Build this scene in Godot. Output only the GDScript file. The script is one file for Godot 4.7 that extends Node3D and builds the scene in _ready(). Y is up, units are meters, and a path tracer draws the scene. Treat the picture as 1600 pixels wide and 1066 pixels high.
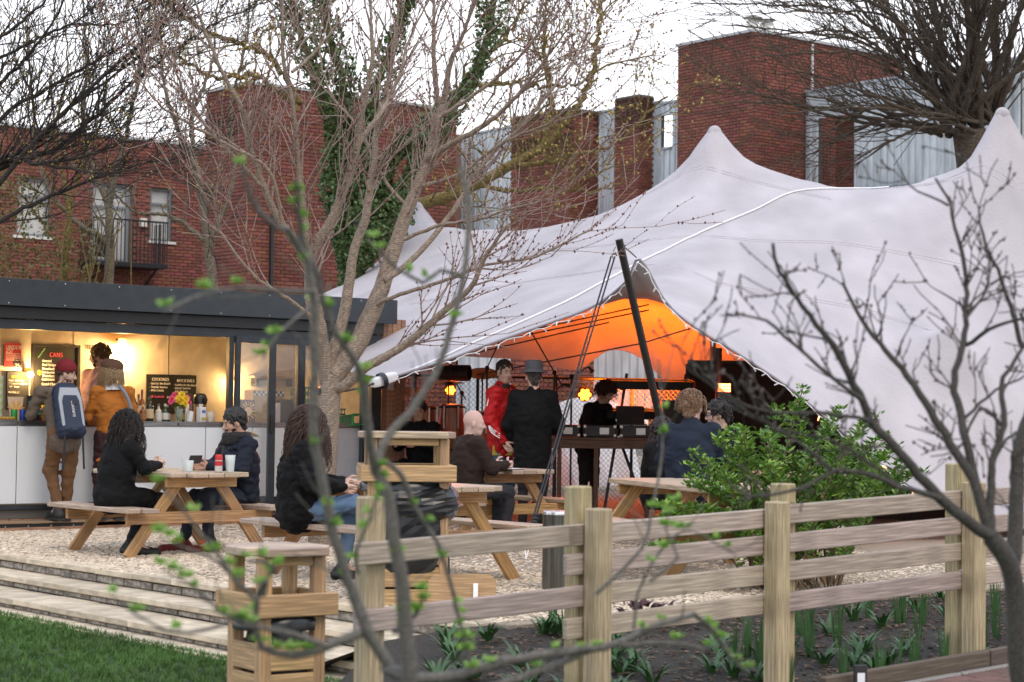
extends Node3D
# A beer garden at dusk: kiosk bar, stretch tent, picnic tables, timber fence.
# Site axes: a runs along the kiosk front (right and away), b runs away from it (left and away); y is up.

const TURN := 0.68282
var CT := cos(TURN)
var ST := sin(TURN)
var rng := RandomNumberGenerator.new()
var taken := {}
var mats := {}
var texs := {}
var boxes := {}


func S(a: float, y: float, b: float) -> Vector3:
	return Vector3(a * CT - b * ST, y, -(a * ST + b * CT))


func site_basis(turn := 0.0) -> Basis:
	return Basis(Vector3.UP, TURN + turn)


# ---------------------------------------------------------------- geometry
class Geo:
	var v := PackedVector3Array()
	var n := PackedVector3Array()
	var c := PackedColorArray()
	var ix := PackedInt32Array()
	var col := Color.WHITE

	func vert(p: Vector3, m: Vector3) -> int:
		v.append(p)
		n.append(m)
		c.append(col)
		return v.size() - 1

	func tri(a: int, b: int, d: int) -> void:  # counter-clockwise seen from outside
		ix.append(a)
		ix.append(d)
		ix.append(b)

	func quad(a: Vector3, b: Vector3, d: Vector3, e: Vector3) -> void:
		var m := (b - a).cross(d - a).normalized()
		var i := vert(a, m)
		vert(b, m)
		vert(d, m)
		vert(e, m)
		tri(i, i + 1, i + 2)
		tri(i, i + 2, i + 3)

	func flat(a: Vector3, b: Vector3, d: Vector3) -> void:
		var m := (b - a).cross(d - a).normalized()
		var i := vert(a, m)
		vert(b, m)
		vert(d, m)
		tri(i, i + 1, i + 2)

	func box(t: Transform3D, s: Vector3) -> void:
		var h := s / 2.0
		for ax in 3:
			for sg in [-1.0, 1.0]:
				var m := Vector3.ZERO
				m[ax] = sg
				var p := Vector3.ZERO
				p[(ax + 1) % 3] = sg
				var q := Vector3.ZERO
				q[(ax + 2) % 3] = 1.0
				quad(t * ((m - p - q) * h), t * ((m + p - q) * h), t * ((m + p + q) * h), t * ((m - p + q) * h))

	func bar(a: Vector3, b: Vector3, w: float, d: float, up := Vector3.UP) -> void:
		var x := (b - a).normalized()
		var z := x.cross(up).normalized()
		if z.length() < 0.5:
			z = x.cross(Vector3.RIGHT).normalized()
		var y := z.cross(x)
		box(Transform3D(Basis(x, y, z), (a + b) / 2.0), Vector3(a.distance_to(b), w, d))

	func tube(pts: PackedVector3Array, rad: PackedFloat32Array, sides := 6, cap := true) -> void:
		var k := pts.size()
		if k < 2:
			return
		var up := Vector3.UP
		var d0 := (pts[1] - pts[0]).normalized()
		if absf(d0.dot(up)) > 0.9:
			up = Vector3.RIGHT
		var sx := d0.cross(up).normalized()
		var base := v.size()
		for i in k:
			var d := (pts[mini(i + 1, k - 1)] - pts[maxi(i - 1, 0)]).normalized()
			sx = (sx - d * sx.dot(d)).normalized()
			var sy := d.cross(sx)
			for j in sides:
				var an := TAU * j / sides
				var m := sx * cos(an) + sy * sin(an)
				vert(pts[i] + m * rad[i], m)
		for i in k - 1:
			for j in sides:
				var p := base + i * sides + j
				var q := base + i * sides + (j + 1) % sides
				tri(p, q, q + sides)
				tri(p, q + sides, p + sides)
		if cap:
			var e := vert(pts[k - 1], (pts[k - 1] - pts[k - 2]).normalized())
			var f := vert(pts[0], (pts[0] - pts[1]).normalized())
			for j in sides:
				tri(base + (k - 1) * sides + j, base + (k - 1) * sides + (j + 1) % sides, e)
				tri(base + (j + 1) % sides, base + j, f)

	func rod(a: Vector3, b: Vector3, r: float, sides := 8) -> void:
		tube(PackedVector3Array([a, b]), PackedFloat32Array([r, r]), sides)

	func lathe(prof: PackedVector2Array, sides: int, t := Transform3D()) -> void:  # x radius, y height, bottom to top
		var base := v.size()
		var k := prof.size()
		for i in k:
			var d := prof[mini(i + 1, k - 1)] - prof[maxi(i - 1, 0)]
			for j in sides:
				var an := TAU * j / sides
				var m := Vector3(d.y * cos(an), -d.x, d.y * sin(an)).normalized()
				vert(t * Vector3(prof[i].x * cos(an), prof[i].y, prof[i].x * sin(an)), (t.basis * m).normalized())
		for i in k - 1:
			for j in sides:
				var p := base + i * sides + j
				var q := base + i * sides + (j + 1) % sides
				tri(p, p + sides, q + sides)
				tri(p, q + sides, q)

	func ball(p: Vector3, r: Vector3, sides := 8, rings := 6, bs := Basis()) -> void:
		var base := v.size()
		for i in rings + 1:
			var th := PI * i / rings
			for j in sides:
				var an := TAU * j / sides
				var m := Vector3(sin(th) * cos(an), cos(th), sin(th) * sin(an))
				vert(p + bs * (m * r), (bs * (m / r)).normalized())
		for i in rings:
			for j in sides:
				var a := base + i * sides + j
				var b := base + i * sides + (j + 1) % sides
				tri(a, b, b + sides)
				tri(a, b + sides, a + sides)

	func slab(poly: PackedVector2Array, y0: float, y1: float, t := Transform3D()) -> void:  # poly in x, z
		var ids := Geometry2D.triangulate_polygon(poly)
		for i in range(0, ids.size(), 3):
			var p := [poly[ids[i]], poly[ids[i + 1]], poly[ids[i + 2]]]
			var q := []
			for z in p:
				q.append(Vector3(z.x, 0, z.y))
			if (q[1] - q[0]).cross(q[2] - q[0]).y < 0:
				q.reverse()
			var u := Vector3.UP
			flat(t * (q[0] + u * y1), t * (q[1] + u * y1), t * (q[2] + u * y1))
			flat(t * (q[2] + u * y0), t * (q[1] + u * y0), t * (q[0] + u * y0))
		var area := 0.0
		for i in poly.size():
			area += poly[i].cross(poly[(i + 1) % poly.size()])
		for i in poly.size():
			var a := poly[i]
			var b := poly[(i + 1) % poly.size()]
			if area < 0.0:
				a = b
				b = poly[i]
			quad(t * Vector3(a.x, y0, a.y), t * Vector3(a.x, y1, a.y), t * Vector3(b.x, y1, b.y), t * Vector3(b.x, y0, b.y))

	func mesh(tinted := false) -> ArrayMesh:
		var arr := []
		arr.resize(Mesh.ARRAY_MAX)
		arr[Mesh.ARRAY_VERTEX] = v
		arr[Mesh.ARRAY_NORMAL] = n
		arr[Mesh.ARRAY_INDEX] = ix
		if tinted:
			arr[Mesh.ARRAY_COLOR] = c
		var m := ArrayMesh.new()
		if v.size():
			m.add_surface_from_arrays(Mesh.PRIMITIVE_TRIANGLES, arr)
		return m


func block(s: Vector3, bev := 0.004) -> ArrayMesh:  # a box with chamfered edges, shared between alike pieces
	var key := "%.3f %.3f %.3f %.4f" % [s.x, s.y, s.z, bev]
	if boxes.has(key):
		return boxes[key]
	var g := Geo.new()
	var h := s / 2.0
	var e := minf(bev, minf(h.x, minf(h.y, h.z)) * 0.4)
	for ax in 3:
		var b1 := (ax + 1) % 3
		var b2 := (ax + 2) % 3
		for sg in [-1.0, 1.0]:
			var q := []
			for w in [[-1, -1], [1, -1], [1, 1], [-1, 1]]:
				var p := Vector3.ZERO
				p[ax] = sg * h[ax]
				p[b1] = w[0] * (h[b1] - e) * sg
				p[b2] = w[1] * (h[b2] - e)
				q.append(p)
			g.quad(q[0], q[1], q[2], q[3])
		for s1 in [-1.0, 1.0]:
			for s2 in [-1.0, 1.0]:
				var q := []
				for w in [[-1, 0], [1, 0], [1, 1], [-1, 1]]:
					var p := Vector3.ZERO
					p[ax] = w[0] * (h[ax] - e)
					p[b1] = s1 * (h[b1] - (e if w[1] == 0 else 0.0))
					p[b2] = s2 * (h[b2] - (0.0 if w[1] == 0 else e))
					q.append(p)
				if s1 * s2 > 0:
					q.reverse()
				var o: Vector3 = (q[0] + q[2]) / 2.0
				if (q[1] - q[0]).cross(q[2] - q[0]).dot(o) < 0:
					q.reverse()
				g.quad(q[0], q[1], q[2], q[3])
	for x in [-1.0, 1.0]:
		for y in [-1.0, 1.0]:
			for z in [-1.0, 1.0]:
				var p := [Vector3(x * h.x, y * (h.y - e), z * (h.z - e)), Vector3(x * (h.x - e), y * h.y, z * (h.z - e)), Vector3(x * (h.x - e), y * (h.y - e), z * h.z)]
				if (p[1] - p[0]).cross(p[2] - p[0]).dot(Vector3(x, y, z)) < 0:
					p.reverse()
				g.flat(p[0], p[1], p[2])
	boxes[key] = g.mesh()
	return boxes[key]


# ---------------------------------------------------------------- materials
func tex(kind: String) -> Texture2D:
	if texs.has(kind):
		return texs[kind]
	var f := FastNoiseLite.new()
	f.noise_type = FastNoiseLite.TYPE_SIMPLEX_SMOOTH
	f.fractal_octaves = 4
	var lo := 0.6
	var hi := 1.0
	var size := 256
	match kind:
		"grain":
			f.frequency = 0.02
			f.fractal_octaves = 5
			lo = 0.78
		"stain":
			f.frequency = 0.012
			lo = 0.84
		"blotch":
			f.frequency = 0.012
			lo = 0.62
		"speck":
			f.frequency = 0.16
			f.fractal_octaves = 3
			lo = 0.55
		"weave":
			f.frequency = 0.2
			f.fractal_octaves = 2
			lo = 0.8
		"bark":
			f.frequency = 0.03
			f.fractal_octaves = 5
			lo = 0.55
		"soft":
			f.frequency = 0.01
			f.fractal_octaves = 3
			lo = 0.86
	f.seed = kind.hash() % 1000
	var t := NoiseTexture2D.new()
	t.width = size
	t.height = size
	t.seamless = true
	t.noise = f
	var g := Gradient.new()
	g.colors = PackedColorArray([Color(lo, lo, lo), Color(hi, hi, hi)])
	g.offsets = PackedFloat32Array([0.15, 0.85])
	t.color_ramp = g
	texs[kind] = t
	return t


func bump(kind: String, freq: float, strength := 6.0) -> Texture2D:
	var key := "n" + kind
	if texs.has(key):
		return texs[key]
	var f := FastNoiseLite.new()
	f.noise_type = FastNoiseLite.TYPE_SIMPLEX_SMOOTH
	f.frequency = freq
	f.fractal_octaves = 4
	f.seed = 77
	var t := NoiseTexture2D.new()
	t.width = 256
	t.height = 256
	t.seamless = true
	t.as_normal_map = true
	t.bump_strength = strength
	t.noise = f
	texs[key] = t
	return t


func mat(key: String, lin: Color, rough := 0.8, kind := "", scl := Vector3.ONE, metal := 0.0, world := false) -> StandardMaterial3D:
	if mats.has(key):
		return mats[key]
	var m := StandardMaterial3D.new()
	m.resource_name = key
	m.albedo_color = lin.linear_to_srgb()
	m.roughness = rough
	m.metallic = metal
	if kind:
		m.albedo_texture = tex(kind)
		m.uv1_triplanar = true
		m.uv1_world_triplanar = world
		m.uv1_scale = scl
		m.uv1_offset = Vector3(key.hash() % 97, key.hash() % 89, key.hash() % 83) * 0.137
	mats[key] = m
	return m


func rough_normal(m: StandardMaterial3D, kind: String, freq: float, amount := 0.5) -> StandardMaterial3D:
	m.normal_enabled = true
	m.normal_texture = bump(kind, freq)
	m.normal_scale = amount
	if m.albedo_texture == null:
		m.uv1_triplanar = true
	return m


func tinted(key: String, rough := 0.85, kind := "", scl := Vector3.ONE) -> StandardMaterial3D:  # colour from the vertices or copies
	var m := mat(key, Color.WHITE, rough, kind, scl)
	m.vertex_color_use_as_albedo = true
	return m


func wood(kind: String, k := -1) -> StandardMaterial3D:  # x runs along the plank; k picks one of five boards of that kind
	if k < 0:
		k = rng.randi() % 5
	var base := {
		"table": Color(0.68, 0.39, 0.165), "tabletop": Color(0.66, 0.5, 0.36), "rail": Color(0.56, 0.455, 0.375), "post": Color(0.54, 0.43, 0.255), "bin": Color(0.67, 0.43, 0.21),
		"cedar": Color(0.5, 0.27, 0.16), "deck": Color(0.4, 0.27, 0.17), "old": Color(0.2, 0.13, 0.09), "sleeper": Color(0.17, 0.125, 0.09),
	}
	var c: Color = base[kind]
	var w: float = [0.88, 1.0, 1.1, 0.94, 1.05][k]
	var m := mat("%s_board_%d" % [kind, k], Color(c.r * w, c.g * w * (1.0 + 0.012 * (k - 2)), c.b * w * (1.0 + 0.025 * (2 - k))), 0.45 if kind == "tabletop" else 0.62 if kind in ["table", "bin"] else 0.75, "grain", Vector3(0.7, 17, 17))
	if not m.normal_enabled:
		rough_normal(m, "grain", 0.03, 0.25)
		m.detail_enabled = true
		m.detail_blend_mode = BaseMaterial3D.BLEND_MODE_MUL
		m.detail_albedo = tex("stain")
		m.detail_uv_layer = BaseMaterial3D.DETAIL_UV_1
	return m


func glow(key: String, c: Color, e: float) -> StandardMaterial3D:
	var m := mat(key, Color(0.8, 0.8, 0.8), 0.5)
	m.emission_enabled = true
	m.emission = c
	m.emission_energy_multiplier = e
	return m


func pane(key: String, c: Color, alpha: float) -> StandardMaterial3D:
	var m := mat(key, c, 0.02)
	m.albedo_color.a = alpha
	m.transparency = BaseMaterial3D.TRANSPARENCY_ALPHA
	return m


# ---------------------------------------------------------------- nodes
func numbered(called: String) -> String:
	var k: int = taken.get(called, 0)
	taken[called] = k + 1
	return called if k == 0 else "%s_%03d" % [called, k]


func tag(o: Node3D, label: String, category: String, group := "", kind := "") -> Node3D:
	if label:
		o.set_meta("label", label)
	if category:
		o.set_meta("category", category)
	if group:
		o.set_meta("group", group)
	if kind:
		o.set_meta("kind", kind)
	return o


func thing(called: String, label: String, category: String, at := Vector3.ZERO, bs := Basis(), group := "") -> Node3D:
	var o := Node3D.new()
	o.name = numbered(called)
	add_child(o)
	o.transform = Transform3D(bs, at)
	return tag(o, label, category, group)


func part(parent: Node3D, called: String, m: Mesh, material: Material, t := Transform3D()) -> MeshInstance3D:
	var o := MeshInstance3D.new()
	o.name = called
	o.mesh = m
	o.material_override = material
	o.transform = t
	parent.add_child(o, true)
	return o


func geo_part(parent: Node3D, called: String, g: Geo, material: Material, t := Transform3D()) -> MeshInstance3D:
	return part(parent, called, g.mesh(material.vertex_color_use_as_albedo), material, t)


func solo(called: String, g: Geo, material: Material, label: String, category: String, t := Transform3D(), group := "") -> MeshInstance3D:
	var o := MeshInstance3D.new()
	o.name = numbered(called)
	o.mesh = g.mesh(material.vertex_color_use_as_albedo)
	o.material_override = material
	o.transform = t
	add_child(o)
	tag(o, label, category, group)
	return o


func setting(called: String, m: Mesh, material: Material, t := Transform3D(), kind := "structure") -> MeshInstance3D:
	var o := MeshInstance3D.new()
	o.name = numbered(called)
	o.mesh = m
	o.material_override = material
	o.transform = t
	add_child(o)
	o.set_meta("kind", kind)
	return o


func plank(parent: Node3D, called: String, a: Vector3, b: Vector3, w: float, d: float, material: Material, up := Vector3.UP, bev := 0.005) -> MeshInstance3D:
	# a board from a to b; w is its width along up, d its thickness across
	var x := (b - a).normalized()
	var z := x.cross(up).normalized()
	var y := z.cross(x)
	return part(parent, called, block(Vector3(a.distance_to(b), w, d), bev), material, Transform3D(Basis(x, y, z), (a + b) / 2.0))


func brick_at(parent: Node3D, called: String, size: Vector3, at: Vector3, material: Material, bs := Basis(), bev := 0.006) -> MeshInstance3D:
	return part(parent, called, block(size, bev), material, Transform3D(bs, at))


func scatter(parent: Node3D, called: String, m: Mesh, material: Material, places: Array, tints := []) -> MultiMeshInstance3D:
	var mm := MultiMesh.new()
	mm.transform_format = MultiMesh.TRANSFORM_3D
	mm.use_colors = tints.size() > 0
	mm.mesh = m
	mm.instance_count = places.size()
	for i in places.size():
		mm.set_instance_transform(i, places[i])
		if tints.size():
			mm.set_instance_color(i, tints[i])
	var o := MultiMeshInstance3D.new()
	o.name = called if parent != self else numbered(called)
	o.multimesh = mm
	o.material_override = material
	o.set_meta("kind", "stuff")
	parent.add_child(o, true)
	return o


func letters(parent: Node3D, called: String, text: String, height: float, at: Vector3, bs: Basis, material: Material, left := true) -> MeshInstance3D:
	var t := TextMesh.new()
	var f := SystemFont.new()
	f.font_names = PackedStringArray(["Droid Sans"])
	t.font = f
	t.text = text
	t.font_size = 16
	t.pixel_size = height / 12.0
	t.depth = 0.004
	t.curve_step = 4.0
	t.horizontal_alignment = HORIZONTAL_ALIGNMENT_LEFT if left else HORIZONTAL_ALIGNMENT_CENTER
	return part(parent, called, t, material, Transform3D(bs, at))


func wob(p: float, q: float, k: float) -> float:
	return rng.randf_range(p, q) * k


# ---------------------------------------------------------------- camera, light, ground
func sky_and_camera() -> void:
	var cam := Camera3D.new()
	cam.name = "camera"
	add_child(cam)
	var att := CameraAttributesPhysical.new()
	att.frustum_focal_length = 68.67
	att.frustum_near = 0.1
	att.frustum_far = 400.0
	att.frustum_focus_distance = 18.0
	att.exposure_aperture = 4.0
	cam.attributes = att
	cam.fov = 19.83
	cam.far = 400.0
	cam.current = true
	cam.transform = Transform3D(Basis(Vector3.RIGHT, 0.038342) * Basis(Vector3.BACK, 0.012), Vector3(0, 1.22, 0))
	var e := Environment.new()
	e.background_mode = Environment.BG_SKY
	e.tonemap_mode = Environment.TONE_MAPPER_LINEAR
	e.tonemap_exposure = 1.6
	e.sdfgi_enabled = true
	e.ssao_enabled = true
	e.ssil_enabled = true
	var sm := ProceduralSkyMaterial.new()
	sm.sky_top_color = Color(0.86, 0.91, 1.0)
	sm.sky_horizon_color = Color(1.0, 0.985, 0.97)
	sm.sky_curve = 0.25
	sm.ground_bottom_color = Color(0.25, 0.24, 0.2)
	sm.ground_horizon_color = Color(0.5, 0.48, 0.44)
	sm.sky_energy_multiplier = 1.0
	sm.energy_multiplier = 1.0
	var sky := Sky.new()
	sky.sky_material = sm
	e.sky = sky
	e.background_energy_multiplier = 1.12
	var w := WorldEnvironment.new()
	w.name = "world"
	w.environment = e
	add_child(w)
	var sun := DirectionalLight3D.new()
	sun.name = "sun"
	sun.light_energy = 0.3
	sun.light_color = Color(1.0, 0.95, 0.9)
	sun.light_angular_distance = 25.0
	sun.shadow_enabled = true
	sun.rotation_degrees = Vector3(-52, 28, 0)
	add_child(sun)


const LAWN := -0.31

func sheet(called: String, poly: Array, y: float, material: Material, thick := 0.3) -> void:  # poly in site a, b
	var g := Geo.new()
	var p := PackedVector2Array()
	for q in poly:
		var w := S(q[0], 0, q[1])
		p.append(Vector2(w.x, w.z))
	g.slab(p, y - thick, y)
	setting(called, g.mesh(), material)


func ground() -> void:
	var soil := rough_normal(mat("soil", Color(0.05, 0.04, 0.03), 0.95, "speck", Vector3(1.5, 1.5, 1.5), 0, true), "soil", 0.08, 1.0)
	var far := mat("waste_ground", Color(0.13, 0.11, 0.08), 0.95, "blotch", Vector3(0.2, 0.2, 0.2), 0, true)
	var g := Geo.new()
	g.quad(Vector3(-150, -0.7, 60), Vector3(150, -0.7, 60), Vector3(150, -0.7, -220), Vector3(-150, -0.7, -220))
	setting("ground", g.mesh(), far)
	var turf := mat("lawn_turf", Color(0.035, 0.07, 0.018), 0.95, "blotch", Vector3(0.6, 0.6, 0.6), 0, true)
	sheet("lawn", [[-30, -12], [7.2, -12], [7.2, 11.0], [6.22, 11.0], [6.22, 60], [-30, 60]], LAWN, turf)
	var chip := rough_normal(mat("woodchip", Color(0.6, 0.48, 0.36), 0.95, "speck", Vector3(2.6, 2.6, 2.6), 0, true), "chip", 0.14, 1.0)
	sheet("terrace", [[7.2, 8.85], [42, 8.85], [42, 60], [7.2, 60]], 0.0, chip)
	# planting bed: falls from the terrace to the fence and down to the lawn at its left end
	var bg := Geo.new()
	var bv := func(i: int, t: float) -> Vector3:
		var b := lerpf(9.0, 6.72, t)
		var a0 := 4.75 + (b - 6.7) * 0.72
		var k: float = [0.0, 0.015, 0.035, 0.06, 0.1, 0.16, 0.3, 0.6, 1.0][i]
		var a := lerpf(a0, 40.0, k)
		return S(a, lerpf(-0.005, -0.2, t) - 0.05 * clampf(1.0 - (a - a0) / 0.6, 0.0, 1.0), b)
	for i in 8:
		for k in 4:
			bg.quad(bv.call(i, (k + 1) / 4.0), bv.call(i + 1, (k + 1) / 4.0), bv.call(i + 1, k / 4.0), bv.call(i, k / 4.0))
	for k in 4:   # earth bank at the left end, sloping down to the lawn
		var p: Vector3 = bv.call(0, k / 4.0)
		var q: Vector3 = bv.call(0, (k + 1) / 4.0)
		var o := S(-0.28, 0, 0.12)
		bg.quad(q, p, Vector3(p.x, LAWN - 0.02, p.z) + o, Vector3(q.x, LAWN - 0.02, q.z) + o)
	var e0: Vector3 = bv.call(0, 0.0)
	var e1: Vector3 = bv.call(2, 0.0)
	bg.quad(e0, e1, S(7.06, LAWN, 9.75), S(6.2, LAWN - 0.02, 9.75))
	setting("planting_bed", bg.mesh(), soil)
	var bed := mat("path_mortar", Color(0.14, 0.1, 0.085), 0.95, "speck", Vector3(2, 2, 2), 0, true)
	# brick path, rising gently to the right in front of the fence
	var pg := Geo.new()
	var pv := func(a: float, b: float) -> Vector3: return S(a, -0.20 + 0.038 * (a - 7.3), b)
	pg.quad(pv.call(6.62, 4.9), pv.call(16, 4.9), pv.call(16, 6.62), pv.call(6.62, 6.62))
	var path := setting("path", pg.mesh(), bed)
	var tones := []
	for k in 4:
		tones.append(mat("paver_%d" % k, Color(0.2 + 0.03 * k, 0.115 + 0.012 * k, 0.09 + 0.012 * k), 0.85, "speck", Vector3(3, 3, 3)))
	var tilt := site_basis() * Basis(Vector3.BACK, 0.038)
	for i in 18:
		for j in 15:
			var a := 7.15 + i * 0.21 + (0.105 if j % 2 else 0.0)
			var b := 6.57 - j * 0.107
			var p: Vector3 = pv.call(a, b)
			brick_at(path, "brick", Vector3(0.202, 0.05, 0.1), p + Vector3(0, -0.013 + rng.randf() * 0.004, 0), tones[rng.randi() % 4], tilt)
	var kerb := mat("path_edging", Color(0.4, 0.37, 0.34), 0.9, "speck", Vector3(2, 2, 2))
	for i in 10:
		var p: Vector3 = pv.call(7.2 + i * 0.9, 6.66)
		brick_at(path, "edging", Vector3(0.89, 0.08, 0.05), p + Vector3(0, -0.02, 0), kerb, tilt)
	# steps: stone copings over rows of concrete blocks
	var coping := []
	var blocks := []
	for k in 4:
		var w := 0.9 + 0.07 * k
		var m := rough_normal(mat("coping_%d" % k, Color(0.64 * w, 0.54 * w, 0.4 * w), 0.9, "stain", Vector3(1.2, 3.0, 1.2)), "stone", 0.1, 0.4)
		coping.append(m)
		blocks.append(rough_normal(mat("step_block_%d" % k, Color(0.44 * w, 0.39 * w, 0.33 * w), 0.95, "blotch", Vector3(3.5, 5, 3.5)), "stone", 0.1, 0.6))
	var mortar := mat("step_mortar", Color(0.09, 0.075, 0.06), 0.95, "speck", Vector3(2, 2, 2))
	var root := thing("garden_steps", "three low stone capped garden steps between lawn and woodchip terrace", "steps", S(7.06, 0, 12), site_basis())
	var lv := [[0.0, 7.08, 0.22], [-0.112, 6.8, 0.33], [-0.205, 6.41, 0.42], [-0.285, 6.2, 0.3]]
	for r in 4:
		var y: float = lv[r][0]
		var a: float = lv[r][1]
		var at := -1.4
		var start := rng.randf() * 0.4
		at = 2.75 - start * 0.3
		while at > -7.5:
			var ln: float = 0.6 if r < 3 else 0.75
			brick_at(root, "coping_slab", Vector3(lv[r][2], 0.045, ln - 0.006), Vector3(a - 7.06 + lv[r][2] / 2.0, y - 0.0225 + (0.003 if r == 0 else 0.0) + rng.randf() * 0.004, at), coping[rng.randi() % 4], Basis(Vector3.UP, rng.randf_range(-0.004, 0.004)))
			at -= ln
		if r == 3:
			continue
		var under: float = lv[r + 1][0]
		var h := y - 0.046 - under + 0.002
		part(root, "riser_core", block(Vector3(0.1, h, 12.0)), mortar, Transform3D(Basis(), Vector3(a - 7.06 + 0.085, under + h / 2.0, -2.95)))
		brick_at(root, "end_block", Vector3(0.36, y + 0.4, 0.12), Vector3(a - 7.06 + 0.22, (y - 0.05 - 0.45) / 2.0 - 0.0, 2.98), blocks[r])
		at = 2.8
		while at > -7.5:
			var ln := 0.44 if r != 2 else 0.3
			brick_at(root, "block", Vector3(0.1, h - 0.008, ln - 0.016), Vector3(a - 7.06 + 0.075 + rng.randf() * 0.006, under + h / 2.0, at), blocks[rng.randi() % 4], Basis(Vector3.UP, rng.randf_range(-0.008, 0.008)), 0.01)
			at -= ln
	scatters()


func scatters() -> void:
	# grass blades on the part of the lawn in view
	var g := Geo.new()
	for i in 14:
		var an := rng.randf() * TAU
		var q := Vector3(cos(an), 0, sin(an)) * rng.randf() * 0.03
		var lean := Vector3(cos(an * 1.7), 0, sin(an * 1.7)) * rng.randf_range(0.005, 0.03)
		var side := Vector3(-sin(an), 0, cos(an)) * 0.0022
		var h := rng.randf_range(0.02, 0.05)
		var mid := q + lean * 0.35 + Vector3(0, h * 0.6, 0)
		var tip := q + lean + Vector3(0, h, 0)
		g.quad(q - side, q + side, mid + side * 0.7, mid - side * 0.7)
		g.flat(mid - side * 0.7, mid + side * 0.7, tip)
	var places := []
	var tints := []
	var fn := FastNoiseLite.new()
	fn.frequency = 0.9
	fn.seed = 4
	for i in 16000:
		var a := 6.23 - rng.randf() ** 1.5 * 3.6
		var b := rng.randf_range(6.6, 15.5)
		if i < 1500:
			a = 6.27 - rng.randf() * 0.08
		var p := S(a, LAWN, b)
		if absf(p.x / p.z) > 0.29 and p.x < 0:
			continue
		var s := rng.randf_range(0.7, 1.25)
		places.append(Transform3D(Basis(Vector3.UP, rng.randf() * TAU).scaled(Vector3(s, s * rng.randf_range(0.7, 1.2), s)), p))
		var w := 0.75 + 0.35 * fn.get_noise_2d(p.x, p.z) + rng.randf_range(-0.12, 0.12)
		tints.append(Color(0.075 * w + 0.01 * rng.randf(), 0.18 * w, 0.03 * w))
	var grass := scatter(self, "grass", g.mesh(), tinted("grass_blade", 0.7), places, tints)
	tag(grass, "short green mown grass of the lawn below the steps", "grass", "", "stuff")
	# wood chips
	var c := Geo.new()
	c.box(Transform3D(), Vector3(0.036, 0.006, 0.014))
	places = []
	tints = []
	for i in 40000:
		var a := rng.randf_range(7.2, 14.0)
		var b := rng.randf_range(9.0, 18.4)
		if i % 2:
			a = rng.randf_range(7.1, 9.8)
		var p := S(a, rng.randf() * 0.008, b)
		var s := rng.randf_range(0.5, 1.3)
		places.append(Transform3D((Basis(Vector3.UP, rng.randf() * TAU) * Basis(Vector3(1, 0, 0.4).normalized(), rng.randf_range(-0.5, 0.5))).scaled(Vector3.ONE * s), p))
		var w := rng.randf_range(0.72, 1.12)
		tints.append(Color(0.7 * w, 0.585 * w, 0.455 * w))
	var chips := scatter(self, "woodchips", c.mesh(), tinted("woodchip_flake", 0.9), places, tints)
	tag(chips, "pale loose wood chips covering the terrace under the tables", "wood chips", "", "stuff")
	# bark and dead leaves on the bed
	places = []
	tints = []
	for i in 5000:
		var lb := rng.randf_range(6.75, 8.85)
		var la := rng.randf_range(5.3 + (lb - 6.7) * 0.72, 13.0)
		var p := S(la, lerpf(-0.2, -0.005, (lb - 6.72) / 2.18)  + rng.randf() * 0.015, lb)
		places.append(Transform3D((Basis(Vector3.UP, rng.randf() * TAU) * Basis(Vector3.RIGHT, rng.randf_range(-0.8, 0.8))).scaled(Vector3.ONE * rng.randf_range(0.4, 1.0)), p))
		var w := rng.randf_range(0.2, 1.0)
		tints.append(Color(0.2 * w, 0.14 * w, 0.1 * w))
	var mulch := scatter(self, "leaf_litter", c.mesh(), tinted("litter_flake", 0.95), places, tints)
	tag(mulch, "brown dead leaves and bark lying on the planting bed", "leaf litter", "", "stuff")


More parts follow.
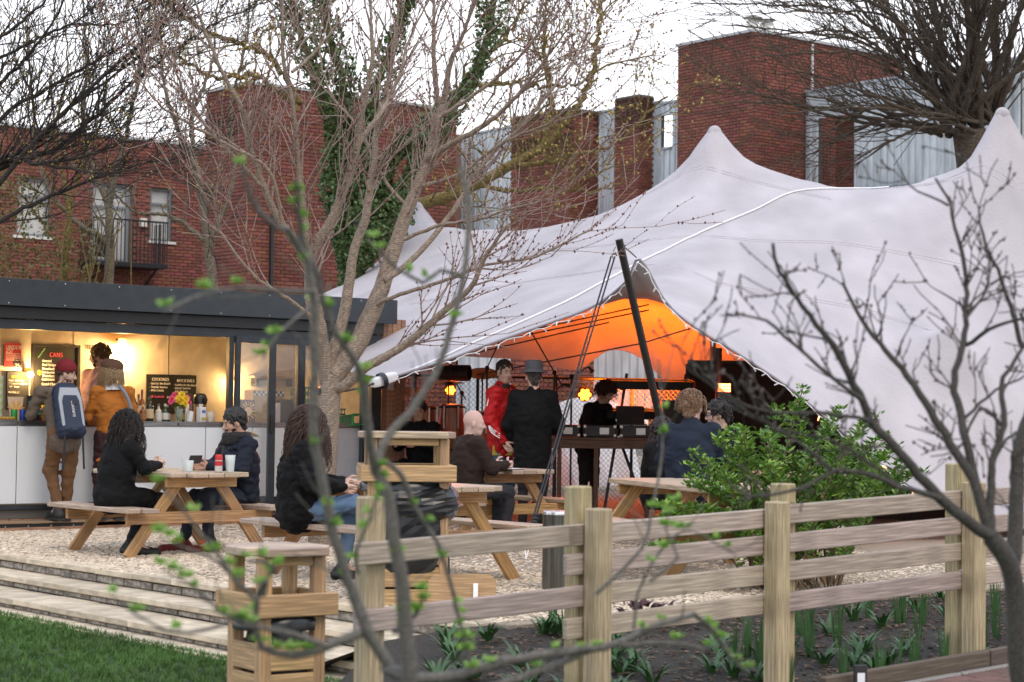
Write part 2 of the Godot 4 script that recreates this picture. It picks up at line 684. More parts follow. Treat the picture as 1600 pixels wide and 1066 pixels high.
# ---------------------------------------------------------------- fence, bed plants, bins, tables
func fence() -> void:
	var f := thing("timber_fence", "weathered ranch style timber fence with square posts along the bed", "fence", S(7.35, 0, 6.95), site_basis())
	var slope := 0.038
	var yb := func(x: float) -> float: return 0.715 + slope * x   # centre of the top rail
	var rails := [[-2.55, -1.2, [0, 2]], [-1.36, 0.05, [0, 1, 2, 3]], [0.02, 1.62, [0, 1, 2, 3]], [1.58, 3.3, [0, 1, 2, 3]], [3.3, 5.0, [0, 1, 2, 3]]]
	for r in rails:
		for k in r[2]:
			var y: float = -0.147 * k
			var jog: float = rng.randf_range(-0.008, 0.008)
			plank(f, "rail", Vector3(r[0], yb.call(r[0]) + y + jog, 0.0), Vector3(r[1], yb.call(r[1]) + y + jog, 0.003 * k), 0.098, 0.036, wood("rail"))
	for p in [[-1.22, 0.075, 0.79, 0.0], [0.0, 0.075, 0.80, 0.0], [1.6, 0.075, 0.88, 0.0], [3.3, 0.075, 0.94, 0.0], [-2.42, -0.075, 0.86, 0.0], [-1.22, -0.075, 0.89, 0.05], [0.2, -0.075, 0.885, 0.0], [1.64, -0.075, 0.98, 0.0], [3.3, -0.075, 1.02, 0.0]]:
		var x: float = p[0]
		var w := 0.1
		var mt := wood("post")
		var post := plank(f, "post", Vector3(x + p[3] * 0.3, -0.32, p[1] * 1.0), Vector3(x, p[2], p[1]), w, w, mt, Vector3.BACK, 0.008)
		post.rotate_object_local(Vector3.RIGHT, rng.randf_range(-0.02, 0.02))
	# timber edging of the bed and a marker tag
	var ed := thing("bed_edging", "dark low timber board edging the planting bed beside the brick path", "edging", S(7.35, 0, 6.74), site_basis())
	for k in 4:
		var x0 := 0.2 + k * 1.35
		plank(ed, "board", Vector3(x0, -0.165 + 0.038 * x0, 0), Vector3(x0 + 1.34, -0.165 + 0.038 * (x0 + 1.34), 0), 0.13, 0.05, wood("sleeper"))
	var mk := thing("plant_marker", "small white and blue plant marker tag on a dark stake", "marker", S(7.72, -0.2, 6.64), site_basis(-0.5))
	part(mk, "stake", block(Vector3(0.07, 0.17, 0.02)), mat("marker_black", Color(0.02, 0.02, 0.02), 0.5), Transform3D(Basis(), Vector3(0, 0.085, 0)))
	part(mk, "card", block(Vector3(0.04, 0.06, 0.004), 0.001), mat("marker_white", Color(0.75, 0.78, 0.8), 0.5), Transform3D(Basis(), Vector3(0, 0.1, 0.013)))
	part(mk, "stripe", block(Vector3(0.04, 0.035, 0.004), 0.001), mat("marker_blue", Color(0.15, 0.42, 0.6), 0.5), Transform3D(Basis(), Vector3(0, 0.052, 0.013)))


func leaf_blade(g: Geo, base: Vector3, dir: Vector3, ln: float, w: float, droop: float) -> void:
	var side := dir.cross(Vector3.UP).normalized() * w
	var up := Vector3.UP
	var prev := base
	for k in 4:
		var t := (k + 1) / 4.0
		var p := base + dir * (ln * 0.55 * t * (0.6 + droop * t)) + up * ln * (t - 0.55 * droop * t * t)
		var w0 := (1.0 - k / 4.0) ** 0.5
		var w1 := (1.0 - t) ** 0.5
		g.quad(prev - side * w0, prev + side * w0, p + side * w1, p - side * w1)
		prev = p


func bed_plants() -> void:
	var green := mat("bulb_leaf", Color(0.05, 0.13, 0.035), 0.5, "soft", Vector3(3, 3, 3))
	green.backlight_enabled = true
	green.backlight = Color(0.2, 0.35, 0.1)
	var kinds := [["clump of upright narrow green leaves beside the bed edging", 0.26, 0.25, 16], ["low rosette of broad dark green leaves in the planting bed", 0.17, 0.9, 16]]
	var spots := []
	for i in 104:
		var b := rng.randf_range(6.95, 8.7)
		spots.append([rng.randf_range(5.0 + (b - 6.7) * 0.72, 7.6) if i < 34 else rng.randf_range(7.2, 11.8), b, i % 2 if i >= 34 else 1])
	for s in [[7.95, 6.95, 0], [8.2, 6.92, 0], [8.37, 6.95, 0], [8.85, 7.0, 0], [9.15, 6.98, 0], [7.55, 6.98, 0], [8.6, 7.2, 1], [6.6, 7.1, 1], [6.3, 7.3, 1]]:
		spots.append(s)
	for s in spots:
		var g := Geo.new()
		var k: Array = kinds[s[2]]
		for j in k[3]:
			var an := rng.randf() * TAU
			var d := Vector3(cos(an), 0, sin(an))
			leaf_blade(g, d * 0.02, d * (0.25 if s[2] == 0 else 0.9), k[1] * rng.randf_range(0.7, 1.25), 0.006 if s[2] == 0 else 0.012, k[2] * rng.randf_range(0.5, 1.2))
		solo("bulb_plant" if s[2] == 0 else "rosette_plant", g, green, k[0], "plant", Transform3D(Basis(), S(s[0], lerpf(-0.21, -0.01, (s[1] - 6.72) / 2.18) , s[1])), "upright bulb leaves in the bed" if s[2] == 0 else "leafy rosettes in the bed")
	var d := thing("daffodil", "single yellow daffodil bud on an upright stalk by the fence", "flower", S(8.95, -0.18, 7.05))
	var st := Geo.new()
	st.tube(PackedVector3Array([Vector3.ZERO, Vector3(0.01, 0.17, 0), Vector3(0.02, 0.29, 0.01)]), PackedFloat32Array([0.005, 0.005, 0.004]), 6)
	geo_part(d, "stalk", st, green)
	var fl := Geo.new()
	fl.lathe(PackedVector2Array([Vector2(0.001, -0.03), Vector2(0.016, -0.02), Vector2(0.018, 0.0), Vector2(0.01, 0.025), Vector2(0.001, 0.03)]), 8)
	geo_part(d, "bud", fl, mat("daffodil_yellow", Color(0.75, 0.55, 0.03), 0.6), Transform3D(Basis(Vector3.BACK, 0.5), Vector3(0.025, 0.28, 0.01)))
	var hg := Geo.new()
	for j in 70:
		var an := rng.randf() * TAU
		var q := Vector3(cos(an) * rng.randf() * 0.22, rng.randf() * 0.12, sin(an) * rng.randf() * 0.16)
		leaf_blade(hg, q, Vector3(cos(an), 0, sin(an)), 0.07, 0.02, 1.0)
	var he := thing("heuchera", "low mound of dark purple leaves in front of the steel bollard", "plant", S(8.1, -0.03, 8.7))
	geo_part(he, "foliage", hg, mat("purple_leaf", Color(0.06, 0.012, 0.02), 0.6)).set_meta("kind", "stuff")
	var b := thing("steel_bollard", "brushed stainless steel bollard with flat bright top behind the fence", "bollard", S(8.97, 0, 10.48))
	var bg := Geo.new()
	bg.lathe(PackedVector2Array([Vector2(0.115, -0.1), Vector2(0.115, 0.525), Vector2(0.114, 0.53)]), 28)
	geo_part(b, "post", bg, mat("brushed_steel", Color(0.2, 0.2, 0.18), 0.3, "grain", Vector3(14, 0.4, 14), 0.9))
	var bc := Geo.new()
	bc.lathe(PackedVector2Array([Vector2(0.118, 0.53), Vector2(0.118, 0.55), Vector2(0.112, 0.556), Vector2(0.001, 0.557)]), 28)
	geo_part(b, "cap", bc, mat("bollard_cap", Color(0.7, 0.7, 0.7), 0.25, "", Vector3.ONE, 0.8))


func crumpled(g: Geo, lo: Vector3, hi: Vector3, amp: float, sd: int) -> void:  # a crumpled plastic bag filling a box
	var fn := FastNoiseLite.new()
	fn.seed = sd
	fn.frequency = 4.5
	fn.noise_type = FastNoiseLite.TYPE_CELLULAR
	fn.cellular_return_type = FastNoiseLite.RETURN_DISTANCE2_SUB
	var n := 26
	var m := 20
	var c := (lo + hi) / 2.0
	var h := (hi - lo) / 2.0
	var grid := []
	for i in m + 1:
		for j in n:
			var th := PI * i / m
			var an := TAU * j / n
			var d := Vector3(sin(th) * cos(an), cos(th), sin(th) * sin(an))
			var q := d / pow(pow(absf(d.x), 4.0) + pow(absf(d.y), 4.0) + pow(absf(d.z), 4.0), 0.25)
			grid.append(c + q * h * (1.0 + amp * fn.get_noise_3dv(q * Vector3(1, 0.8, 1))))
	for i in m:
		for j in n:
			var a: Vector3 = grid[i * n + j]
			var b: Vector3 = grid[i * n + (j + 1) % n]
			var e: Vector3 = grid[(i + 1) * n + (j + 1) % n]
			var f: Vector3 = grid[(i + 1) * n + j]
			g.flat(a, b, e)
			g.flat(a, e, f)


func bin(at: Vector3, turn: float, label: String, h: float, bulge: float, w := 0.44) -> void:
	var r := thing("litter_bin", label, "litter bin", at, Basis(Vector3.UP, turn), "slatted timber litter bins")
	var hw := w / 2.0
	var top := h
	# roof of boards with clipped corners
	for k in 4:
		var z := -hw - 0.045 + (k + 0.5) * (w + 0.09) / 4.0
		var inset := 0.06 if k in [0, 3] else 0.0
		plank(r, "roof_board", Vector3(-hw - 0.045 + inset, top - 0.021, z), Vector3(hw + 0.045 - inset, top - 0.021, z), 0.042, (w + 0.09) / 4.0 - 0.003, wood("tabletop"))
	for x in [-1, 1]:
		for z in [-1, 1]:
			plank(r, "post", Vector3(x * (hw - 0.035), 0, z * (hw - 0.035)), Vector3(x * (hw - 0.035), top - 0.043, z * (hw - 0.035)), 0.06, 0.06, wood("bin"), Vector3.BACK)
	plank(r, "roof_batten", Vector3(-hw + 0.07, top - 0.066, hw - 0.04), Vector3(hw - 0.07, top - 0.066, hw - 0.04), 0.044, 0.05, wood("bin"))
	plank(r, "roof_batten", Vector3(hw - 0.04, top - 0.066, -hw + 0.07), Vector3(hw - 0.04, top - 0.066, hw - 0.07), 0.044, 0.05, wood("bin"))
	var ring := top - 0.265
	for s in [-1, 1]:
		plank(r, "collar_board", Vector3(-hw - 0.04, ring, s * (hw + 0.02)), Vector3(hw + 0.04, ring, s * (hw + 0.02)), 0.105, 0.035, wood("bin"))
		plank(r, "collar_board", Vector3(s * (hw + 0.02), ring, -hw), Vector3(s * (hw + 0.02), ring, hw), 0.105, 0.035, wood("bin"))
	var y := ring - 0.24
	while y > 0.04:
		for s in [-1, 1]:
			plank(r, "slat", Vector3(-hw + 0.05, y, s * (hw - 0.018)), Vector3(hw - 0.05, y, s * (hw - 0.018)), 0.125, 0.02, wood("bin"))
			plank(r, "slat", Vector3(s * (hw - 0.018), y, -hw + 0.05), Vector3(s * (hw - 0.018), y, hw - 0.05), 0.125, 0.02, wood("bin"))
		y -= 0.14
	var g := Geo.new()
	crumpled(g, Vector3(-hw + 0.03 - bulge * 0.4, 0.12, -hw + 0.03), Vector3(hw - 0.03 + bulge * 0.6, ring - 0.03, hw - 0.03 + bulge), 0.16, 5 + int(h * 100))
	g.lathe(PackedVector2Array([Vector2(hw + 0.03, ring - 0.12), Vector2(hw + 0.035, ring - 0.07), Vector2(hw * 0.9, ring - 0.03)]), 18)
	if bulge > 0.0:
		crumpled(g, Vector3(-hw - 0.04, ring - 0.34, -hw), Vector3(hw + 0.13, ring - 0.05, hw + bulge), 0.2, 12)
	geo_part(r, "bin_bag", g, mat("bin_bag_plastic", Color(0.012, 0.013, 0.015), 0.28))


func picnic_table(called: String, label: String, at: Vector3, bs: Basis, ln := 1.6) -> Node3D:  # x across, z along
	var t := thing(called, label, "picnic table", at, bs, "timber picnic tables on the terrace")
	var tw := 0.76
	var hl := ln / 2.0
	var g: float = tw / 5.0
	for k in 5:
		var x := -tw / 2.0 + (k + 0.5) * g
		var cut := 0.1 if k in [0, 4] else 0.0
		plank(t, "top_plank", Vector3(x, 0.69, -hl + cut), Vector3(x, 0.69, hl - cut), 0.04, g - 0.006, wood("tabletop"))
	for s in [-1, 1]:
		for k in 2:
			var x: float = s * (0.595 + 0.135 * k)
			var cut := 0.07 if k == 1 else 0.0
			plank(t, "bench_plank", Vector3(x, 0.40, -hl + cut), Vector3(x, 0.40, hl - cut), 0.038, 0.13, wood("tabletop"))
	for z in [-hl + 0.3, hl - 0.3]:
		var o: float = 0.045 * signf(z)
		plank(t, "bench_beam", Vector3(-0.7, 0.33, z + o), Vector3(0.7, 0.33, z + o), 0.1, 0.044, wood("table"))
		plank(t, "top_batten", Vector3(-0.34, 0.625, z + o), Vector3(0.34, 0.625, z + o), 0.085, 0.044, wood("table"))
		for s in [-1, 1]:
			plank(t, "leg", Vector3(s * 0.66, 0.0, z), Vector3(s * 0.17, 0.665, z), 0.095, 0.044, wood("table"), Vector3.RIGHT * s)
	for s in [-1, 1]:
		plank(t, "brace", Vector3(0.0, 0.63, s * 0.1), Vector3(0.0, 0.36, s * (hl - 0.34)), 0.07, 0.04, wood("table"), Vector3.RIGHT)
	return t


func furniture() -> void:
	picnic_table("picnic_table", "picnic table with a red can and plastic cups, beside the kiosk counter", S(8.45, 0, 15.1), site_basis())
	picnic_table("picnic_table", "picnic table behind the bagged litter bin, with curly haired sitter's bench", S(8.58, 0, 11.95), site_basis(), 1.9)
	picnic_table("picnic_table", "picnic table with a clipboard, in front of the standing men", S(11.8, 0, 15.0), site_basis())
	picnic_table("picnic_table", "long picnic table partly screened by the leafy shrub", Vector3(1.5, 0, -15.35), Basis(Vector3.UP, 0.28), 2.5)
	picnic_table("picnic_table", "picnic table in the shade under the tent, behind the leafy shrub", Vector3(2.5, 0, -18.9), Basis(Vector3.UP, 1.2), 1.8)
	bin(Vector3(-1.09, LAWN - 0.02, -9.2), 0.6, "timber litter bin standing on the lawn at the foot of the steps", 0.93, 0.0, 0.35)
	bin(S(7.5, 0, 10.3), 0.12, "timber litter bin on the terrace, its black bag bulging out", 1.11, 0.1, 0.53)
	# boards lying by the bin
	var b := thing("timber_offcut", "short rounded timber board leaning at the foot of the terrace bin", "board", S(7.62, 0.02, 9.85), Basis(Vector3.UP, 0.05))
	var g := Geo.new()
	g.slab(PackedVector2Array([Vector2(-0.22, 0.0), Vector2(0.22, 0.0), Vector2(0.22, 0.16), Vector2(0.18, 0.19), Vector2(-0.17, 0.19), Vector2(-0.21, 0.15)]), -0.02, 0.02, Transform3D(Basis(Vector3.RIGHT, -PI / 2 - 0.1), Vector3.ZERO))
	geo_part(b, "board", g, wood("bin", 1))
	part(b, "metal_clip", block(Vector3(0.03, 0.09, 0.012)), mat("clip_steel", Color(0.5, 0.5, 0.5), 0.3, "", Vector3.ONE, 0.9), Transform3D(Basis(), Vector3(0.09, 0.09, 0.03)))
	# rucksack hanging on the bench behind the bin
	var r := thing("rucksack", "black rucksack with pale trim slumped on the bench behind the bin", "rucksack", S(8.05, 0.43, 10.85), Basis(Vector3.UP, 0.4))
	var rg := Geo.new()
	crumpled(rg, Vector3(-0.12, 0.0, -0.1), Vector3(0.14, 0.3, 0.12), 0.07, 31)
	geo_part(r, "bag", rg, mat("black_nylon", Color(0.015, 0.016, 0.018), 0.6, "weave", Vector3(5, 5, 5)))
	var rs := Geo.new()
	rs.tube(PackedVector3Array([Vector3(-0.1, 0.26, 0.1), Vector3(0.0, 0.34, 0.06), Vector3(0.1, 0.3, 0.0), Vector3(0.15, 0.2, 0.02)]), PackedFloat32Array([0.012, 0.018, 0.018, 0.01]), 6)
	geo_part(r, "trim", rs, mat("pale_trim", Color(0.4, 0.41, 0.36), 0.7))
	var rt := Geo.new()
	rt.bar(Vector3(0.13, 0.06, 0.12), Vector3(0.15, -0.3, 0.13), 0.004, 0.016, Vector3.BACK)
	geo_part(r, "strap", rt, mat("black_nylon", Color.BLACK))


func cup(called: String, label: String, at: Vector3, r: float, h: float, material: Material, drink: Material = null) -> void:
	var c := thing(called, label, "cup", at)
	var g := Geo.new()
	g.lathe(PackedVector2Array([Vector2(0.001, 0.002), Vector2(r * 0.74, 0.0), Vector2(r, h), Vector2(r * 1.05, h), Vector2(r * 0.97, h - 0.004), Vector2(r * 0.7, 0.005)]), 20)
	geo_part(c, "cup", g, material)
	if drink:
		var d := Geo.new()
		d.lathe(PackedVector2Array([Vector2(0.001, 0.006), Vector2(r * 0.68, 0.006), Vector2(r * 0.88, h * 0.72), Vector2(0.001, h * 0.721)]), 20)
		geo_part(c, "drink", d, drink)


func can(called: String, label: String, at: Vector3, low: Material, high: Material, h := 0.15, r := 0.033) -> void:
	var c := thing(called, label, "can", at)
	var g := Geo.new()
	g.lathe(PackedVector2Array([Vector2(0.001, 0.0), Vector2(r * 0.8, 0.0), Vector2(r, h * 0.06), Vector2(r, h * 0.68)]), 20)
	geo_part(c, "body", g, low)
	var t := Geo.new()
	t.lathe(PackedVector2Array([Vector2(r, h * 0.68), Vector2(r, h * 0.92), Vector2(r * 0.83, h * 0.985), Vector2(r * 0.8, h), Vector2(r * 0.74, h * 0.98), Vector2(0.001, h * 0.98)]), 20)
	geo_part(c, "shoulder", t, high)


func table_things() -> void:
	var frosted := mat("frosted_plastic", Color(0.82, 0.88, 0.88), 0.3)
	frosted.albedo_color.a = 0.55
	frosted.transparency = BaseMaterial3D.TRANSPARENCY_ALPHA
	var white := mat("white_card", Color(0.75, 0.75, 0.74), 0.7)
	var T1 := func(x: float, z: float) -> Vector3: return S(8.45, 0.712, 15.1) + site_basis() * Vector3(x, 0, z)
	cup("plastic_cup", "tall frosted plastic cup of pale drink beside the red can", T1.call(0.2, 0.68), 0.045, 0.145, frosted, mat("pale_drink", Color(0.55, 0.72, 0.66), 0.2))
	cup("plastic_cup", "short frosted plastic cup between the two seated people's hands", T1.call(-0.05, 0.42), 0.042, 0.095, frosted)
	cup("plastic_cup", "short clear plastic cup standing close behind the dark phone", T1.call(0.02, 0.25), 0.04, 0.1, frosted)
	can("drink_can", "red topped drinks can standing on the picnic table", T1.call(0.1, 0.66), mat("can_white", Color(0.62, 0.58, 0.55), 0.35, "", Vector3.ONE, 0.3), mat("can_red", Color(0.55, 0.03, 0.03), 0.35, "", Vector3.ONE, 0.3))
	var em := Geo.new()
	em.lathe(PackedVector2Array([Vector2(0.0338, 0.055), Vector2(0.0338, 0.095)]), 20)
	var cn: Node3D = get_node("drink_can")
	geo_part(cn, "red_band", em, mats["can_red"])
	var ph := thing("phone", "dark phone held upright by its edge over the table", "phone", T1.call(0.08, 0.3) + Vector3(0, 0.1, 0), site_basis(0.3) * Basis(Vector3.RIGHT, -1.2))
	part(ph, "case", block(Vector3(0.15, 0.01, 0.075), 0.003), mat("phone_black", Color(0.02, 0.02, 0.025), 0.3))
	part(ph, "screen", block(Vector3(0.14, 0.003, 0.068), 0.001), mat("phone_glass", Color(0.03, 0.03, 0.04), 0.08), Transform3D(Basis(), Vector3(0, 0.0062, 0)))
	cup("paper_cup", "white takeaway cup on the table beside the curly haired woman", S(8.3, 0.712, 11.95), 0.045, 0.12, white)
	var cb := thing("clipboard", "white papers on a clipboard lying on the picnic table", "clipboard", S(11.62, 0.712, 14.4), site_basis(0.4))
	part(cb, "board", block(Vector3(0.24, 0.006, 0.32), 0.002), mat("clipboard_dark", Color(0.05, 0.05, 0.06), 0.5), Transform3D(Basis(), Vector3(0, 0.003, 0)))
	part(cb, "paper", block(Vector3(0.21, 0.004, 0.29), 0.001), white, Transform3D(Basis(), Vector3(0, 0.0085, 0.01)))
	part(cb, "clip", block(Vector3(0.09, 0.02, 0.03), 0.004), mat("clip_steel", Color.WHITE), Transform3D(Basis(), Vector3(0, 0.016, -0.14)))


# ---------------------------------------------------------------- kiosk bar
func kiosk_point(x: float, y: float, z: float) -> Vector3:
	return S(8.5 + x, y, 18.52 - z)


func kiosk() -> void:
	var k := thing("kiosk_bar", "dark framed kiosk bar with a long white panelled counter and glazed doors", "kiosk", kiosk_point(0, 0, 0), site_basis())
	var dark := mat("anthracite_metal", Color(0.025, 0.033, 0.04), 0.42, "soft", Vector3(2, 2, 2))
	var black := mat("black_metal", Color(0.012, 0.013, 0.014), 0.5)
	var cream := mat("cream_wall", Color(0.62, 0.55, 0.44), 0.85, "soft", Vector3(1, 1, 1))
	var white := mat("white_panel", Color(0.72, 0.75, 0.77), 0.38)
	var steel := mat("counter_steel", Color(0.32, 0.32, 0.33), 0.3, "grain", Vector3(0.5, 8, 8), 0.85)
	var add := func(called: String, size: Vector3, at: Vector3, m: Material) -> MeshInstance3D:
		return part(k, called, block(size, 0.004), m, Transform3D(Basis(), at))
	var x0 := -3.2
	var x1 := 4.88
	var mid := (x0 + x1) / 2.0
	var w := x1 - x0
	# shell
	add.call("roof", Vector3(w - 0.02, 0.06, 2.72), Vector3(mid, 2.5, -1.5), dark)
	add.call("fascia", Vector3(w, 0.28, 0.05), Vector3(mid, 2.42, -0.09), dark)
	add.call("shutter_housing", Vector3(w - 0.3, 0.12, 0.2), Vector3(mid, 2.215, -0.24), black)
	add.call("shutter_rail", Vector3(w - 0.3, 0.1, 0.12), Vector3(mid, 2.1, -0.25), dark)
	add.call("back_wall", Vector3(w - 0.1, 2.4, 0.06), Vector3(mid, 1.25, -2.05), cream)
	add.call("rear_cladding", Vector3(w, 2.45, 0.06), Vector3(mid, 1.25, -2.8), dark)
	add.call("side_wall", Vector3(0.08, 2.3, 1.9), Vector3(x1 - 0.06, 1.25, -1.15), cream)
	add.call("side_wall", Vector3(0.08, 2.3, 1.9), Vector3(x0 + 0.06, 1.25, -1.15), cream)
	add.call("ceiling", Vector3(w - 0.2, 0.04, 1.8), Vector3(mid, 2.3, -1.15), cream)
	add.call("floor", Vector3(w - 0.1, 0.1, 1.95), Vector3(mid, 0.15, -1.25), mat("kiosk_floor", Color(0.12, 0.11, 0.1), 0.6))
	for i in 3:
		add.call("wall_joint", Vector3(0.008, 1.2, 0.004), Vector3(0.5 + 1.22 * i, 1.7, -2.0175), mat("wall_joint_cream", Color(0.4, 0.35, 0.28), 0.8))
	# rivets on the fascia
	var rv := Geo.new()
	rv.lathe(PackedVector2Array([Vector2(0.007, 0.0), Vector2(0.006, 0.004), Vector2(0.001, 0.005)]), 8)
	var rm := rv.mesh()
	for i in 9:
		for y in [2.53, 2.305]:
			part(k, "rivet", rm, mat("rivet_bright", Color(0.6, 0.62, 0.65), 0.3, "", Vector3.ONE, 0.8), Transform3D(Basis(Vector3.RIGHT, PI / 2), Vector3(-0.6 + i * 0.62, y, -0.064)))
	# counter
	var counter: MeshInstance3D = add.call("counter", Vector3(x1 - x0 - 0.35, 0.04, 0.62), Vector3(mid - 0.05, 1.085, -0.58), mat("counter_top", Color(0.06, 0.055, 0.05), 0.35))
	for c in [[-3.0, -1.2], [-1.19, 0.235], [0.245, 2.1], [2.11, 4.6]]:
		part(counter, "edge_strip", block(Vector3(c[1] - c[0] - 0.006, 0.06, 0.012), 0.002), steel if c[0] != 0.245 else steel, Transform3D(Basis(), Vector3((c[0] + c[1]) / 2.0 - mid + 0.05, 0.0, 0.318)))
	var cuts := [-3.0, -1.0, 0.235, 2.45, 3.05, 3.62, 4.6]
	for i in cuts.size() - 1:
		add.call("counter_panel", Vector3(cuts[i + 1] - cuts[i] - 0.009, 0.8, 0.02), Vector3((cuts[i] + cuts[i + 1]) / 2.0, 0.655, -0.27), white)
	add.call("panel_backing", Vector3(w - 0.4, 0.8, 0.02), Vector3(mid, 0.652, -0.295), black)
	add.call("bottom_rail", Vector3(w - 0.3, 0.05, 0.06), Vector3(mid, 0.222, -0.26), dark)
	for i in 56:
		add.call("plinth_board", Vector3(0.132 - 0.004, 0.13, 0.02), Vector3(-2.9 + i * 0.137, 0.13, -0.29), wood("cedar"))
	add.call("step_plate", Vector3(3.2, 0.05, 0.26), Vector3(-0.65, 0.04, -0.12), black)
	add.call("step_board", Vector3(5.2, 0.022, 0.3), Vector3(-0.4, 0.076, -0.125), wood("deck", 2))
	add.call("sill_board", Vector3(7.6, 0.035, 0.03), Vector3(0.6, 0.012, 0.018), wood("cedar", 2))
	for i in 12:
		part(k, "bolt", rm, mats["rivet_bright"], Transform3D(Basis(Vector3.RIGHT, PI / 2), Vector3(-2.0 + i * 0.25, 0.04, 0.011)))
	# glazed doors: posts, panes and rails
	var glass := pane("door_glass", Color(0.9, 0.93, 0.93), 0.06)
	for p in [[2.70, 0.06], [3.62, 0.1], [4.50, 0.07], [4.66, 0.14]]:
		add.call("door_post", Vector3(p[1], 1.86, 0.07), Vector3(p[0], 1.13, -0.19), dark)
	add.call("door_rail", Vector3(2.0, 0.07, 0.06), Vector3(3.68, 2.03, -0.19), dark)
	add.call("door_rail", Vector3(1.4, 0.09, 0.06), Vector3(3.95, 0.24, -0.19), dark)
	add.call("window_pane", Vector3(0.34, 1.72, 0.008), Vector3(3.4, 1.14, -0.19), glass)
	add.call("window_pane", Vector3(0.78, 1.72, 0.008), Vector3(4.06, 1.14, -0.19), glass)
	# the leaf that stands open, swung out a little
	var leaf := Node3D.new()
	leaf.name = "open_door"
	k.add_child(leaf)
	leaf.transform = Transform3D(Basis(Vector3.UP, -0.16), Vector3(2.74, 0, -0.15))
	for s in [[0.03, 0.06], [0.44, 0.085]]:
		part(leaf, "stile", block(Vector3(s[1], 1.86, 0.06), 0.008), dark, Transform3D(Basis(), Vector3(s[0], 1.14, 0)))
	for y in [2.03, 0.26]:
		part(leaf, "door_rail", block(Vector3(0.36, 0.07, 0.05), 0.006), dark, Transform3D(Basis(), Vector3(0.235, y, 0)))
	part(leaf, "window_pane", block(Vector3(0.36, 1.7, 0.008), 0.001), glass, Transform3D(Basis(), Vector3(0.235, 1.145, 0)))
	part(leaf, "door_handle", block(Vector3(0.025, 0.2, 0.04), 0.008), black, Transform3D(Basis(), Vector3(0.43, 1.1, 0.05)))
	# cedar end panel
	for i in 5:
		add.call("cedar_board", Vector3(0.062, 2.32, 0.024), Vector3(4.80 + i * 0.066, 1.18, -0.2 - 0.004 * (i % 2)), wood("cedar"))
	add.call("switch_box", Vector3(0.07, 0.09, 0.04), Vector3(4.86, 1.55, -0.165), mat("switch_grey", Color(0.45, 0.45, 0.44), 0.5))
	kiosk_fittings()


func chalkboard(label: String, lo: Vector2, hi: Vector2, lines: Array, framed := true) -> void:
	var c := (lo + hi) / 2.0
	var s := hi - lo
	var r := thing("chalkboard", label, "chalkboard", kiosk_point(c.x, c.y, -2.0), site_basis(), "chalkboard menus on the kiosk wall")
	part(r, "board", block(Vector3(s.x, s.y, 0.02)), mat("blackboard", Color(0.012, 0.012, 0.012), 0.7, "soft", Vector3(2, 2, 2)), Transform3D(Basis(), Vector3(0, 0, 0.0)))
	if framed:
		for q in [[Vector3(s.x, 0.03, 0.03), Vector3(0, s.y / 2.0 - 0.015, 0.008)], [Vector3(s.x, 0.03, 0.03), Vector3(0, -s.y / 2.0 + 0.015, 0.008)], [Vector3(0.03, s.y - 0.06, 0.03), Vector3(s.x / 2.0 - 0.015, 0, 0.008)], [Vector3(0.03, s.y - 0.06, 0.03), Vector3(-s.x / 2.0 + 0.015, 0, 0.008)]]:
			part(r, "frame", block(q[0]), mat("board_frame", Color(0.02, 0.018, 0.016), 0.6), Transform3D(Basis(), q[1]))
	var ink := {"w": Color(0.75, 0.74, 0.7), "r": Color(0.75, 0.12, 0.16), "y": Color(0.8, 0.65, 0.05), "g": Color(0.25, 0.6, 0.2), "p": Color(0.75, 0.12, 0.3), "t": Color(0.1, 0.6, 0.42)}
	for l in lines:
		letters(r, "lettering", l[0], l[1], Vector3(l[2] - s.x / 2.0, s.y / 2.0 - l[3], 0.0125), Basis(Vector3.BACK, rng.randf_range(-0.02, 0.01)), mat("chalk_" + l[4], ink[l[4]], 0.9))


func bottle(label: String, x: float, h: float, r: float, c: Color, lab: Color, cap: Color, z := -0.45, neck := 0.35) -> void:
	var b := thing("bottle", label, "bottle", kiosk_point(x, 1.106, z), Basis(), "bottles on the kiosk counter")
	var g := Geo.new()
	var s := h * (1.0 - neck)
	g.lathe(PackedVector2Array([Vector2(0.001, 0), Vector2(r * 0.95, 0.0), Vector2(r, 0.01), Vector2(r, s * 0.85), Vector2(r * 0.8, s), Vector2(r * 0.38, s + h * 0.08), Vector2(r * 0.34, h * 0.93)]), 16)
	geo_part(b, "glass", g, mat("bottle_glass_%s" % c.to_html(false), c, 0.08))
	var lg := Geo.new()
	lg.lathe(PackedVector2Array([Vector2(r * 1.02, s * 0.22), Vector2(r * 1.02, s * 0.78)]), 16)
	geo_part(b, "paper_label", lg, mat("bottle_label_%s" % lab.to_html(false), lab, 0.7))
	var cg := Geo.new()
	cg.lathe(PackedVector2Array([Vector2(r * 0.38, h * 0.86), Vector2(r * 0.4, h), Vector2(0.001, h)]), 12)
	geo_part(b, "cap", cg, mat("bottle_cap_%s" % cap.to_html(false), cap, 0.4))


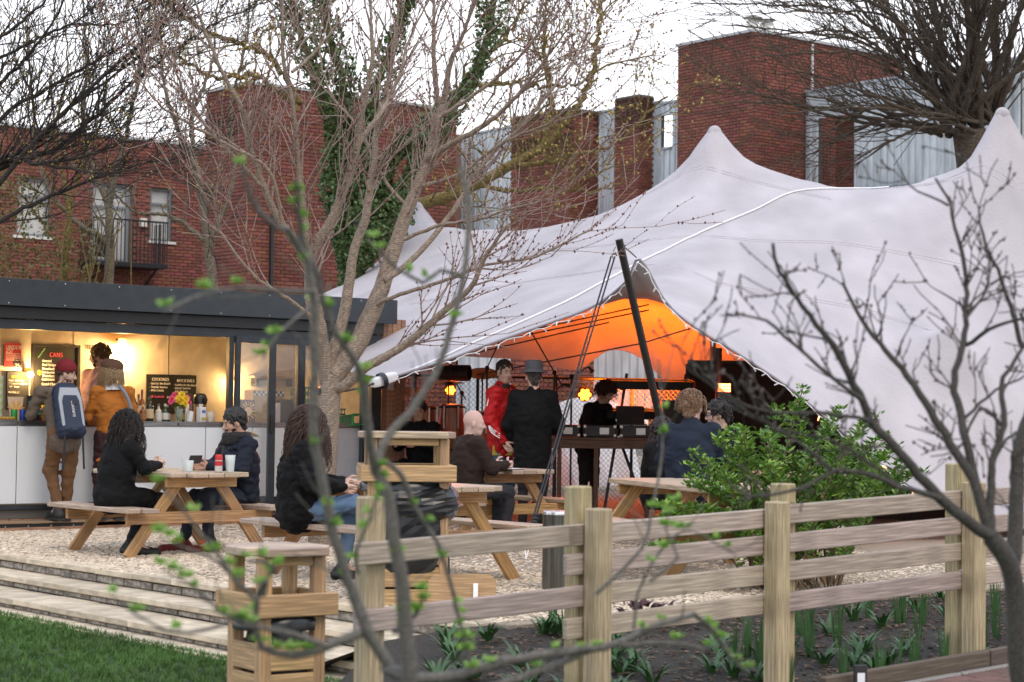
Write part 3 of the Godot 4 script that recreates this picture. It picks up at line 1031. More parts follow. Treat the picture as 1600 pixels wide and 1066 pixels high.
func kiosk_fittings() -> void:
	chalkboard("tall chalkboard headed CANS listing drinks and prices in white chalk", Vector2(1.19, 1.2), Vector2(1.79, 1.97), [
		["CANS", 0.05, 0.22, 0.12, "r"], ["Amstel", 0.028, 0.13, 0.19, "w"], ["£4.5", 0.028, 0.43, 0.19, "w"], ["Red Stripe", 0.028, 0.13, 0.235, "w"], ["£4", 0.028, 0.43, 0.235, "w"], ["Stowford Press", 0.028, 0.13, 0.28, "w"], ["£4", 0.028, 0.43, 0.28, "w"],
		["Stowford Mixed Berries", 0.022, 0.13, 0.32, "w"], ["£4.5", 0.028, 0.44, 0.32, "w"], ["Thatchers Haze", 0.028, 0.13, 0.36, "w"], ["Guinness", 0.028, 0.13, 0.4, "w"], ["Good Chemistry", 0.028, 0.13, 0.455, "w"], ["Wiper + True", 0.028, 0.13, 0.5, "w"], ["Arbor", 0.028, 0.13, 0.55, "w"],
		["GLUTEN FREE", 0.028, 0.12, 0.6, "y"], ["SPIRIT + MIXER", 0.028, 0.12, 0.655, "g"], ["WINE", 0.032, 0.13, 0.71, "y"], ["Merlot - Sauvignon", 0.024, 0.1, 0.745, "w"]])
	var fl := get_node("chalkboard")
	var dr := Geo.new()
	for i in 7:
		dr.ball(Vector3(-0.215 + 0.012 * i, 0.235 + 0.016 * i, 0.013), Vector3(0.008, 0.005, 0.003), 6, 4)
	geo_part(fl, "chalk_sprig", dr, mats["chalk_g"])
	var dq := Geo.new()
	for i in 8:
		dq.bar(Vector3(-0.2, 0.06, 0.013), Vector3(-0.2 + 0.03 * cos(i * TAU / 8), 0.06 + 0.03 * sin(i * TAU / 8), 0.013), 0.008, 0.003, Vector3.BACK)
	geo_part(fl, "chalk_sun", dq, mats["chalk_y"])
	chalkboard("small chalkboard headed SOFT DRINKS behind the bare bulb", Vector2(0.9, 1.22), Vector2(1.17, 1.65), [
		["SOFT DRINKS", 0.026, 0.05, 0.06, "y"], ["Pepsi · Diet Pepsi", 0.018, 0.02, 0.1, "w"], ["Old Jamaica Gingerbeer", 0.016, 0.02, 0.135, "w"], ["7UP · Tango", 0.018, 0.02, 0.17, "w"], ["WATER £1", 0.022, 0.02, 0.235, "w"], ["SNACKS £1", 0.024, 0.03, 0.32, "y"]], false)
	chalkboard("wide chalkboard headed COCKTAILS and MOCKTAILS above the vase of flowers", Vector2(2.65, 1.2), Vector2(3.32, 1.66), [
		["COCKTAILS", 0.034, 0.07, 0.06, "w"], ["MOCKTAILS", 0.034, 0.4, 0.07, "w"], ["- Sex On The Beach", 0.024, 0.04, 0.11, "w"], ["- Tequila Sunrise", 0.024, 0.04, 0.15, "w"], ["- Piña Colada", 0.024, 0.04, 0.19, "w"],
		["- Cuddles On The Beach", 0.022, 0.36, 0.12, "w"], ["- Desert Sunrise", 0.024, 0.36, 0.16, "w"], ["- Piña Nolada", 0.024, 0.36, 0.2, "w"], ["All Cocktails", 0.026, 0.05, 0.265, "p"], ["£7 Singles · £9 Doubles", 0.024, 0.27, 0.27, "w"]], false)
	# posters
	var p := thing("poster", "red poster reading UNDER 25 on the cream kiosk wall", "poster", kiosk_point(0.97, 1.835, -2.005), site_basis())
	part(p, "sheet", block(Vector3(0.2, 0.27, 0.006), 0.001), mat("poster_red", Color(0.5, 0.03, 0.04), 0.6))
	letters(p, "lettering", "UNDER", 0.042, Vector3(-0.085, 0.085, 0.004), Basis(), mat("poster_white", Color(0.8, 0.76, 0.74), 0.7))
	letters(p, "lettering", "25?", 0.042, Vector3(-0.085, 0.045, 0.004), Basis(), mats["poster_white"])
	for i in 5:
		letters(p, "lettering", ["IF YOU ARE LUCKY ENOUGH", "TO LOOK UNDER 25 YOU", "WILL BE ASKED TO PROVE", "THAT YOU ARE OVER 18", "WHEN YOU BUY ALCOHOL"][i], 0.012, Vector3(-0.085, 0.015 - i * 0.018, 0.004), Basis(), mats["poster_white"])
	letters(p, "lettering", "25", 0.045, Vector3(0.02, -0.12, 0.008), Basis(), mats["poster_white"])
	var pd := Geo.new()
	pd.lathe(PackedVector2Array([Vector2(0.05, 0.0), Vector2(0.05, 0.003), Vector2(0.001, 0.0031)]), 20, Transform3D(Basis(Vector3.RIGHT, PI / 2), Vector3(0.05, -0.085, 0.002)))
	geo_part(p, "dark_disc", pd, mat("poster_black", Color(0.02, 0.01, 0.01), 0.6))
	var tr := thing("wall_sign", "TRINITY lettering on the cream wall behind the barman's head", "sign", kiosk_point(1.87, 1.95, -2.012), site_basis())
	letters(tr, "lettering", "TRINITY/", 0.05, Vector3.ZERO, Basis(), mat("sign_black", Color(0.03, 0.03, 0.03), 0.7))
	letters(tr, "lettering", "Please order here", 0.02, Vector3(0.08, -0.06, 0), Basis(), mat("sign_grey", Color(0.35, 0.3, 0.25), 0.7))
	# lamps
	var l1 := thing("wall_lamp", "cone shaded wall lamp glowing above the counter", "lamp", kiosk_point(2.25, 1.93, -1.85), site_basis())
	var sh := Geo.new()
	sh.lathe(PackedVector2Array([Vector2(0.075, 0.0), Vector2(0.045, 0.12), Vector2(0.02, 0.13)]), 20)
	var shm := mat("lamp_shade", Color(0.75, 0.62, 0.42), 0.7)
	shm.backlight_enabled = true
	shm.backlight = Color(0.9, 0.7, 0.4)
	geo_part(l1, "lamp_shade", sh, shm)
	var bl := Geo.new()
	bl.ball(Vector3.ZERO, Vector3.ONE * 0.04, 12, 8)
	part(l1, "bulb", bl.mesh(), glow("bulb_glow", Color(1.0, 0.86, 0.62), 14.0), Transform3D(Basis(), Vector3(0, -0.03, 0)))
	part(l1, "arm", block(Vector3(0.02, 0.02, 0.14)), mats["black_metal"], Transform3D(Basis(), Vector3(0, 0.12, -0.08)))
	var cd := Geo.new()
	cd.tube(PackedVector3Array([Vector3(0.1, -0.02, -0.14), Vector3(0.14, -0.3, -0.145), Vector3(0.22, -0.55, -0.145), Vector3(0.28, -0.7, -0.145)]), PackedFloat32Array([0.005, 0.005, 0.005, 0.005]), 5)
	geo_part(l1, "cable", cd, mat("pale_cable", Color(0.6, 0.55, 0.45), 0.6))
	var l2 := thing("wall_lamp", "bare bulb wall lamp between the poster and the tall chalkboard", "lamp", kiosk_point(1.14, 1.62, -1.9), site_basis())
	part(l2, "bulb", bl.mesh(), mats["bulb_glow"], Transform3D(Basis().scaled(Vector3.ONE * 0.9), Vector3.ZERO))
	part(l2, "holder", block(Vector3(0.04, 0.05, 0.1)), mat("lamp_brass", Color(0.5, 0.36, 0.14), 0.3, "", Vector3.ONE, 0.9), Transform3D(Basis(), Vector3(-0.02, 0.05, -0.04)))
	var l3 := thing("wall_lamp", "bare bulb wall lamp seen through the open glazed door", "lamp", kiosk_point(3.83, 1.58, -1.9), site_basis())
	part(l3, "bulb", bl.mesh(), mats["bulb_glow"], Transform3D(Basis().scaled(Vector3.ONE * 0.9), Vector3.ZERO))
	part(l3, "holder", block(Vector3(0.04, 0.05, 0.1)), mats["lamp_brass"], Transform3D(Basis(), Vector3(-0.02, 0.05, -0.04)))
	for q in [[l1, 1.1, Vector3(0, -0.03, 0)], [l2, 0.6, Vector3.ZERO], [l3, 0.3, Vector3.ZERO]]:
		var li := OmniLight3D.new()
		li.name = "lamp_light"
		li.light_color = Color(1.0, 0.8, 0.52)
		li.light_energy = q[1]
		li.light_size = 0.04
		li.omni_range = 8.0
		li.omni_attenuation = 2.0
		li.shadow_enabled = true
		q[0].add_child(li)
		li.position = q[2]
	# bottles in a row
	var dg := Color(0.012, 0.02, 0.01)
	bottle("tall dark green whiskey bottle with cream label and red cap", 1.66, 0.36, 0.036, dg, Color(0.6, 0.52, 0.25), Color(0.15, 0.02, 0.02))
	bottle("amber rum bottle with white label and dark red cap", 1.76, 0.35, 0.034, Color(0.25, 0.07, 0.015), Color(0.62, 0.55, 0.5), Color(0.15, 0.02, 0.03))
	bottle("squat dark herbal liqueur bottle with orange and cream label", 1.855, 0.28, 0.045, dg, Color(0.55, 0.42, 0.25), Color(0.02, 0.04, 0.02))
	bottle("clear spirit bottle with a red cap behind the orange jacket", 1.57, 0.33, 0.034, Color(0.5, 0.46, 0.38), Color(0.6, 0.55, 0.45), Color(0.6, 0.05, 0.02), -0.6)
	bottle("small white capped clear bottle beside the dark green bottle", 1.95, 0.2, 0.034, Color(0.55, 0.5, 0.42), Color(0.62, 0.6, 0.55), Color(0.1, 0.08, 0.06), -0.42)
	bottle("green gin bottle with a red seal and pale label", 2.03, 0.2, 0.035, Color(0.02, 0.05, 0.025), Color(0.6, 0.58, 0.5), Color(0.5, 0.48, 0.42), -0.42)
	bottle("short dark brown bottle beside the flower vase", 2.1, 0.19, 0.036, Color(0.04, 0.02, 0.012), Color(0.45, 0.36, 0.25), Color(0.3, 0.28, 0.22), -0.5)
	bottle("small amber liqueur bottle half hidden by the woman's dark hair", 1.72, 0.19, 0.038, Color(0.2, 0.06, 0.015), Color(0.3, 0.14, 0.05), Color(0.5, 0.35, 0.1), -0.35)
	bottle("dark bitters bottle beside the coffee flasks", 2.31, 0.2, 0.03, Color(0.02, 0.015, 0.012), Color(0.45, 0.4, 0.1), Color(0.05, 0.05, 0.05), -0.55)
	bottle("pale amber bottle standing behind the squat liqueur bottle", 1.81, 0.3, 0.034, Color(0.3, 0.16, 0.05), Color(0.5, 0.42, 0.3), Color(0.1, 0.05, 0.03), -0.62)
	# vase of flowers
	var v := thing("flower_vase", "glass vase of yellow and pink flowers on the kiosk counter", "vase", kiosk_point(2.2, 1.106, -0.42))
	var vg := Geo.new()
	vg.lathe(PackedVector2Array([Vector2(0.001, 0), Vector2(0.032, 0), Vector2(0.034, 0.06), Vector2(0.055, 0.17), Vector2(0.051, 0.17), Vector2(0.03, 0.06)]), 18)
	geo_part(v, "vase_glass", vg, pane("vase_glass", Color(0.8, 0.85, 0.8), 0.2))
	var sg := Geo.new()
	for i in 14:
		var an := i * 2.4
		sg.rod(Vector3(cos(an) * 0.015, 0.02, sin(an) * 0.015), Vector3(cos(an) * 0.05, 0.22, sin(an) * 0.05), 0.004, 5)
	for i in 30:
		var an := rng.randf() * TAU
		leaf_blade(sg, Vector3(cos(an) * 0.03, 0.12, sin(an) * 0.03), Vector3(cos(an), 0, sin(an)), 0.1, 0.012, 0.7)
	geo_part(v, "stems", sg, mat("stem_green", Color(0.12, 0.2, 0.03), 0.6))
	var yel := mat("petal_yellow", Color(0.85, 0.62, 0.04), 0.7)
	var pink := mat("petal_pink", Color(0.8, 0.12, 0.25), 0.7)
	for f in [[0.0, 0.24, 0.05, 0.05, 0], [0.06, 0.25, 0.02, 0.045, 0], [0.02, 0.29, 0.02, 0.05, 0], [-0.03, 0.25, 0.03, 0.04, 0], [0.05, 0.2, 0.05, 0.035, 0], [-0.1, 0.25, 0.02, 0.042, 1], [-0.12, 0.22, 0.03, 0.03, 1], [0.11, 0.27, 0.0, 0.03, 1], [0.12, 0.22, 0.02, 0.025, 1], [-0.06, 0.3, 0.0, 0.03, 1]]:
		var pg := Geo.new()
		for i in 60:
			var th := rng.randf() * PI
			var an := rng.randf() * TAU
			var d := Vector3(sin(th) * cos(an), cos(th), sin(th) * sin(an))
			var t = d.cross(Vector3(0.3, 0.5, 0.8)).normalized() * f[3] * 0.28
			pg.quad(d * f[3] * 0.4 - t, d * f[3] * 0.4 + t, d * f[3] + t * 0.8, d * f[3] - t * 0.8)
		geo_part(v, "flower", pg, yel if f[4] == 0 else pink, Transform3D(Basis(), site_basis() * Vector3(f[0], f[1], f[2])))
	# coffee flasks, carton, cards
	for i in 2:
		var t := thing("coffee_flask", ["pump coffee flask beside the flowers, white carton in front", "pump coffee flask next to the open door frame"][i], "flask", kiosk_point(2.39 + 0.18 * i, 1.106, -0.6), site_basis())
		var tg := Geo.new()
		tg.lathe(PackedVector2Array([Vector2(0.07, 0.0), Vector2(0.072, 0.2), Vector2(0.068, 0.21)]), 20)
		geo_part(t, "body", tg, mat("flask_steel", Color(0.55, 0.5, 0.45), 0.2, "", Vector3.ONE, 0.95))
		var th := Geo.new()
		th.lathe(PackedVector2Array([Vector2(0.075, 0.205), Vector2(0.078, 0.26), Vector2(0.07, 0.3), Vector2(0.05, 0.32), Vector2(0.001, 0.325)]), 20)
		geo_part(t, "pump_head", th, mat("flask_black", Color(0.03, 0.025, 0.02), 0.3))
		part(t, "spout", block(Vector3(0.04, 0.04, 0.09), 0.01), mats["flask_black"], Transform3D(Basis(), Vector3(0, 0.25, 0.09)))
	var ca := thing("milk_carton", "white milk carton with blue print in front of a coffee flask", "carton", kiosk_point(2.47, 1.106, -0.4), site_basis(0.3))
	part(ca, "box", block(Vector3(0.09, 0.17, 0.07)), mats["white_card"], Transform3D(Basis(), Vector3(0, 0.085, 0)))
	part(ca, "print", block(Vector3(0.06, 0.03, 0.004), 0.001), mat("print_blue", Color(0.1, 0.15, 0.5), 0.6), Transform3D(Basis(), Vector3(0, 0.12, 0.036)))
	part(ca, "print", block(Vector3(0.07, 0.035, 0.004), 0.001), mat("print_ochre", Color(0.55, 0.4, 0.12), 0.6), Transform3D(Basis(), Vector3(0, 0.04, 0.036)))
	cup("glass_jug", "small clear jug in front of the flask by the door", kiosk_point(2.6, 1.106, -0.42), 0.05, 0.12, pane("jug_glass", Color(0.85, 0.87, 0.85), 0.25))
	var pc := thing("card_holder", "leaning white cards in a holder beside the flower vase", "cards", kiosk_point(2.3, 1.106, -0.36), site_basis(0.2) * Basis(Vector3.BACK, -0.2))
	part(pc, "cards", block(Vector3(0.05, 0.12, 0.03)), mats["white_card"], Transform3D(Basis(), Vector3(0, 0.065, 0)))
	# left end of the counter
	var cs := thing("counter_sign", "small black sign reading CARD ONLY PLEASE on the counter", "sign", kiosk_point(0.45, 1.106, -0.36), site_basis())
	part(cs, "board", block(Vector3(0.14, 0.26, 0.02), 0.01), mats["blackboard"], Transform3D(Basis(Vector3.RIGHT, -0.1), Vector3(0, 0.135, 0)))
	part(cs, "foot", block(Vector3(0.15, 0.02, 0.08)), mat("sign_foot", Color(0.12, 0.03, 0.02), 0.6), Transform3D(Basis(), Vector3(0, 0.01, 0.0)))
	for i in 3:
		letters(cs, "lettering", ["CARD", "ONLY", "PLEASE"][i], 0.032, Vector3([-0.055, -0.03, -0.058][i], 0.19 - 0.055 * i, 0.008 + 0.006 * i), Basis(Vector3.RIGHT, -0.1), mat("chalk_t", Color(0.1, 0.6, 0.42), 0.9))
	var cc := thing("snack_box", "striped cardboard snack box on the counter by the backpack", "box", kiosk_point(0.63, 1.106, -0.4), site_basis())
	for i in 5:
		part(cc, "side", block(Vector3(0.17, 0.017, 0.12), 0.002), mat("snack_card_%d" % (i % 2), [Color(0.55, 0.3, 0.1), Color(0.42, 0.17, 0.05)][i % 2], 0.7), Transform3D(Basis(), Vector3(0, 0.0095 + i * 0.0175, 0)))
	for i in 9:
		part(cc, "packet", block(Vector3(0.03, 0.05, 0.08), 0.008), mat("packet_%d" % (i % 3), [Color(0.05, 0.03, 0.03), Color(0.5, 0.35, 0.1), Color(0.3, 0.05, 0.03)][i % 3], 0.4), Transform3D(Basis(Vector3.BACK, rng.randf_range(-0.3, 0.3)), Vector3(-0.07 + 0.0175 * i, 0.1, 0)))
	can("soda_can", "green soda can at the end of the counter", kiosk_point(0.24, 1.106, -0.36), mat("can_green", Color(0.03, 0.25, 0.05), 0.35, "", Vector3.ONE, 0.3), mats["can_green"], 0.12)
	can("soda_can", "blue soda can beside the black CARD ONLY sign", kiosk_point(0.335, 1.106, -0.36), mat("can_blue", Color(0.02, 0.06, 0.3), 0.35, "", Vector3.ONE, 0.3), mats["can_blue"], 0.12)
	var mn := thing("menu_holder", "tapered card menu with orange sun rays on the counter", "menu", kiosk_point(0.32, 1.106, -0.5), site_basis())
	var mg := Geo.new()
	mg.slab(PackedVector2Array([Vector2(-0.06, 0.0), Vector2(0.06, 0.0), Vector2(0.085, -0.25), Vector2(-0.09, -0.25)]), -0.006, 0.006, Transform3D(Basis(Vector3.RIGHT, PI / 2), Vector3.ZERO))
	geo_part(mn, "card", mg, mat("menu_card", Color(0.62, 0.45, 0.3), 0.7))
	for i in 7:
		var an := 0.35 + i * 0.4
		part(mn, "ray", block(Vector3(0.09, 0.012, 0.004), 0.001), mat("menu_ray_%d" % (i % 2), [Color(0.75, 0.28, 0.12), Color(0.8, 0.6, 0.1)][i % 2], 0.7), Transform3D(Basis(Vector3.BACK, an), Vector3(cos(an) * 0.055, 0.1 + sin(an) * 0.07, 0.009)))
	var gs := thing("cup_stack", "tall stack of pale green plastic cups at the counter's end", "cups", kiosk_point(0.12, 1.106, -0.5))
	for i in 12:
		var g := Geo.new()
		g.lathe(PackedVector2Array([Vector2(0.045, 0.0), Vector2(0.055, 0.045), Vector2(0.058, 0.046), Vector2(0.05, 0.046)]), 16)
		geo_part(gs, "cup", g, mat("cup_lime_%d" % (i % 2), [Color(0.45, 0.6, 0.25), Color(0.62, 0.66, 0.5)][i % 2], 0.4), Transform3D(Basis(), Vector3(0, i * 0.038, 0)))
	var sn := thing("snack_tray", "low tray of crisps and snacks beside the green cups", "tray", kiosk_point(0.16, 1.106, -0.34), site_basis())
	part(sn, "tray", block(Vector3(0.2, 0.02, 0.1)), mat("tray_brown", Color(0.2, 0.1, 0.03), 0.6), Transform3D(Basis(), Vector3(-0.03, 0.012, 0)))
	for i in 8:
		part(sn, "snack", block(Vector3(0.04, 0.02, 0.04), 0.006), mat("snack_gold", Color(0.5, 0.3, 0.05), 0.6), Transform3D(Basis(Vector3.UP, i * 0.7), Vector3(-0.11 + 0.023 * i, 0.032, 0.01)))
	# behind the glazed doors: crates, shelf, bags
	for i in 7:
		crate(kiosk_point(3.95 + (0.32 if i > 4 else 0.0), 1.12 + (i % 5) * 0.082, -0.55), site_basis(), "green slotted plastic bottle crate stacked behind the glazed door", Color(0.02, 0.16, 0.05))
	crate(kiosk_point(4.36, 1.13, -0.36), site_basis(0.2) * Basis(Vector3.RIGHT, 1.45), "bright green plastic basket standing on end by the tree trunk", Color(0.01, 0.4, 0.08), 0.26)
	var sf := thing("wall_shelf", "small wall shelf with cartons seen through the door glass", "shelf", kiosk_point(4.35, 1.66, -1.95), site_basis())
	part(sf, "board", block(Vector3(0.6, 0.025, 0.16)), mat("shelf_wood", Color(0.35, 0.25, 0.16), 0.6))
	for i in 3:
		part(sf, "bracket", block(Vector3(0.02, 0.1, 0.12)), mats["black_metal"], Transform3D(Basis(), Vector3(-0.25 + 0.25 * i, -0.065, 0)))
	var cx := thing("checker_box", "cardboard box with a black and white chequered band behind the door glass", "box", kiosk_point(3.5, 1.12, -0.75), site_basis())
	part(cx, "box", block(Vector3(0.42, 0.36, 0.2)), mat("brown_card", Color(0.42, 0.27, 0.12), 0.8), Transform3D(Basis(), Vector3(0, 0.18, 0)))
	for i in 14:
		for j in 2:
			part(cx, "check", block(Vector3(0.029, 0.025, 0.004), 0.001), mats["blackboard"] if (i + j) % 2 else mats["white_card"], Transform3D(Basis(), Vector3(-0.19 + 0.029 * i, 0.31 + 0.026 * j, 0.102)))
	var tb := thing("paper_bag", "pale folded paper bag leaning inside the glazed door", "bag", kiosk_point(3.42, 1.106, -0.42), site_basis(0.4))
	var tg := Geo.new()
	tg.slab(PackedVector2Array([Vector2(-0.1, 0), Vector2(0.09, 0), Vector2(0.09, -0.23), Vector2(0.03, -0.22)]), -0.03, 0.03, Transform3D(Basis(Vector3.RIGHT, PI / 2), Vector3.ZERO))
	geo_part(tb, "bag", tg, mat("pale_paper", Color(0.55, 0.5, 0.52), 0.8))
	var lp := thing("picture_card", "bright rayed picture card propped behind the open door", "card", kiosk_point(3.1, 1.106, -0.5), site_basis())
	part(lp, "card", block(Vector3(0.24, 0.26, 0.01)), mat("card_plum", Color(0.1, 0.05, 0.06), 0.6), Transform3D(Basis(), Vector3(0, 0.13, 0)))
	for i in 16:
		var an := i * TAU / 16
		part(lp, "ray", block(Vector3(0.05, 0.014, 0.004), 0.001), mat("card_ray_%d" % (i % 3), [Color(0.7, 0.5, 0.05), Color(0.6, 0.15, 0.1), Color(0.75, 0.6, 0.4)][i % 3], 0.6), Transform3D(Basis(Vector3.BACK, an), Vector3(0.03 + cos(an) * 0.075, 0.13 + sin(an) * 0.09, 0.008)))
	var lg := Geo.new()
	lg.lathe(PackedVector2Array([Vector2(0.05, 0.0), Vector2(0.05, 0.004), Vector2(0.001, 0.0041)]), 18, Transform3D(Basis(Vector3.RIGHT, PI / 2), Vector3(0.03, 0.13, 0.006)))
	geo_part(lp, "face", lg, mat("card_face", Color(0.75, 0.5, 0.25), 0.6))
	var dk := thing("dark_bag", "dark cloth bag standing on the counter inside the glazed door", "bag", kiosk_point(3.62, 1.106, -0.5), site_basis())
	var dg2 := Geo.new()
	crumpled(dg2, Vector3(-0.12, 0, -0.08), Vector3(0.1, 0.28, 0.08), 0.06, 9)
	geo_part(dk, "bag", dg2, mat("dark_cloth", Color(0.02, 0.02, 0.02), 0.8))


func crate(at: Vector3, bs: Basis, label: String, c: Color, h := 0.08) -> void:
	var r := thing("bottle_crate" if h < 0.2 else "plastic_basket", label, "crate" if h < 0.2 else "basket", at, bs, "green plastic crates behind the glass" if h < 0.2 else "")
	var m := mat("crate_green_%s" % c.to_html(false), c, 0.45)
	var w := 0.3 if h < 0.2 else 0.26
	var d := 0.24 if h < 0.2 else 0.12
	part(r, "base", block(Vector3(w, 0.008, d)), m, Transform3D(Basis(), Vector3(0, 0.004, 0)))
	for s in [-1, 1]:
		for y in [0.012, h - 0.01]:
			part(r, "rim", block(Vector3(w, 0.016, 0.01)), m, Transform3D(Basis(), Vector3(0, y, s * d / 2.0)))
			part(r, "rim", block(Vector3(0.01, 0.016, d)), m, Transform3D(Basis(), Vector3(s * w / 2.0, y, 0)))
		for i in 8:
			part(r, "rib", block(Vector3(0.014, h, 0.006), 0.002), m, Transform3D(Basis(), Vector3(-w / 2.0 + 0.02 + i * (w - 0.04) / 7.0, h / 2.0, s * d / 2.0)))


# ---------------------------------------------------------------- brick and metal buildings behind
func brick_face(r: Node3D, at: Vector3, along: Vector3, out: Vector3, ln: float, y0: float, y1: float, holes := [], singles := 0, stain := 0.0, red := Color(0.33, 0.112, 0.08)) -> void:
	# at: lower corner in the building's axes; along: unit direction of the courses; out: which way the face looks
	var h := y1 - y0
	var mortar := mat("brick_mortar", Color(0.3, 0.17, 0.13), 0.95, "speck", Vector3(2, 2, 2))
	var bs := Basis(along, Vector3.UP, along.cross(Vector3.UP))
	# wall core, cut round the openings
	var ys := [0.0, h]
	for q in holes:
		ys.append(q[1])
		ys.append(q[3])
	ys.sort()
	for i in ys.size() - 1:
		var ya: float = ys[i]
		var yb: float = ys[i + 1]
		if yb - ya < 0.01:
			continue
		var xs := [[0.0, ln]]
		for q in holes:
			if q[1] < (ya + yb) / 2.0 and q[3] > (ya + yb) / 2.0:
				var nx := []
				for s in xs:
					if q[0] > s[0] and q[2] < s[1]:
						nx.append([s[0], q[0]])
						nx.append([q[2], s[1]])
					else:
						nx.append(s)
				xs = nx
		for s in xs:
			part(r, "wall", block(Vector3(s[1] - s[0], yb - ya, 0.2), 0.001), mortar, Transform3D(bs, at + along * ((s[0] + s[1]) / 2.0) + Vector3(0, y0 + (ya + yb) / 2.0, 0) - out * 0.112))
	var m := block(Vector3(0.213, 0.063, 0.03), 0.004)
	var places := []
	var tints := []
	var n := 0
	var skin := []
	for k in 4:
		var w: float = [0.8, 0.95, 1.1, 0.6][k]
		skin.append(mat("brick_%d" % k, Color(red.r * w, red.g * w, red.b * w), 0.9, "speck", Vector3(2, 2, 2)))
	var rows := int(h / 0.075)
	var fn := FastNoiseLite.new()
	fn.frequency = 0.35
	for j in rows:
		var y := h - 0.04 - j * 0.075
		var x := -0.1 + (0.1125 if j % 2 else 0.0)
		while x < ln:
			var cx := clampf(x + 0.1125, 0.0, ln)
			var wd := 0.213
			var lo := maxf(x, 0.0)
			var hi := minf(x + 0.213, ln)
			x += 0.225
			if hi - lo < 0.05:
				continue
			wd = hi - lo
			cx = (lo + hi) / 2.0
			var open := false
			for q in holes:
				if cx > q[0] - 0.05 and cx < q[2] + 0.05 and y > q[1] - 0.02 and y < q[3] + 0.02:
					open = true
			if open:
				continue
			var p := at + along * cx + Vector3(0, y0 + y, 0) + out * (0.001 + rng.randf() * 0.005)
			if n < singles and is_equal_approx(wd, 0.213) and j > 1:
				part(r, "brick", m, skin[rng.randi() % 3], Transform3D(bs, p))
				n += 1
				continue
			var w := rng.randf_range(0.72, 1.18) * (1.0 + 0.25 * fn.get_noise_2d(cx * 2.0, y * 2.0))
			if stain > 0.0:   # soot and lichen below the coping, ragged, seen on the photograph's parapets
				w *= 1.0 - 0.72 * clampf((stain - (h - y)) / stain * 1.6 + fn.get_noise_2d(cx * 6.0, y * 4.0), 0.0, 1.0)
			places.append(Transform3D(bs.scaled_local(Vector3(wd / 0.213, 1, 1)), p))
			tints.append(Color(red.r * w, red.g * w * rng.randf_range(0.85, 1.2), red.b * w * rng.randf_range(0.85, 1.2)))
	scatter(r, "brickwork", m, tinted("brick_skin", 0.9, "speck", Vector3(2, 2, 2)), places, tints)


func clad(r: Node3D, at: Vector3, along: Vector3, out: Vector3, ln: float, y0: float, y1: float, c := Color(0.62, 0.68, 0.72)) -> void:
	# trapezoid sheet metal, one sheet a metre
	var n := int(ceil(ln))
	for i in n:
		var g := Geo.new()
		var w := minf(1.0, ln - i)
		var k := maxi(2, int(round(w / 0.2)))
		for j in k:
			var x0 := i * 1.0 + j * w / k
			var s := w / k
			var q := [[0.0, 0.0], [0.36, 0.0], [0.46, 0.035], [0.9, 0.035], [1.0, 0.0]]
			for z in 4:
				var a = at + along * (x0 + q[z][0] * s) + out * q[z][1]
				var b = at + along * (x0 + q[z + 1][0] * s) + out * q[z + 1][1]
				if along.cross(Vector3.UP).dot(out) < 0:
					var t = a
					a = b
					b = t
				g.quad(a + Vector3(0, y0, 0), b + Vector3(0, y0, 0), b + Vector3(0, y1 - 0.02 * (i % 2), 0), a + Vector3(0, y1 - 0.02 * (i % 2), 0))
		geo_part(r, "metal_sheet", g, mat("sheet_metal_%d_%s" % [i % 3, c.to_html(false)], c * [1.0, 0.93, 1.05][i % 3], 0.5, "stain", Vector3(0.7, 0.25, 0.7), 0.1))
	part(r, "sheet_backing", block(Vector3(ln, y1 - y0 - 0.05, 0.1), 0.001), mat("sheet_dark", Color(0.08, 0.08, 0.08), 0.8), Transform3D(Basis(along, Vector3.UP, along.cross(Vector3.UP)), at + along * ln / 2.0 + Vector3(0, (y0 + y1) / 2.0, 0) - out * 0.06))
	part(r, "capping", block(Vector3(ln, 0.06, 0.16), 0.004), mat("capping_metal", Color(0.36, 0.4, 0.44), 0.5, "", Vector3.ONE, 0.3), Transform3D(Basis(along, Vector3.UP, along.cross(Vector3.UP)), at + along * ln / 2.0 + Vector3(0, y1 + 0.025, 0) - out * 0.02))


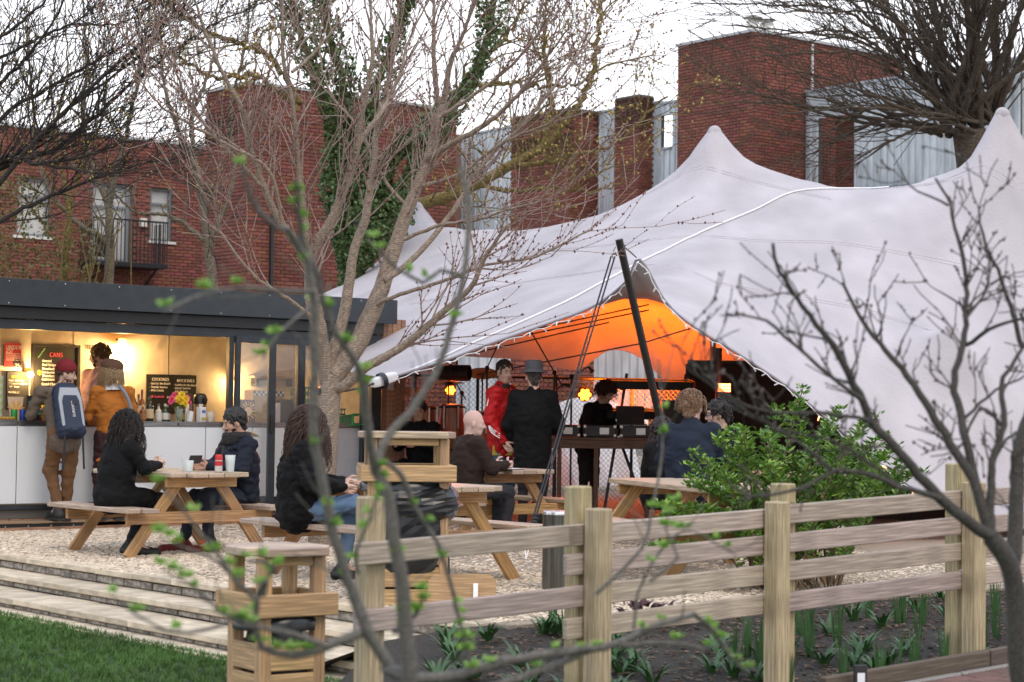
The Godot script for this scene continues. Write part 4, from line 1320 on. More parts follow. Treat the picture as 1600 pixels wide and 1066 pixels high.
func buildings() -> void:
	var U := Vector3.RIGHT      # along the site's a
	var V := Vector3.FORWARD    # along the site's b
	var cope := mat("grey_coping", Color(0.4, 0.41, 0.42), 0.7)
	# tall brick tower
	var t := thing("brick_tower", "tall plain red brick tower block with two steel flues on its roof", "building", S(32.7, 0, 31.4), site_basis())
	brick_face(t, Vector3.ZERO, V, -U, 2.55, 3.2, 10.2, [], 150)
	brick_face(t, Vector3.ZERO, U, -V, 5.2, 3.2, 10.2, [], 150)
	part(t, "coping", block(Vector3(0.34, 0.07, 2.6)), cope, Transform3D(Basis(), Vector3(0.1, 10.235, -1.29)))
	part(t, "coping", block(Vector3(5.0, 0.07, 0.34)), cope, Transform3D(Basis(), Vector3(2.78, 10.236, -0.1)))
	part(t, "lower_wall", block(Vector3(5.2, 3.2, 0.2)), mats["brick_0"], Transform3D(Basis(), Vector3(2.6, 1.6, -0.12)))
	part(t, "lower_wall", block(Vector3(0.2, 3.2, 2.3)), mats["brick_0"], Transform3D(Basis(), Vector3(0.12, 1.6, -1.4)))
	part(t, "downpipe", block(Vector3(0.05, 6.5, 0.05)), mat("pale_pipe", Color(0.6, 0.6, 0.6), 0.5), Transform3D(Basis(), Vector3(1.9, 6.9, 0.06)))
	for q in [[0.55, -0.6], [1.0, -0.6]]:
		var g := Geo.new()
		g.lathe(PackedVector2Array([Vector2(0.13, 0), Vector2(0.13, 0.42), Vector2(0.15, 0.42), Vector2(0.15, 0.47), Vector2(0.06, 0.47), Vector2(0.06, 0.53), Vector2(0.24, 0.54), Vector2(0.02, 0.6)]), 14)
		geo_part(t, "flue", g, mat("flue_steel", Color(0.6, 0.58, 0.54), 0.3, "", Vector3.ONE, 0.8), Transform3D(Basis(), Vector3(q[0], 10.15, q[1])))
	# metal clad wing standing out from the tower
	var w := thing("metal_clad_wing", "low wing clad in pale blue grey sheet metal beside the tower", "building", S(34.4, 0, 31.35), site_basis())
	clad(w, Vector3(0, 0, 1.5), -V, -U, 4.6, 2.0, 8.95)
	clad(w, Vector3.ZERO, -V, -U, 0.4, 2.0, 8.95)
	clad(w, Vector3(0, 0, 0.4), -V, -U, 1.1, 8.3, 8.95)
	brick_face(w, Vector3(0.6, 0, 0.4), -V, -U, 1.1, 3.0, 8.3)
	clad(w, Vector3(0, 0, 6.1), U, -V, 6.0, 2.0, 8.95)
	for i in 3:   # loose sheets leaning at the foot of the wing
		var g := Geo.new()
		for j in 6:
			g.quad(Vector3(0, 0, j * 0.16), Vector3(0, 0, j * 0.16 + 0.1), Vector3(0.3, 1.5, j * 0.16 + 0.1), Vector3(0.3, 1.5, j * 0.16))
			g.quad(Vector3(0, 0, j * 0.16 + 0.1), Vector3(-0.03, 0, j * 0.16 + 0.16), Vector3(0.27, 1.5, j * 0.16 + 0.16), Vector3(0.3, 1.5, j * 0.16 + 0.1))
		geo_part(w, "leaning_sheet", g, mat("sheet_metal_grey", Color(0.3, 0.34, 0.37), 0.5, "blotch", Vector3.ONE, 0.2), Transform3D(Basis(Vector3.UP, 0.1 * i), Vector3(-0.7, 5.0, 0.0 + i * 1.2)))
	# long metal wall with brick fins
	var m := thing("metal_clad_hall", "long hall of pale sheet metal between brick fins behind the tent", "building", S(33.5, 0, 34.8), site_basis())
	clad(m, Vector3(0, 0, 0.75), V, -U, 0.9, 2.0, 9.05)
	clad(m, Vector3(0, 0, -0.15), V, -U, 0.42, 2.0, 7.9)
	clad(m, Vector3(0, 0, -0.15), V, -U, 0.42, 8.75, 9.05)
	clad(m, Vector3(0, 0, -0.57), V, -U, 11.0, 2.0, 9.1)
	brick_face(m, Vector3(-0.5, 0, -0.85), V, -U, 0.9, 3.0, 9.25, [], 0, 1.2)
	brick_face(m, Vector3(-0.5, 0, -0.85), U, -V, 0.5, 3.0, 9.25, [], 0, 1.2)
	brick_face(m, Vector3(-1.0, 0, -2.9), V, -U, 2.4, 3.0, 9.1, [], 60, 1.9)
	brick_face(m, Vector3(-1.0, 0, -2.9), U, -V, 1.0, 3.0, 9.1, [], 60, 1.9)
	brick_face(m, Vector3(-0.8, 0, -8.0), V, -U, 2.6, 3.0, 9.0, [], 0, 0.8)
	for q in [[-0.5, -0.85, 0.5, 0.9, 9.25], [-1.0, -2.9, 1.0, 2.4, 9.1]]:
		part(m, "coping", block(Vector3(q[2], 0.05, q[3])), mat("dark_coping", Color(0.1, 0.09, 0.08), 0.8), Transform3D(Basis(), Vector3(q[0] + q[2] / 2.0, q[4] + 0.02, q[1] - q[3] / 2.0)))
	# middle brick block
	var b := thing("brick_block", "large plain red brick block rising behind the ivy clad tree", "building", S(20.7, 0, 34.0), site_basis())
	brick_face(b, Vector3.ZERO, V, -U, 1.75, 2.6, 7.9, [], 120)
	brick_face(b, Vector3.ZERO, U, -V, 5.3, 2.6, 7.9, [], 150)
	part(b, "coping", block(Vector3(0.3, 0.06, 1.8)), cope, Transform3D(Basis(), Vector3(0.08, 7.93, -0.89)))
	part(b, "coping", block(Vector3(5.1, 0.06, 0.3)), cope, Transform3D(Basis(), Vector3(2.83, 7.931, -0.08)))
	part(b, "lower_wall", block(Vector3(5.3, 2.6, 0.2)), mats["brick_1"], Transform3D(Basis(), Vector3(2.65, 1.3, -0.12)))
	part(b, "drainpipe", block(Vector3(0.07, 4.5, 0.07)), mat("black_pipe", Color(0.02, 0.02, 0.022), 0.5), Transform3D(Basis(), Vector3(0.55, 3.0, 0.06)))
	# left brick house with a balcony
	var h := thing("brick_house", "red brick house with a black iron balcony and pale windows", "house", S(17.4, 0, 40.5), site_basis())
	var holes := [[3.15, 1.55, 4.15, 3.35], [4.64, 2.1, 5.22, 3.35], [1.3, 2.0, 2.1, 3.3]]
	brick_face(h, Vector3.ZERO, U, -V, 6.6, 3.1, 7.5, holes, 250, 0.0, Color(0.38, 0.135, 0.1))
	part(h, "lower_wall", block(Vector3(6.6, 3.1, 0.2)), mats["brick_1"], Transform3D(Basis(), Vector3(3.3, 1.55, -0.12)))
	part(h, "coping", block(Vector3(6.7, 0.07, 0.34)), cope, Transform3D(Basis(), Vector3(3.3, 7.535, -0.1)))
	part(h, "rainwater_pipe", block(Vector3(0.06, 4.3, 0.06)), mats["pale_pipe"], Transform3D(Basis(), Vector3(6.3, 5.2, 0.06)))
	var pale := mat("window_blind", Color(0.7, 0.68, 0.62), 0.8, "soft", Vector3(1, 1, 1))
	var fr := mat("window_frame_grey", Color(0.2, 0.22, 0.24), 0.5)
	for i in 3:
		var q: Array = holes[i]
		var wn := Node3D.new()
		wn.name = ["balcony_door", "window", "window"][i]
		h.add_child(wn, true)
		wn.position = Vector3((q[0] + q[2]) / 2.0, 3.1 + (q[1] + q[3]) / 2.0, -0.1)
		var sw: float = q[2] - q[0]
		var sh: float = q[3] - q[1]
		part(wn, "blind", block(Vector3(sw, sh, 0.02), 0.001), pale, Transform3D(Basis(), Vector3(0, 0, -0.08)))
		part(wn, "pane", block(Vector3(sw, sh, 0.01), 0.001), pane("house_glass", Color(0.85, 0.9, 0.92), 0.15), Transform3D(Basis(), Vector3(0, 0, -0.03)))
		for s in [-1, 1]:
			part(wn, "frame", block(Vector3(0.06, sh, 0.06)), fr, Transform3D(Basis(), Vector3(s * (sw / 2.0 - 0.03), 0, 0)))
			part(wn, "frame", block(Vector3(sw - 0.12, 0.06, 0.06)), fr, Transform3D(Basis(), Vector3(0, s * (sh / 2.0 - 0.03), 0)))
		part(wn, "transom", block(Vector3(sw - 0.12, 0.05, 0.05)), fr, Transform3D(Basis(), Vector3(0, sh * 0.2, 0)))
		if i == 0:
			for s in [-0.02, 0.42]:
				part(wn, "mullion", block(Vector3(0.06, sh - 0.12, 0.05)), fr, Transform3D(Basis(), Vector3(s, 0, 0.005)))
			for s in 5:
				part(wn, "curtain_fold", block(Vector3(0.035, sh * 0.62, 0.02), 0.008), mat("curtain_white", Color(0.72, 0.72, 0.7), 0.8), Transform3D(Basis(), Vector3(0.07 + 0.075 * s, -sh * 0.14, -0.055)))
		else:
			part(wn, "sill", block(Vector3(sw + 0.16, 0.06, 0.14)), mat("sill_white", Color(0.7, 0.68, 0.64), 0.7), Transform3D(Basis(), Vector3(0, -sh / 2.0 - 0.03, 0.08)))
	var bal := Node3D.new()
	bal.name = "balcony"
	h.add_child(bal)
	bal.position = Vector3(3.75, 4.55, 0.4)
	var iron := mat("iron_black", Color(0.015, 0.015, 0.018), 0.5)
	part(bal, "floor", block(Vector3(1.9, 0.1, 0.7)), iron)
	for i in 20:
		part(bal, "baluster", block(Vector3(0.018, 0.95, 0.018), 0.002), iron, Transform3D(Basis(), Vector3(-0.93 + i * 0.098, 0.52, 0.33)))
	for i in 6:
		for s in [-0.93, 0.93]:
			part(bal, "baluster", block(Vector3(0.018, 0.95, 0.018), 0.002), iron, Transform3D(Basis(), Vector3(s, 0.52, 0.23 - i * 0.1)))
	part(bal, "handrail", block(Vector3(1.9, 0.04, 0.04)), iron, Transform3D(Basis(), Vector3(0, 1.01, 0.33)))
	part(bal, "chair_back", block(Vector3(0.45, 0.5, 0.05), 0.02), iron, Transform3D(Basis(), Vector3(-0.55, 0.4, 0.1)))
	for s in [-0.7, 0.7]:
		var g := Geo.new()
		g.bar(Vector3(s, -0.05, 0.3), Vector3(s, -0.5, -0.38), 0.04, 0.04)
		geo_part(bal, "strut", g, iron)
	part(h, "alarm_box", block(Vector3(0.16, 0.2, 0.08)), mat("alarm_white", Color(0.7, 0.68, 0.6), 0.5), Transform3D(Basis(), Vector3(4.42, 5.6, 0.06)))
	# low brick wall and pale tarpaulin seen through the back of the tent
	var lw := thing("yard_wall", "brick yard wall seen through the open back of the tent", "wall", S(22.5, 0, 27.0), site_basis())
	brick_face(lw, Vector3(-4.4, 0, 0), U, -V, 2.6, 0.0, 3.4, [], 100)
	clad(lw, Vector3(-1.8, 0, 0.02), U, -V, 1.2, 0.0, 3.4)
	brick_face(lw, Vector3(-0.6, 0, 0), U, -V, 2.0, 0.0, 3.4, [], 100)
	clad(lw, Vector3(1.4, 0, 0.02), U, -V, 1.6, 1.2, 3.4, Color(0.5, 0.54, 0.57))
	brick_face(lw, Vector3(3.0, 0, 0), U, -V, 1.2, 0.0, 3.4, [], 0)
	clad(lw, Vector3(4.2, 0, 0.02), U, -V, 2.4, 0.0, 3.4, Color(0.5, 0.54, 0.57))
	var tp := Geo.new()
	var n := 14
	for i in n:
		for j in 6:
			var f := func(p: float, q: float) -> Vector3: return Vector3(p * 2.6, q * 1.45 * (0.55 + 0.45 * sin(p * PI * 0.75)), 0.12 * sin(p * 23.0) * (1.1 - q) + 0.5 * (1.0 - q))
			tp.quad(f.call(i / float(n), j / 6.0), f.call((i + 1) / float(n), j / 6.0), f.call((i + 1) / float(n), (j + 1) / 6.0), f.call(i / float(n), (j + 1) / 6.0))
	solo("tarpaulin", tp, mat("pale_tarpaulin", Color(0.62, 0.66, 0.7), 0.6), "pale tarpaulin draped behind the chain link fence at the tent's back", "tarpaulin", Transform3D(site_basis(), S(19.6, 0.1, 24.2)))


# ---------------------------------------------------------------- stretch tent
var tent_pts := PackedVector3Array()
var tent_tris := PackedInt32Array()


func tent_height(x: float, z: float) -> float:
	var best := 1.0e9
	var y := 0.0
	for i in range(0, tent_tris.size(), 3):
		var a := tent_pts[tent_tris[i]]
		var b := tent_pts[tent_tris[i + 1]]
		var c := tent_pts[tent_tris[i + 2]]
		if absf(a.x - x) > 0.8 or absf(a.z - z) > 0.8:
			continue
		var d := (b.z - c.z) * (a.x - c.x) + (c.x - b.x) * (a.z - c.z)
		if absf(d) < 1e-9:
			continue
		var l1 := ((b.z - c.z) * (x - c.x) + (c.x - b.x) * (z - c.z)) / d
		var l2 := ((c.z - a.z) * (x - c.x) + (a.x - c.x) * (z - c.z)) / d
		var off := maxf(0.0, -minf(l1, minf(l2, 1.0 - l1 - l2)))
		if off < best:
			best = off
			y = a.y * l1 + b.y * l2 + c.y * (1.0 - l1 - l2)
	return y


func smooth_line(p: Array, step: float) -> PackedVector3Array:
	var c := Curve3D.new()
	c.bake_interval = step
	for i in p.size():
		var q: Vector3 = p[i]
		var a: Vector3 = p[maxi(i - 1, 0)]
		var b: Vector3 = p[mini(i + 1, p.size() - 1)]
		var tn := (b - a) / 6.0
		c.add_point(q, -tn, tn)
	return c.get_baked_points()


func tent() -> void:
	# outline in world x, y, depth; corners are given twice over as separate curves
	var W := func(p: Array) -> Array:
		var o := []
		for q in p:
			o.append(Vector3(q[0], q[1], -q[2]))
		return o
	var curves := [
		W.call([[-1.31, 1.59, 20.5], [-0.67, 1.80, 20.4], [-0.27, 1.95, 20.3], [0.33, 2.16, 20.1], [0.81, 2.33, 19.7], [1.12, 2.56, 19.3], [1.24, 2.76, 19.0]]),
		W.call([[1.24, 2.76, 19.0], [1.5, 2.36, 19.1], [1.79, 2.12, 19.2], [2.34, 1.81, 19.4], [2.86, 1.47, 19.5], [3.47, 0.98, 19.6], [4.1, 0.50, 19.7]]),
		W.call([[4.1, 0.50, 19.7], [4.9, 0.2, 20.1], [6.0, 0.1, 20.6], [7.4, 0.1, 21.2], [9.0, 0.2, 22.0]]),
		W.call([[9.0, 0.2, 22.0], [9.6, 0.9, 24.0], [10.0, 1.6, 26.5], [9.6, 2.0, 29.0]]),
		W.call([[9.6, 2.0, 29.0], [7.5, 0.9, 30.2], [5.5, 1.2, 30.8], [4.0, 1.3, 30.8], [2.7, 1.6, 30.7], [2.0, 2.15, 30.4], [1.5, 2.25, 30.4], [1.0, 1.95, 30.4], [0.2, 2.1, 30.6], [-0.7, 2.15, 30.8], [-2.2, 2.3, 31.0]]),
		W.call([[-2.2, 2.3, 31.0], [-3.0, 2.6, 29.5], [-3.3, 2.75, 27.5], [-3.0, 2.3, 25.5], [-2.4, 1.85, 23.0], [-1.31, 1.59, 20.5]]),
	]
	var pts := PackedVector2Array()
	var hh := PackedFloat32Array()
	var fixed := PackedByteArray()
	var poly := PackedVector2Array()
	for c in curves:
		var s := smooth_line(c, 0.22)
		for i in s.size() - 1:
			poly.append(Vector2(s[i].x, s[i].z))
			pts.append(Vector2(s[i].x, s[i].z))
			hh.append(s[i].y)
			fixed.append(1)
	var rim := pts.size()
	# poles and the webbing ridges slung between them
	var peaks := [Vector3(2.68, 5.1, -26.0), Vector3(6.28, 5.23, -25.0), Vector3(-1.46, 4.4, -29.4), Vector3(4.83, 2.27, -21.4)]
	var ridge := []
	ridge.append_array(smooth_line(W.call([[-1.46, 4.4, 29.4], [-0.94, 4.1, 28.6], [0.0, 3.94, 27.8], [0.54, 3.92, 27.3], [1.4, 4.08, 26.6], [1.73, 4.24, 26.4], [2.2, 4.55, 26.2], [2.43, 4.85, 26.1]]), 0.25))
	ridge.append_array(smooth_line(W.call([[2.92, 4.93, 25.95], [3.07, 4.8, 25.95], [3.4, 4.62, 25.9], [4.0, 4.41, 25.65], [4.5, 4.31, 25.5], [4.9, 4.3, 25.4], [5.39, 4.42, 25.3], [5.78, 4.64, 25.2], [6.03, 4.88, 25.1]]), 0.25))
	ridge.append_array(smooth_line(W.call([[6.52, 4.92, 24.95], [6.8, 4.7, 24.9], [7.4, 4.3, 25.0], [8.5, 3.2, 26.0]]), 0.3))
	ridge.append_array(smooth_line(W.call([[1.3, 2.62, 19.4], [1.36, 2.52, 20.0], [1.5, 2.6, 20.8], [1.75, 2.95, 22.0], [2.1, 3.5, 23.6], [2.4, 4.1, 24.9]]), 0.3))
	for p in peaks:
		pts.append(Vector2(p.x, p.z))
		hh.append(p.y)
		fixed.append(1)
		var pr := 0.085 if p.y > 3.0 else 0.06
		for k in 6:
			pts.append(Vector2(p.x + pr * cos(k * TAU / 6), p.z + pr * sin(k * TAU / 6)))
			hh.append(p.y - (0.03 if p.y > 3.0 else 0.025))
			fixed.append(1)
	for p in ridge:
		pts.append(Vector2(p.x, p.z))
		hh.append(p.y)
		fixed.append(1)
	var st := 0.2
	var x := -3.4
	var row := 0
	while x < 10.2:
		var z := -31.2 + (0.1 if row % 2 else 0.0)
		while z < -18.9:
			var q := Vector2(x + 0.013 * sin(z * 9.0), z)
			var ok := Geometry2D.is_point_in_polygon(q, poly)
			if ok:
				for i in rim + peaks.size() * 7 + ridge.size():
					if q.distance_squared_to(pts[i]) < 0.0144:
						ok = false
						break
			if ok:
				pts.append(q)
				var s := 0.0
				var t := 0.0
				for i in range(0, rim + peaks.size() * 7 + ridge.size(), 2):
					var w := 1.0 / pow(q.distance_squared_to(pts[i]), 1.5)
					s += w
					t += w * hh[i]
				hh.append(t / s)
				fixed.append(0)
			z += st
		x += st * 0.87
		row += 1
	var del := Geometry2D.triangulate_delaunay(pts)
	var nb := []
	nb.resize(pts.size())
	for i in pts.size():
		nb[i] = {}
	for i in range(0, del.size(), 3):
		var c := (pts[del[i]] + pts[del[i + 1]] + pts[del[i + 2]]) / 3.0
		if not Geometry2D.is_point_in_polygon(c, poly):
			continue
		for k in 3:
			tent_tris.append(del[i + k])
			nb[del[i + k]][del[i + (k + 1) % 3]] = true
			nb[del[i + (k + 1) % 3]][del[i + k]] = true
	var lists := []
	for i in pts.size():
		lists.append(PackedInt32Array(nb[i].keys()))
	for it in 84:
		var om := 1.7 if it < 80 else 0.6
		for i in pts.size():
			if fixed[i]:
				if it < 80 or i < rim + peaks.size() * 7:
					continue
			var l: PackedInt32Array = lists[i]
			var s := 0.0
			for j in l:
				s += hh[j]
			hh[i] += om * (s / l.size() - hh[i])
	for i in pts.size():
		tent_pts.append(Vector3(pts[i].x, hh[i], pts[i].y))
	# wrinkles where the low front corner is pulled down
	for i in pts.size():
		if fixed[i] == 0:
			var p := tent_pts[i]
			var k := clampf(1.0 - absf(p.z + 20.6) / 1.0, 0.0, 1.0) * clampf((p.x - 4.1) / 0.6, 0.0, 1.0)
			tent_pts[i].y += k * 0.05 * sin(p.x * 21.0 + p.z * 6.0)
	var g := Geo.new()
	var nr := PackedVector3Array()
	nr.resize(tent_pts.size())
	for i in range(0, tent_tris.size(), 3):
		var a := tent_pts[tent_tris[i]]
		var m := (tent_pts[tent_tris[i + 1]] - a).cross(tent_pts[tent_tris[i + 2]] - a)
		if m.y < 0:
			m = -m
			var sw := tent_tris[i + 1]
			tent_tris[i + 1] = tent_tris[i + 2]
			tent_tris[i + 2] = sw
		for k in 3:
			nr[tent_tris[i + k]] += m
	for i in tent_pts.size():
		g.vert(tent_pts[i], nr[i].normalized())
	for i in range(0, tent_tris.size(), 3):
		g.tri(tent_tris[i], tent_tris[i + 1], tent_tris[i + 2])
	var root := thing("stretch_tent", "pale lilac white stretch tent with two tall peaks over the stage", "tent")
	var cloth := rough_normal(mat("tent_fabric", Color(0.505, 0.465, 0.485), 0.75, "soft", Vector3(0.35, 0.35, 0.35)), "cloth", 0.22, 0.12)
	geo_part(root, "canopy", g, cloth)
	# pole caps
	for p in peaks:
		var cg := Geo.new()
		var r := 0.1 if p.y > 3.0 else 0.07
		cg.ball(p - Vector3(0, r * 0.75, 0), Vector3(r, r * 1.15, r), 16, 10)
		geo_part(root, "pole_cap", cg, cloth)
		var pg := Geo.new()
		pg.rod(Vector3(p.x, -0.2, p.z), p - Vector3(0, 0.08, 0), 0.04, 10)
		geo_part(root, "pole", pg, mat("pole_black", Color(0.015, 0.014, 0.013), 0.45))
	# welded seams
	var seam := mat("tent_seam", Color(0.5, 0.46, 0.5), 0.8)
	for c in [[[-0.88, 26.45], [0.0, 25.35], [1.43, 23.7], [2.68, 23.4], [3.87, 23.6], [5.01, 23.5], [6.14, 23.4], [7.5, 23.3]], [[0.81, 25.2], [1.6, 25.75], [2.33, 25.6], [2.73, 25.35], [3.28, 25.1], [4.06, 24.8]], [[4.9, 25.2], [5.4, 24.9], [5.97, 24.6], [6.41, 24.45], [7.2, 24.7]], [[2.28, 21.8], [3.25, 22.0], [3.98, 22.05], [4.71, 21.8]], [[-1.29, 24.4], [-0.32, 23.75], [0.6, 23.0], [1.18, 22.55], [2.28, 21.8]]]:
		for off in [0.0, 0.055]:
			var s := PackedVector3Array()
			var rr := PackedFloat32Array()
			var w := []
			for q in c:
				w.append(Vector3(q[0], 0, -q[1] - off))
			for q in smooth_line(w, 0.22):
				s.append(Vector3(q.x, tent_height(q.x, q.z) + 0.001, q.z))
				rr.append(0.006)
			var sg := Geo.new()
			sg.tube(s, rr, 5)
			geo_part(root, "seam", sg, seam)
	var cs := PackedVector3Array()
	var cr := PackedFloat32Array()
	for q in smooth_line(W.call([[-1.07, 0, 20.5], [-0.58, 0, 20.75], [0.34, 0, 21.15], [1.3, 0, 22.3], [2.31, 0, 23.6], [3.02, 0, 24.35], [3.59, 0, 24.95], [4.3, 0, 25.25], [4.9, 0, 25.4]]), 0.2):
		cs.append(Vector3(q.x, tent_height(q.x, q.z) + 0.016, q.z))
		cr.append(0.011)
	var cg2 := Geo.new()
	cg2.tube(cs, cr, 6)
	geo_part(root, "white_cord", cg2, mat("white_cord", Color(0.85, 0.85, 0.87), 0.5))
	# edge binding
	var rope := mat("black_rope", Color(0.02, 0.02, 0.022), 0.7)
	var front := []
	front.append_array(curves[0])
	front.append_array(curves[1].slice(1))
	var eg := Geo.new()
	var el := smooth_line(front, 0.12)
	var er := PackedFloat32Array()
	er.resize(el.size())
	er.fill(0.014)
	eg.tube(el, er, 6)
	geo_part(root, "edge_binding", eg, mat("tent_binding", Color(0.3, 0.28, 0.3), 0.8))
	# string of lights on the front edge
	var sl := thing("string_lights", "white string of small fairy lights along the tent's front edge", "fairy lights")
	var wp := PackedVector3Array()
	var wr := PackedFloat32Array()
	for i in el.size():
		wp.append(el[i] + Vector3(0, -0.03 + 0.014 * sin(i * 1.9), 0.03 + 0.012 * cos(i * 2.3)))
		wr.append(0.006)
	var wg := Geo.new()
	wg.tube(wp, wr, 5)
	var off_white := mat("cable_white", Color(0.8, 0.8, 0.82), 0.5)
	geo_part(sl, "cable", wg, off_white)
	var bulb := Geo.new()
	bulb.lathe(PackedVector2Array([Vector2(0.001, -0.05), Vector2(0.007, -0.045), Vector2(0.009, -0.01), Vector2(0.007, 0.0)]), 6)
	var bm := bulb.mesh()
	var warm := glow("fairy_light_glow", Color(1.0, 0.62, 0.2), 1.6)
	for i in range(2, wp.size(), 2):
		var lit := wp[i].x > 2.8
		part(sl, "bulb", bm, warm if lit and i % 4 == 0 else off_white, Transform3D(Basis(Vector3.BACK, rng.randf_range(-1.3, 1.3)) * Basis(Vector3.RIGHT, rng.randf_range(-0.5, 0.5)), wp[i]))
	# front pole, guy ropes, anchor strap to the tree
	var fp := thing("tent_pole", "black leaning tent pole holding up the entrance corner", "pole")
	var fg := Geo.new()
	fg.rod(Vector3(1.02, 2.93, -18.75), Vector3(1.78, 0.0, -19.6), 0.038, 12)
	geo_part(fp, "shaft", fg, mats["pole_black"])
	var fh := Geo.new()
	fh.tube(PackedVector3Array([Vector3(0.98, 2.86, -18.7), Vector3(0.95, 2.8, -18.7), Vector3(0.97, 2.74, -18.7)]), PackedFloat32Array([0.012, 0.018, 0.012]), 6)
	fh.tube(PackedVector3Array([Vector3(1.06, 2.87, -18.75), Vector3(1.13, 2.83, -18.85), Vector3(1.2, 2.78, -18.95)]), PackedFloat32Array([0.01, 0.012, 0.01]), 6)
	geo_part(fp, "shackle", fh, mat("shackle_steel", Color(0.6, 0.6, 0.62), 0.3, "", Vector3.ONE, 0.9))
	var gr := thing("guy_rope", "pair of black guy ropes from the entrance pole to a ground hook", "rope")
	var gg := Geo.new()
	for s in [-0.018, 0.018]:
		gg.rod(Vector3(0.96 + s, 2.76, -18.7), Vector3(0.19 + s * 0.6, 0.3, -16.6), 0.009, 6)
	geo_part(gr, "rope", gg, rope)
	var kn := Geo.new()
	for i in 7:
		kn.ball(Vector3(0.165 + 0.011 * i, 0.2 + 0.03 * i, -16.52 - 0.02 * i), Vector3(0.028, 0.02, 0.028), 8, 6)
	geo_part(gr, "knot", kn, rope)
	var hk := Geo.new()
	for s in [-0.02, 0.02]:
		hk.tube(PackedVector3Array([Vector3(0.165, 0.21, -16.52), Vector3(0.15 + s, 0.13, -16.47), Vector3(0.14, 0.02, -16.43)]), PackedFloat32Array([0.006, 0.006, 0.006]), 6)
	geo_part(gr, "hook", hk, mat("white_hook", Color(0.8, 0.8, 0.8), 0.3, "", Vector3.ONE, 0.5))
	var as_ := thing("anchor_strap", "padded white strap tying the tent's low corner to the tree", "strap")
	var ag := Geo.new()
	ag.tube(PackedVector3Array([Vector3(-1.62, 1.42, -18.15), Vector3(-1.5, 1.47, -19.1), Vector3(-1.41, 1.53, -19.9)]), PackedFloat32Array([0.012, 0.012, 0.014]), 6)
	geo_part(as_, "rope", ag, rope)
	var ap := Geo.new()
	crumpled(ap, Vector3(-0.07, -0.05, -0.18), Vector3(0.07, 0.07, 0.18), 0.12, 3)
	geo_part(as_, "padding", ap, off_white, Transform3D(Basis(Vector3.UP, -0.95) * Basis(Vector3.RIGHT, 0.3), Vector3(-1.33, 1.57, -20.35)))
	var at := Geo.new()
	at.lathe(PackedVector2Array([Vector2(0.082, -0.03), Vector2(0.09, 0.0), Vector2(0.082, 0.03)]), 12)
	geo_part(as_, "tape", at, mat("tape_black", Color(0.02, 0.02, 0.03), 0.4), Transform3D(Basis(Vector3.UP, -0.95) * Basis(Vector3.RIGHT, PI / 2 + 0.3), Vector3(-1.35, 1.57, -20.32)))
	var aw := Geo.new()
	aw.lathe(PackedVector2Array([Vector2(0.118, -0.03), Vector2(0.125, 0.0), Vector2(0.118, 0.03)]), 16)
	geo_part(as_, "loop", aw, rope, Transform3D(Basis(), Vector3(-1.71, 1.42, -18.05)))
	# inner ropes
	var ir := thing("tension_rope", "thin dark tension ropes slung under the tent's orange lit ceiling", "rope")
	var ig := Geo.new()
	for q in [[Vector3(1.75, 2.1, -19.2), Vector3(1.28, 1.95, -19.25)], [Vector3(1.28, 1.95, -19.25), Vector3(-0.4, 1.7, -23.0)], [Vector3(1.0, 2.2, -20.2), Vector3(-0.4, 1.95, -22.6)], [Vector3(1.5, 2.4, -21.4), Vector3(0.0, 2.12, -22.5)], [Vector3(1.5, 2.46, -21.4), Vector3(0.0, 2.17, -22.6)]]:
		ig.rod(q[0], q[1], 0.008, 5)
	geo_part(ir, "rope", ig, rope)


# ---------------------------------------------------------------- stage under the tent
func flood(called: String, label: String, at: Vector3, aim: Vector3, e: float, col: Color, size := 0.07) -> void:
	var bs := Basis.looking_at(aim - at, Vector3.UP)
	var r := thing(called, label, "lamp", at, bs)
	var g := Geo.new()
	g.lathe(PackedVector2Array([Vector2(size * 0.7, 0.16), Vector2(size, 0.0), Vector2(size * 1.05, 0.0), Vector2(size * 0.75, 0.18), Vector2(0.001, 0.19)]), 16, Transform3D(Basis(Vector3.RIGHT, PI / 2), Vector3.ZERO))
	geo_part(r, "housing", g, mat("lamp_black", Color(0.015, 0.015, 0.015), 0.5))
	var b := Geo.new()
	b.ball(Vector3.ZERO, Vector3.ONE * size * 0.3, 8, 6)
	var bm := b.mesh()
	for i in 7:
		var an := i * TAU / 6
		part(r, "lamp_lens", bm, glow("stage_lamp_glow", Color(1.0, 0.42, 0.1), 9.0), Transform3D(Basis(), Vector3(cos(an), sin(an), 0) * size * (0.62 if i < 6 else 0.0) + Vector3(0, 0, -0.004)))
	var l := SpotLight3D.new()
	l.name = "lamp_light"
	l.light_color = col
	l.light_energy = e
	l.spot_angle = 48.0 if e < 5.0 else 46.0
	l.spot_angle_attenuation = 0.8
	l.spot_range = 14.0
	l.spot_attenuation = 2.0
	l.light_size = size
	l.shadow_enabled = true
	r.add_child(l)
	l.position = Vector3(0, 0, -0.03)


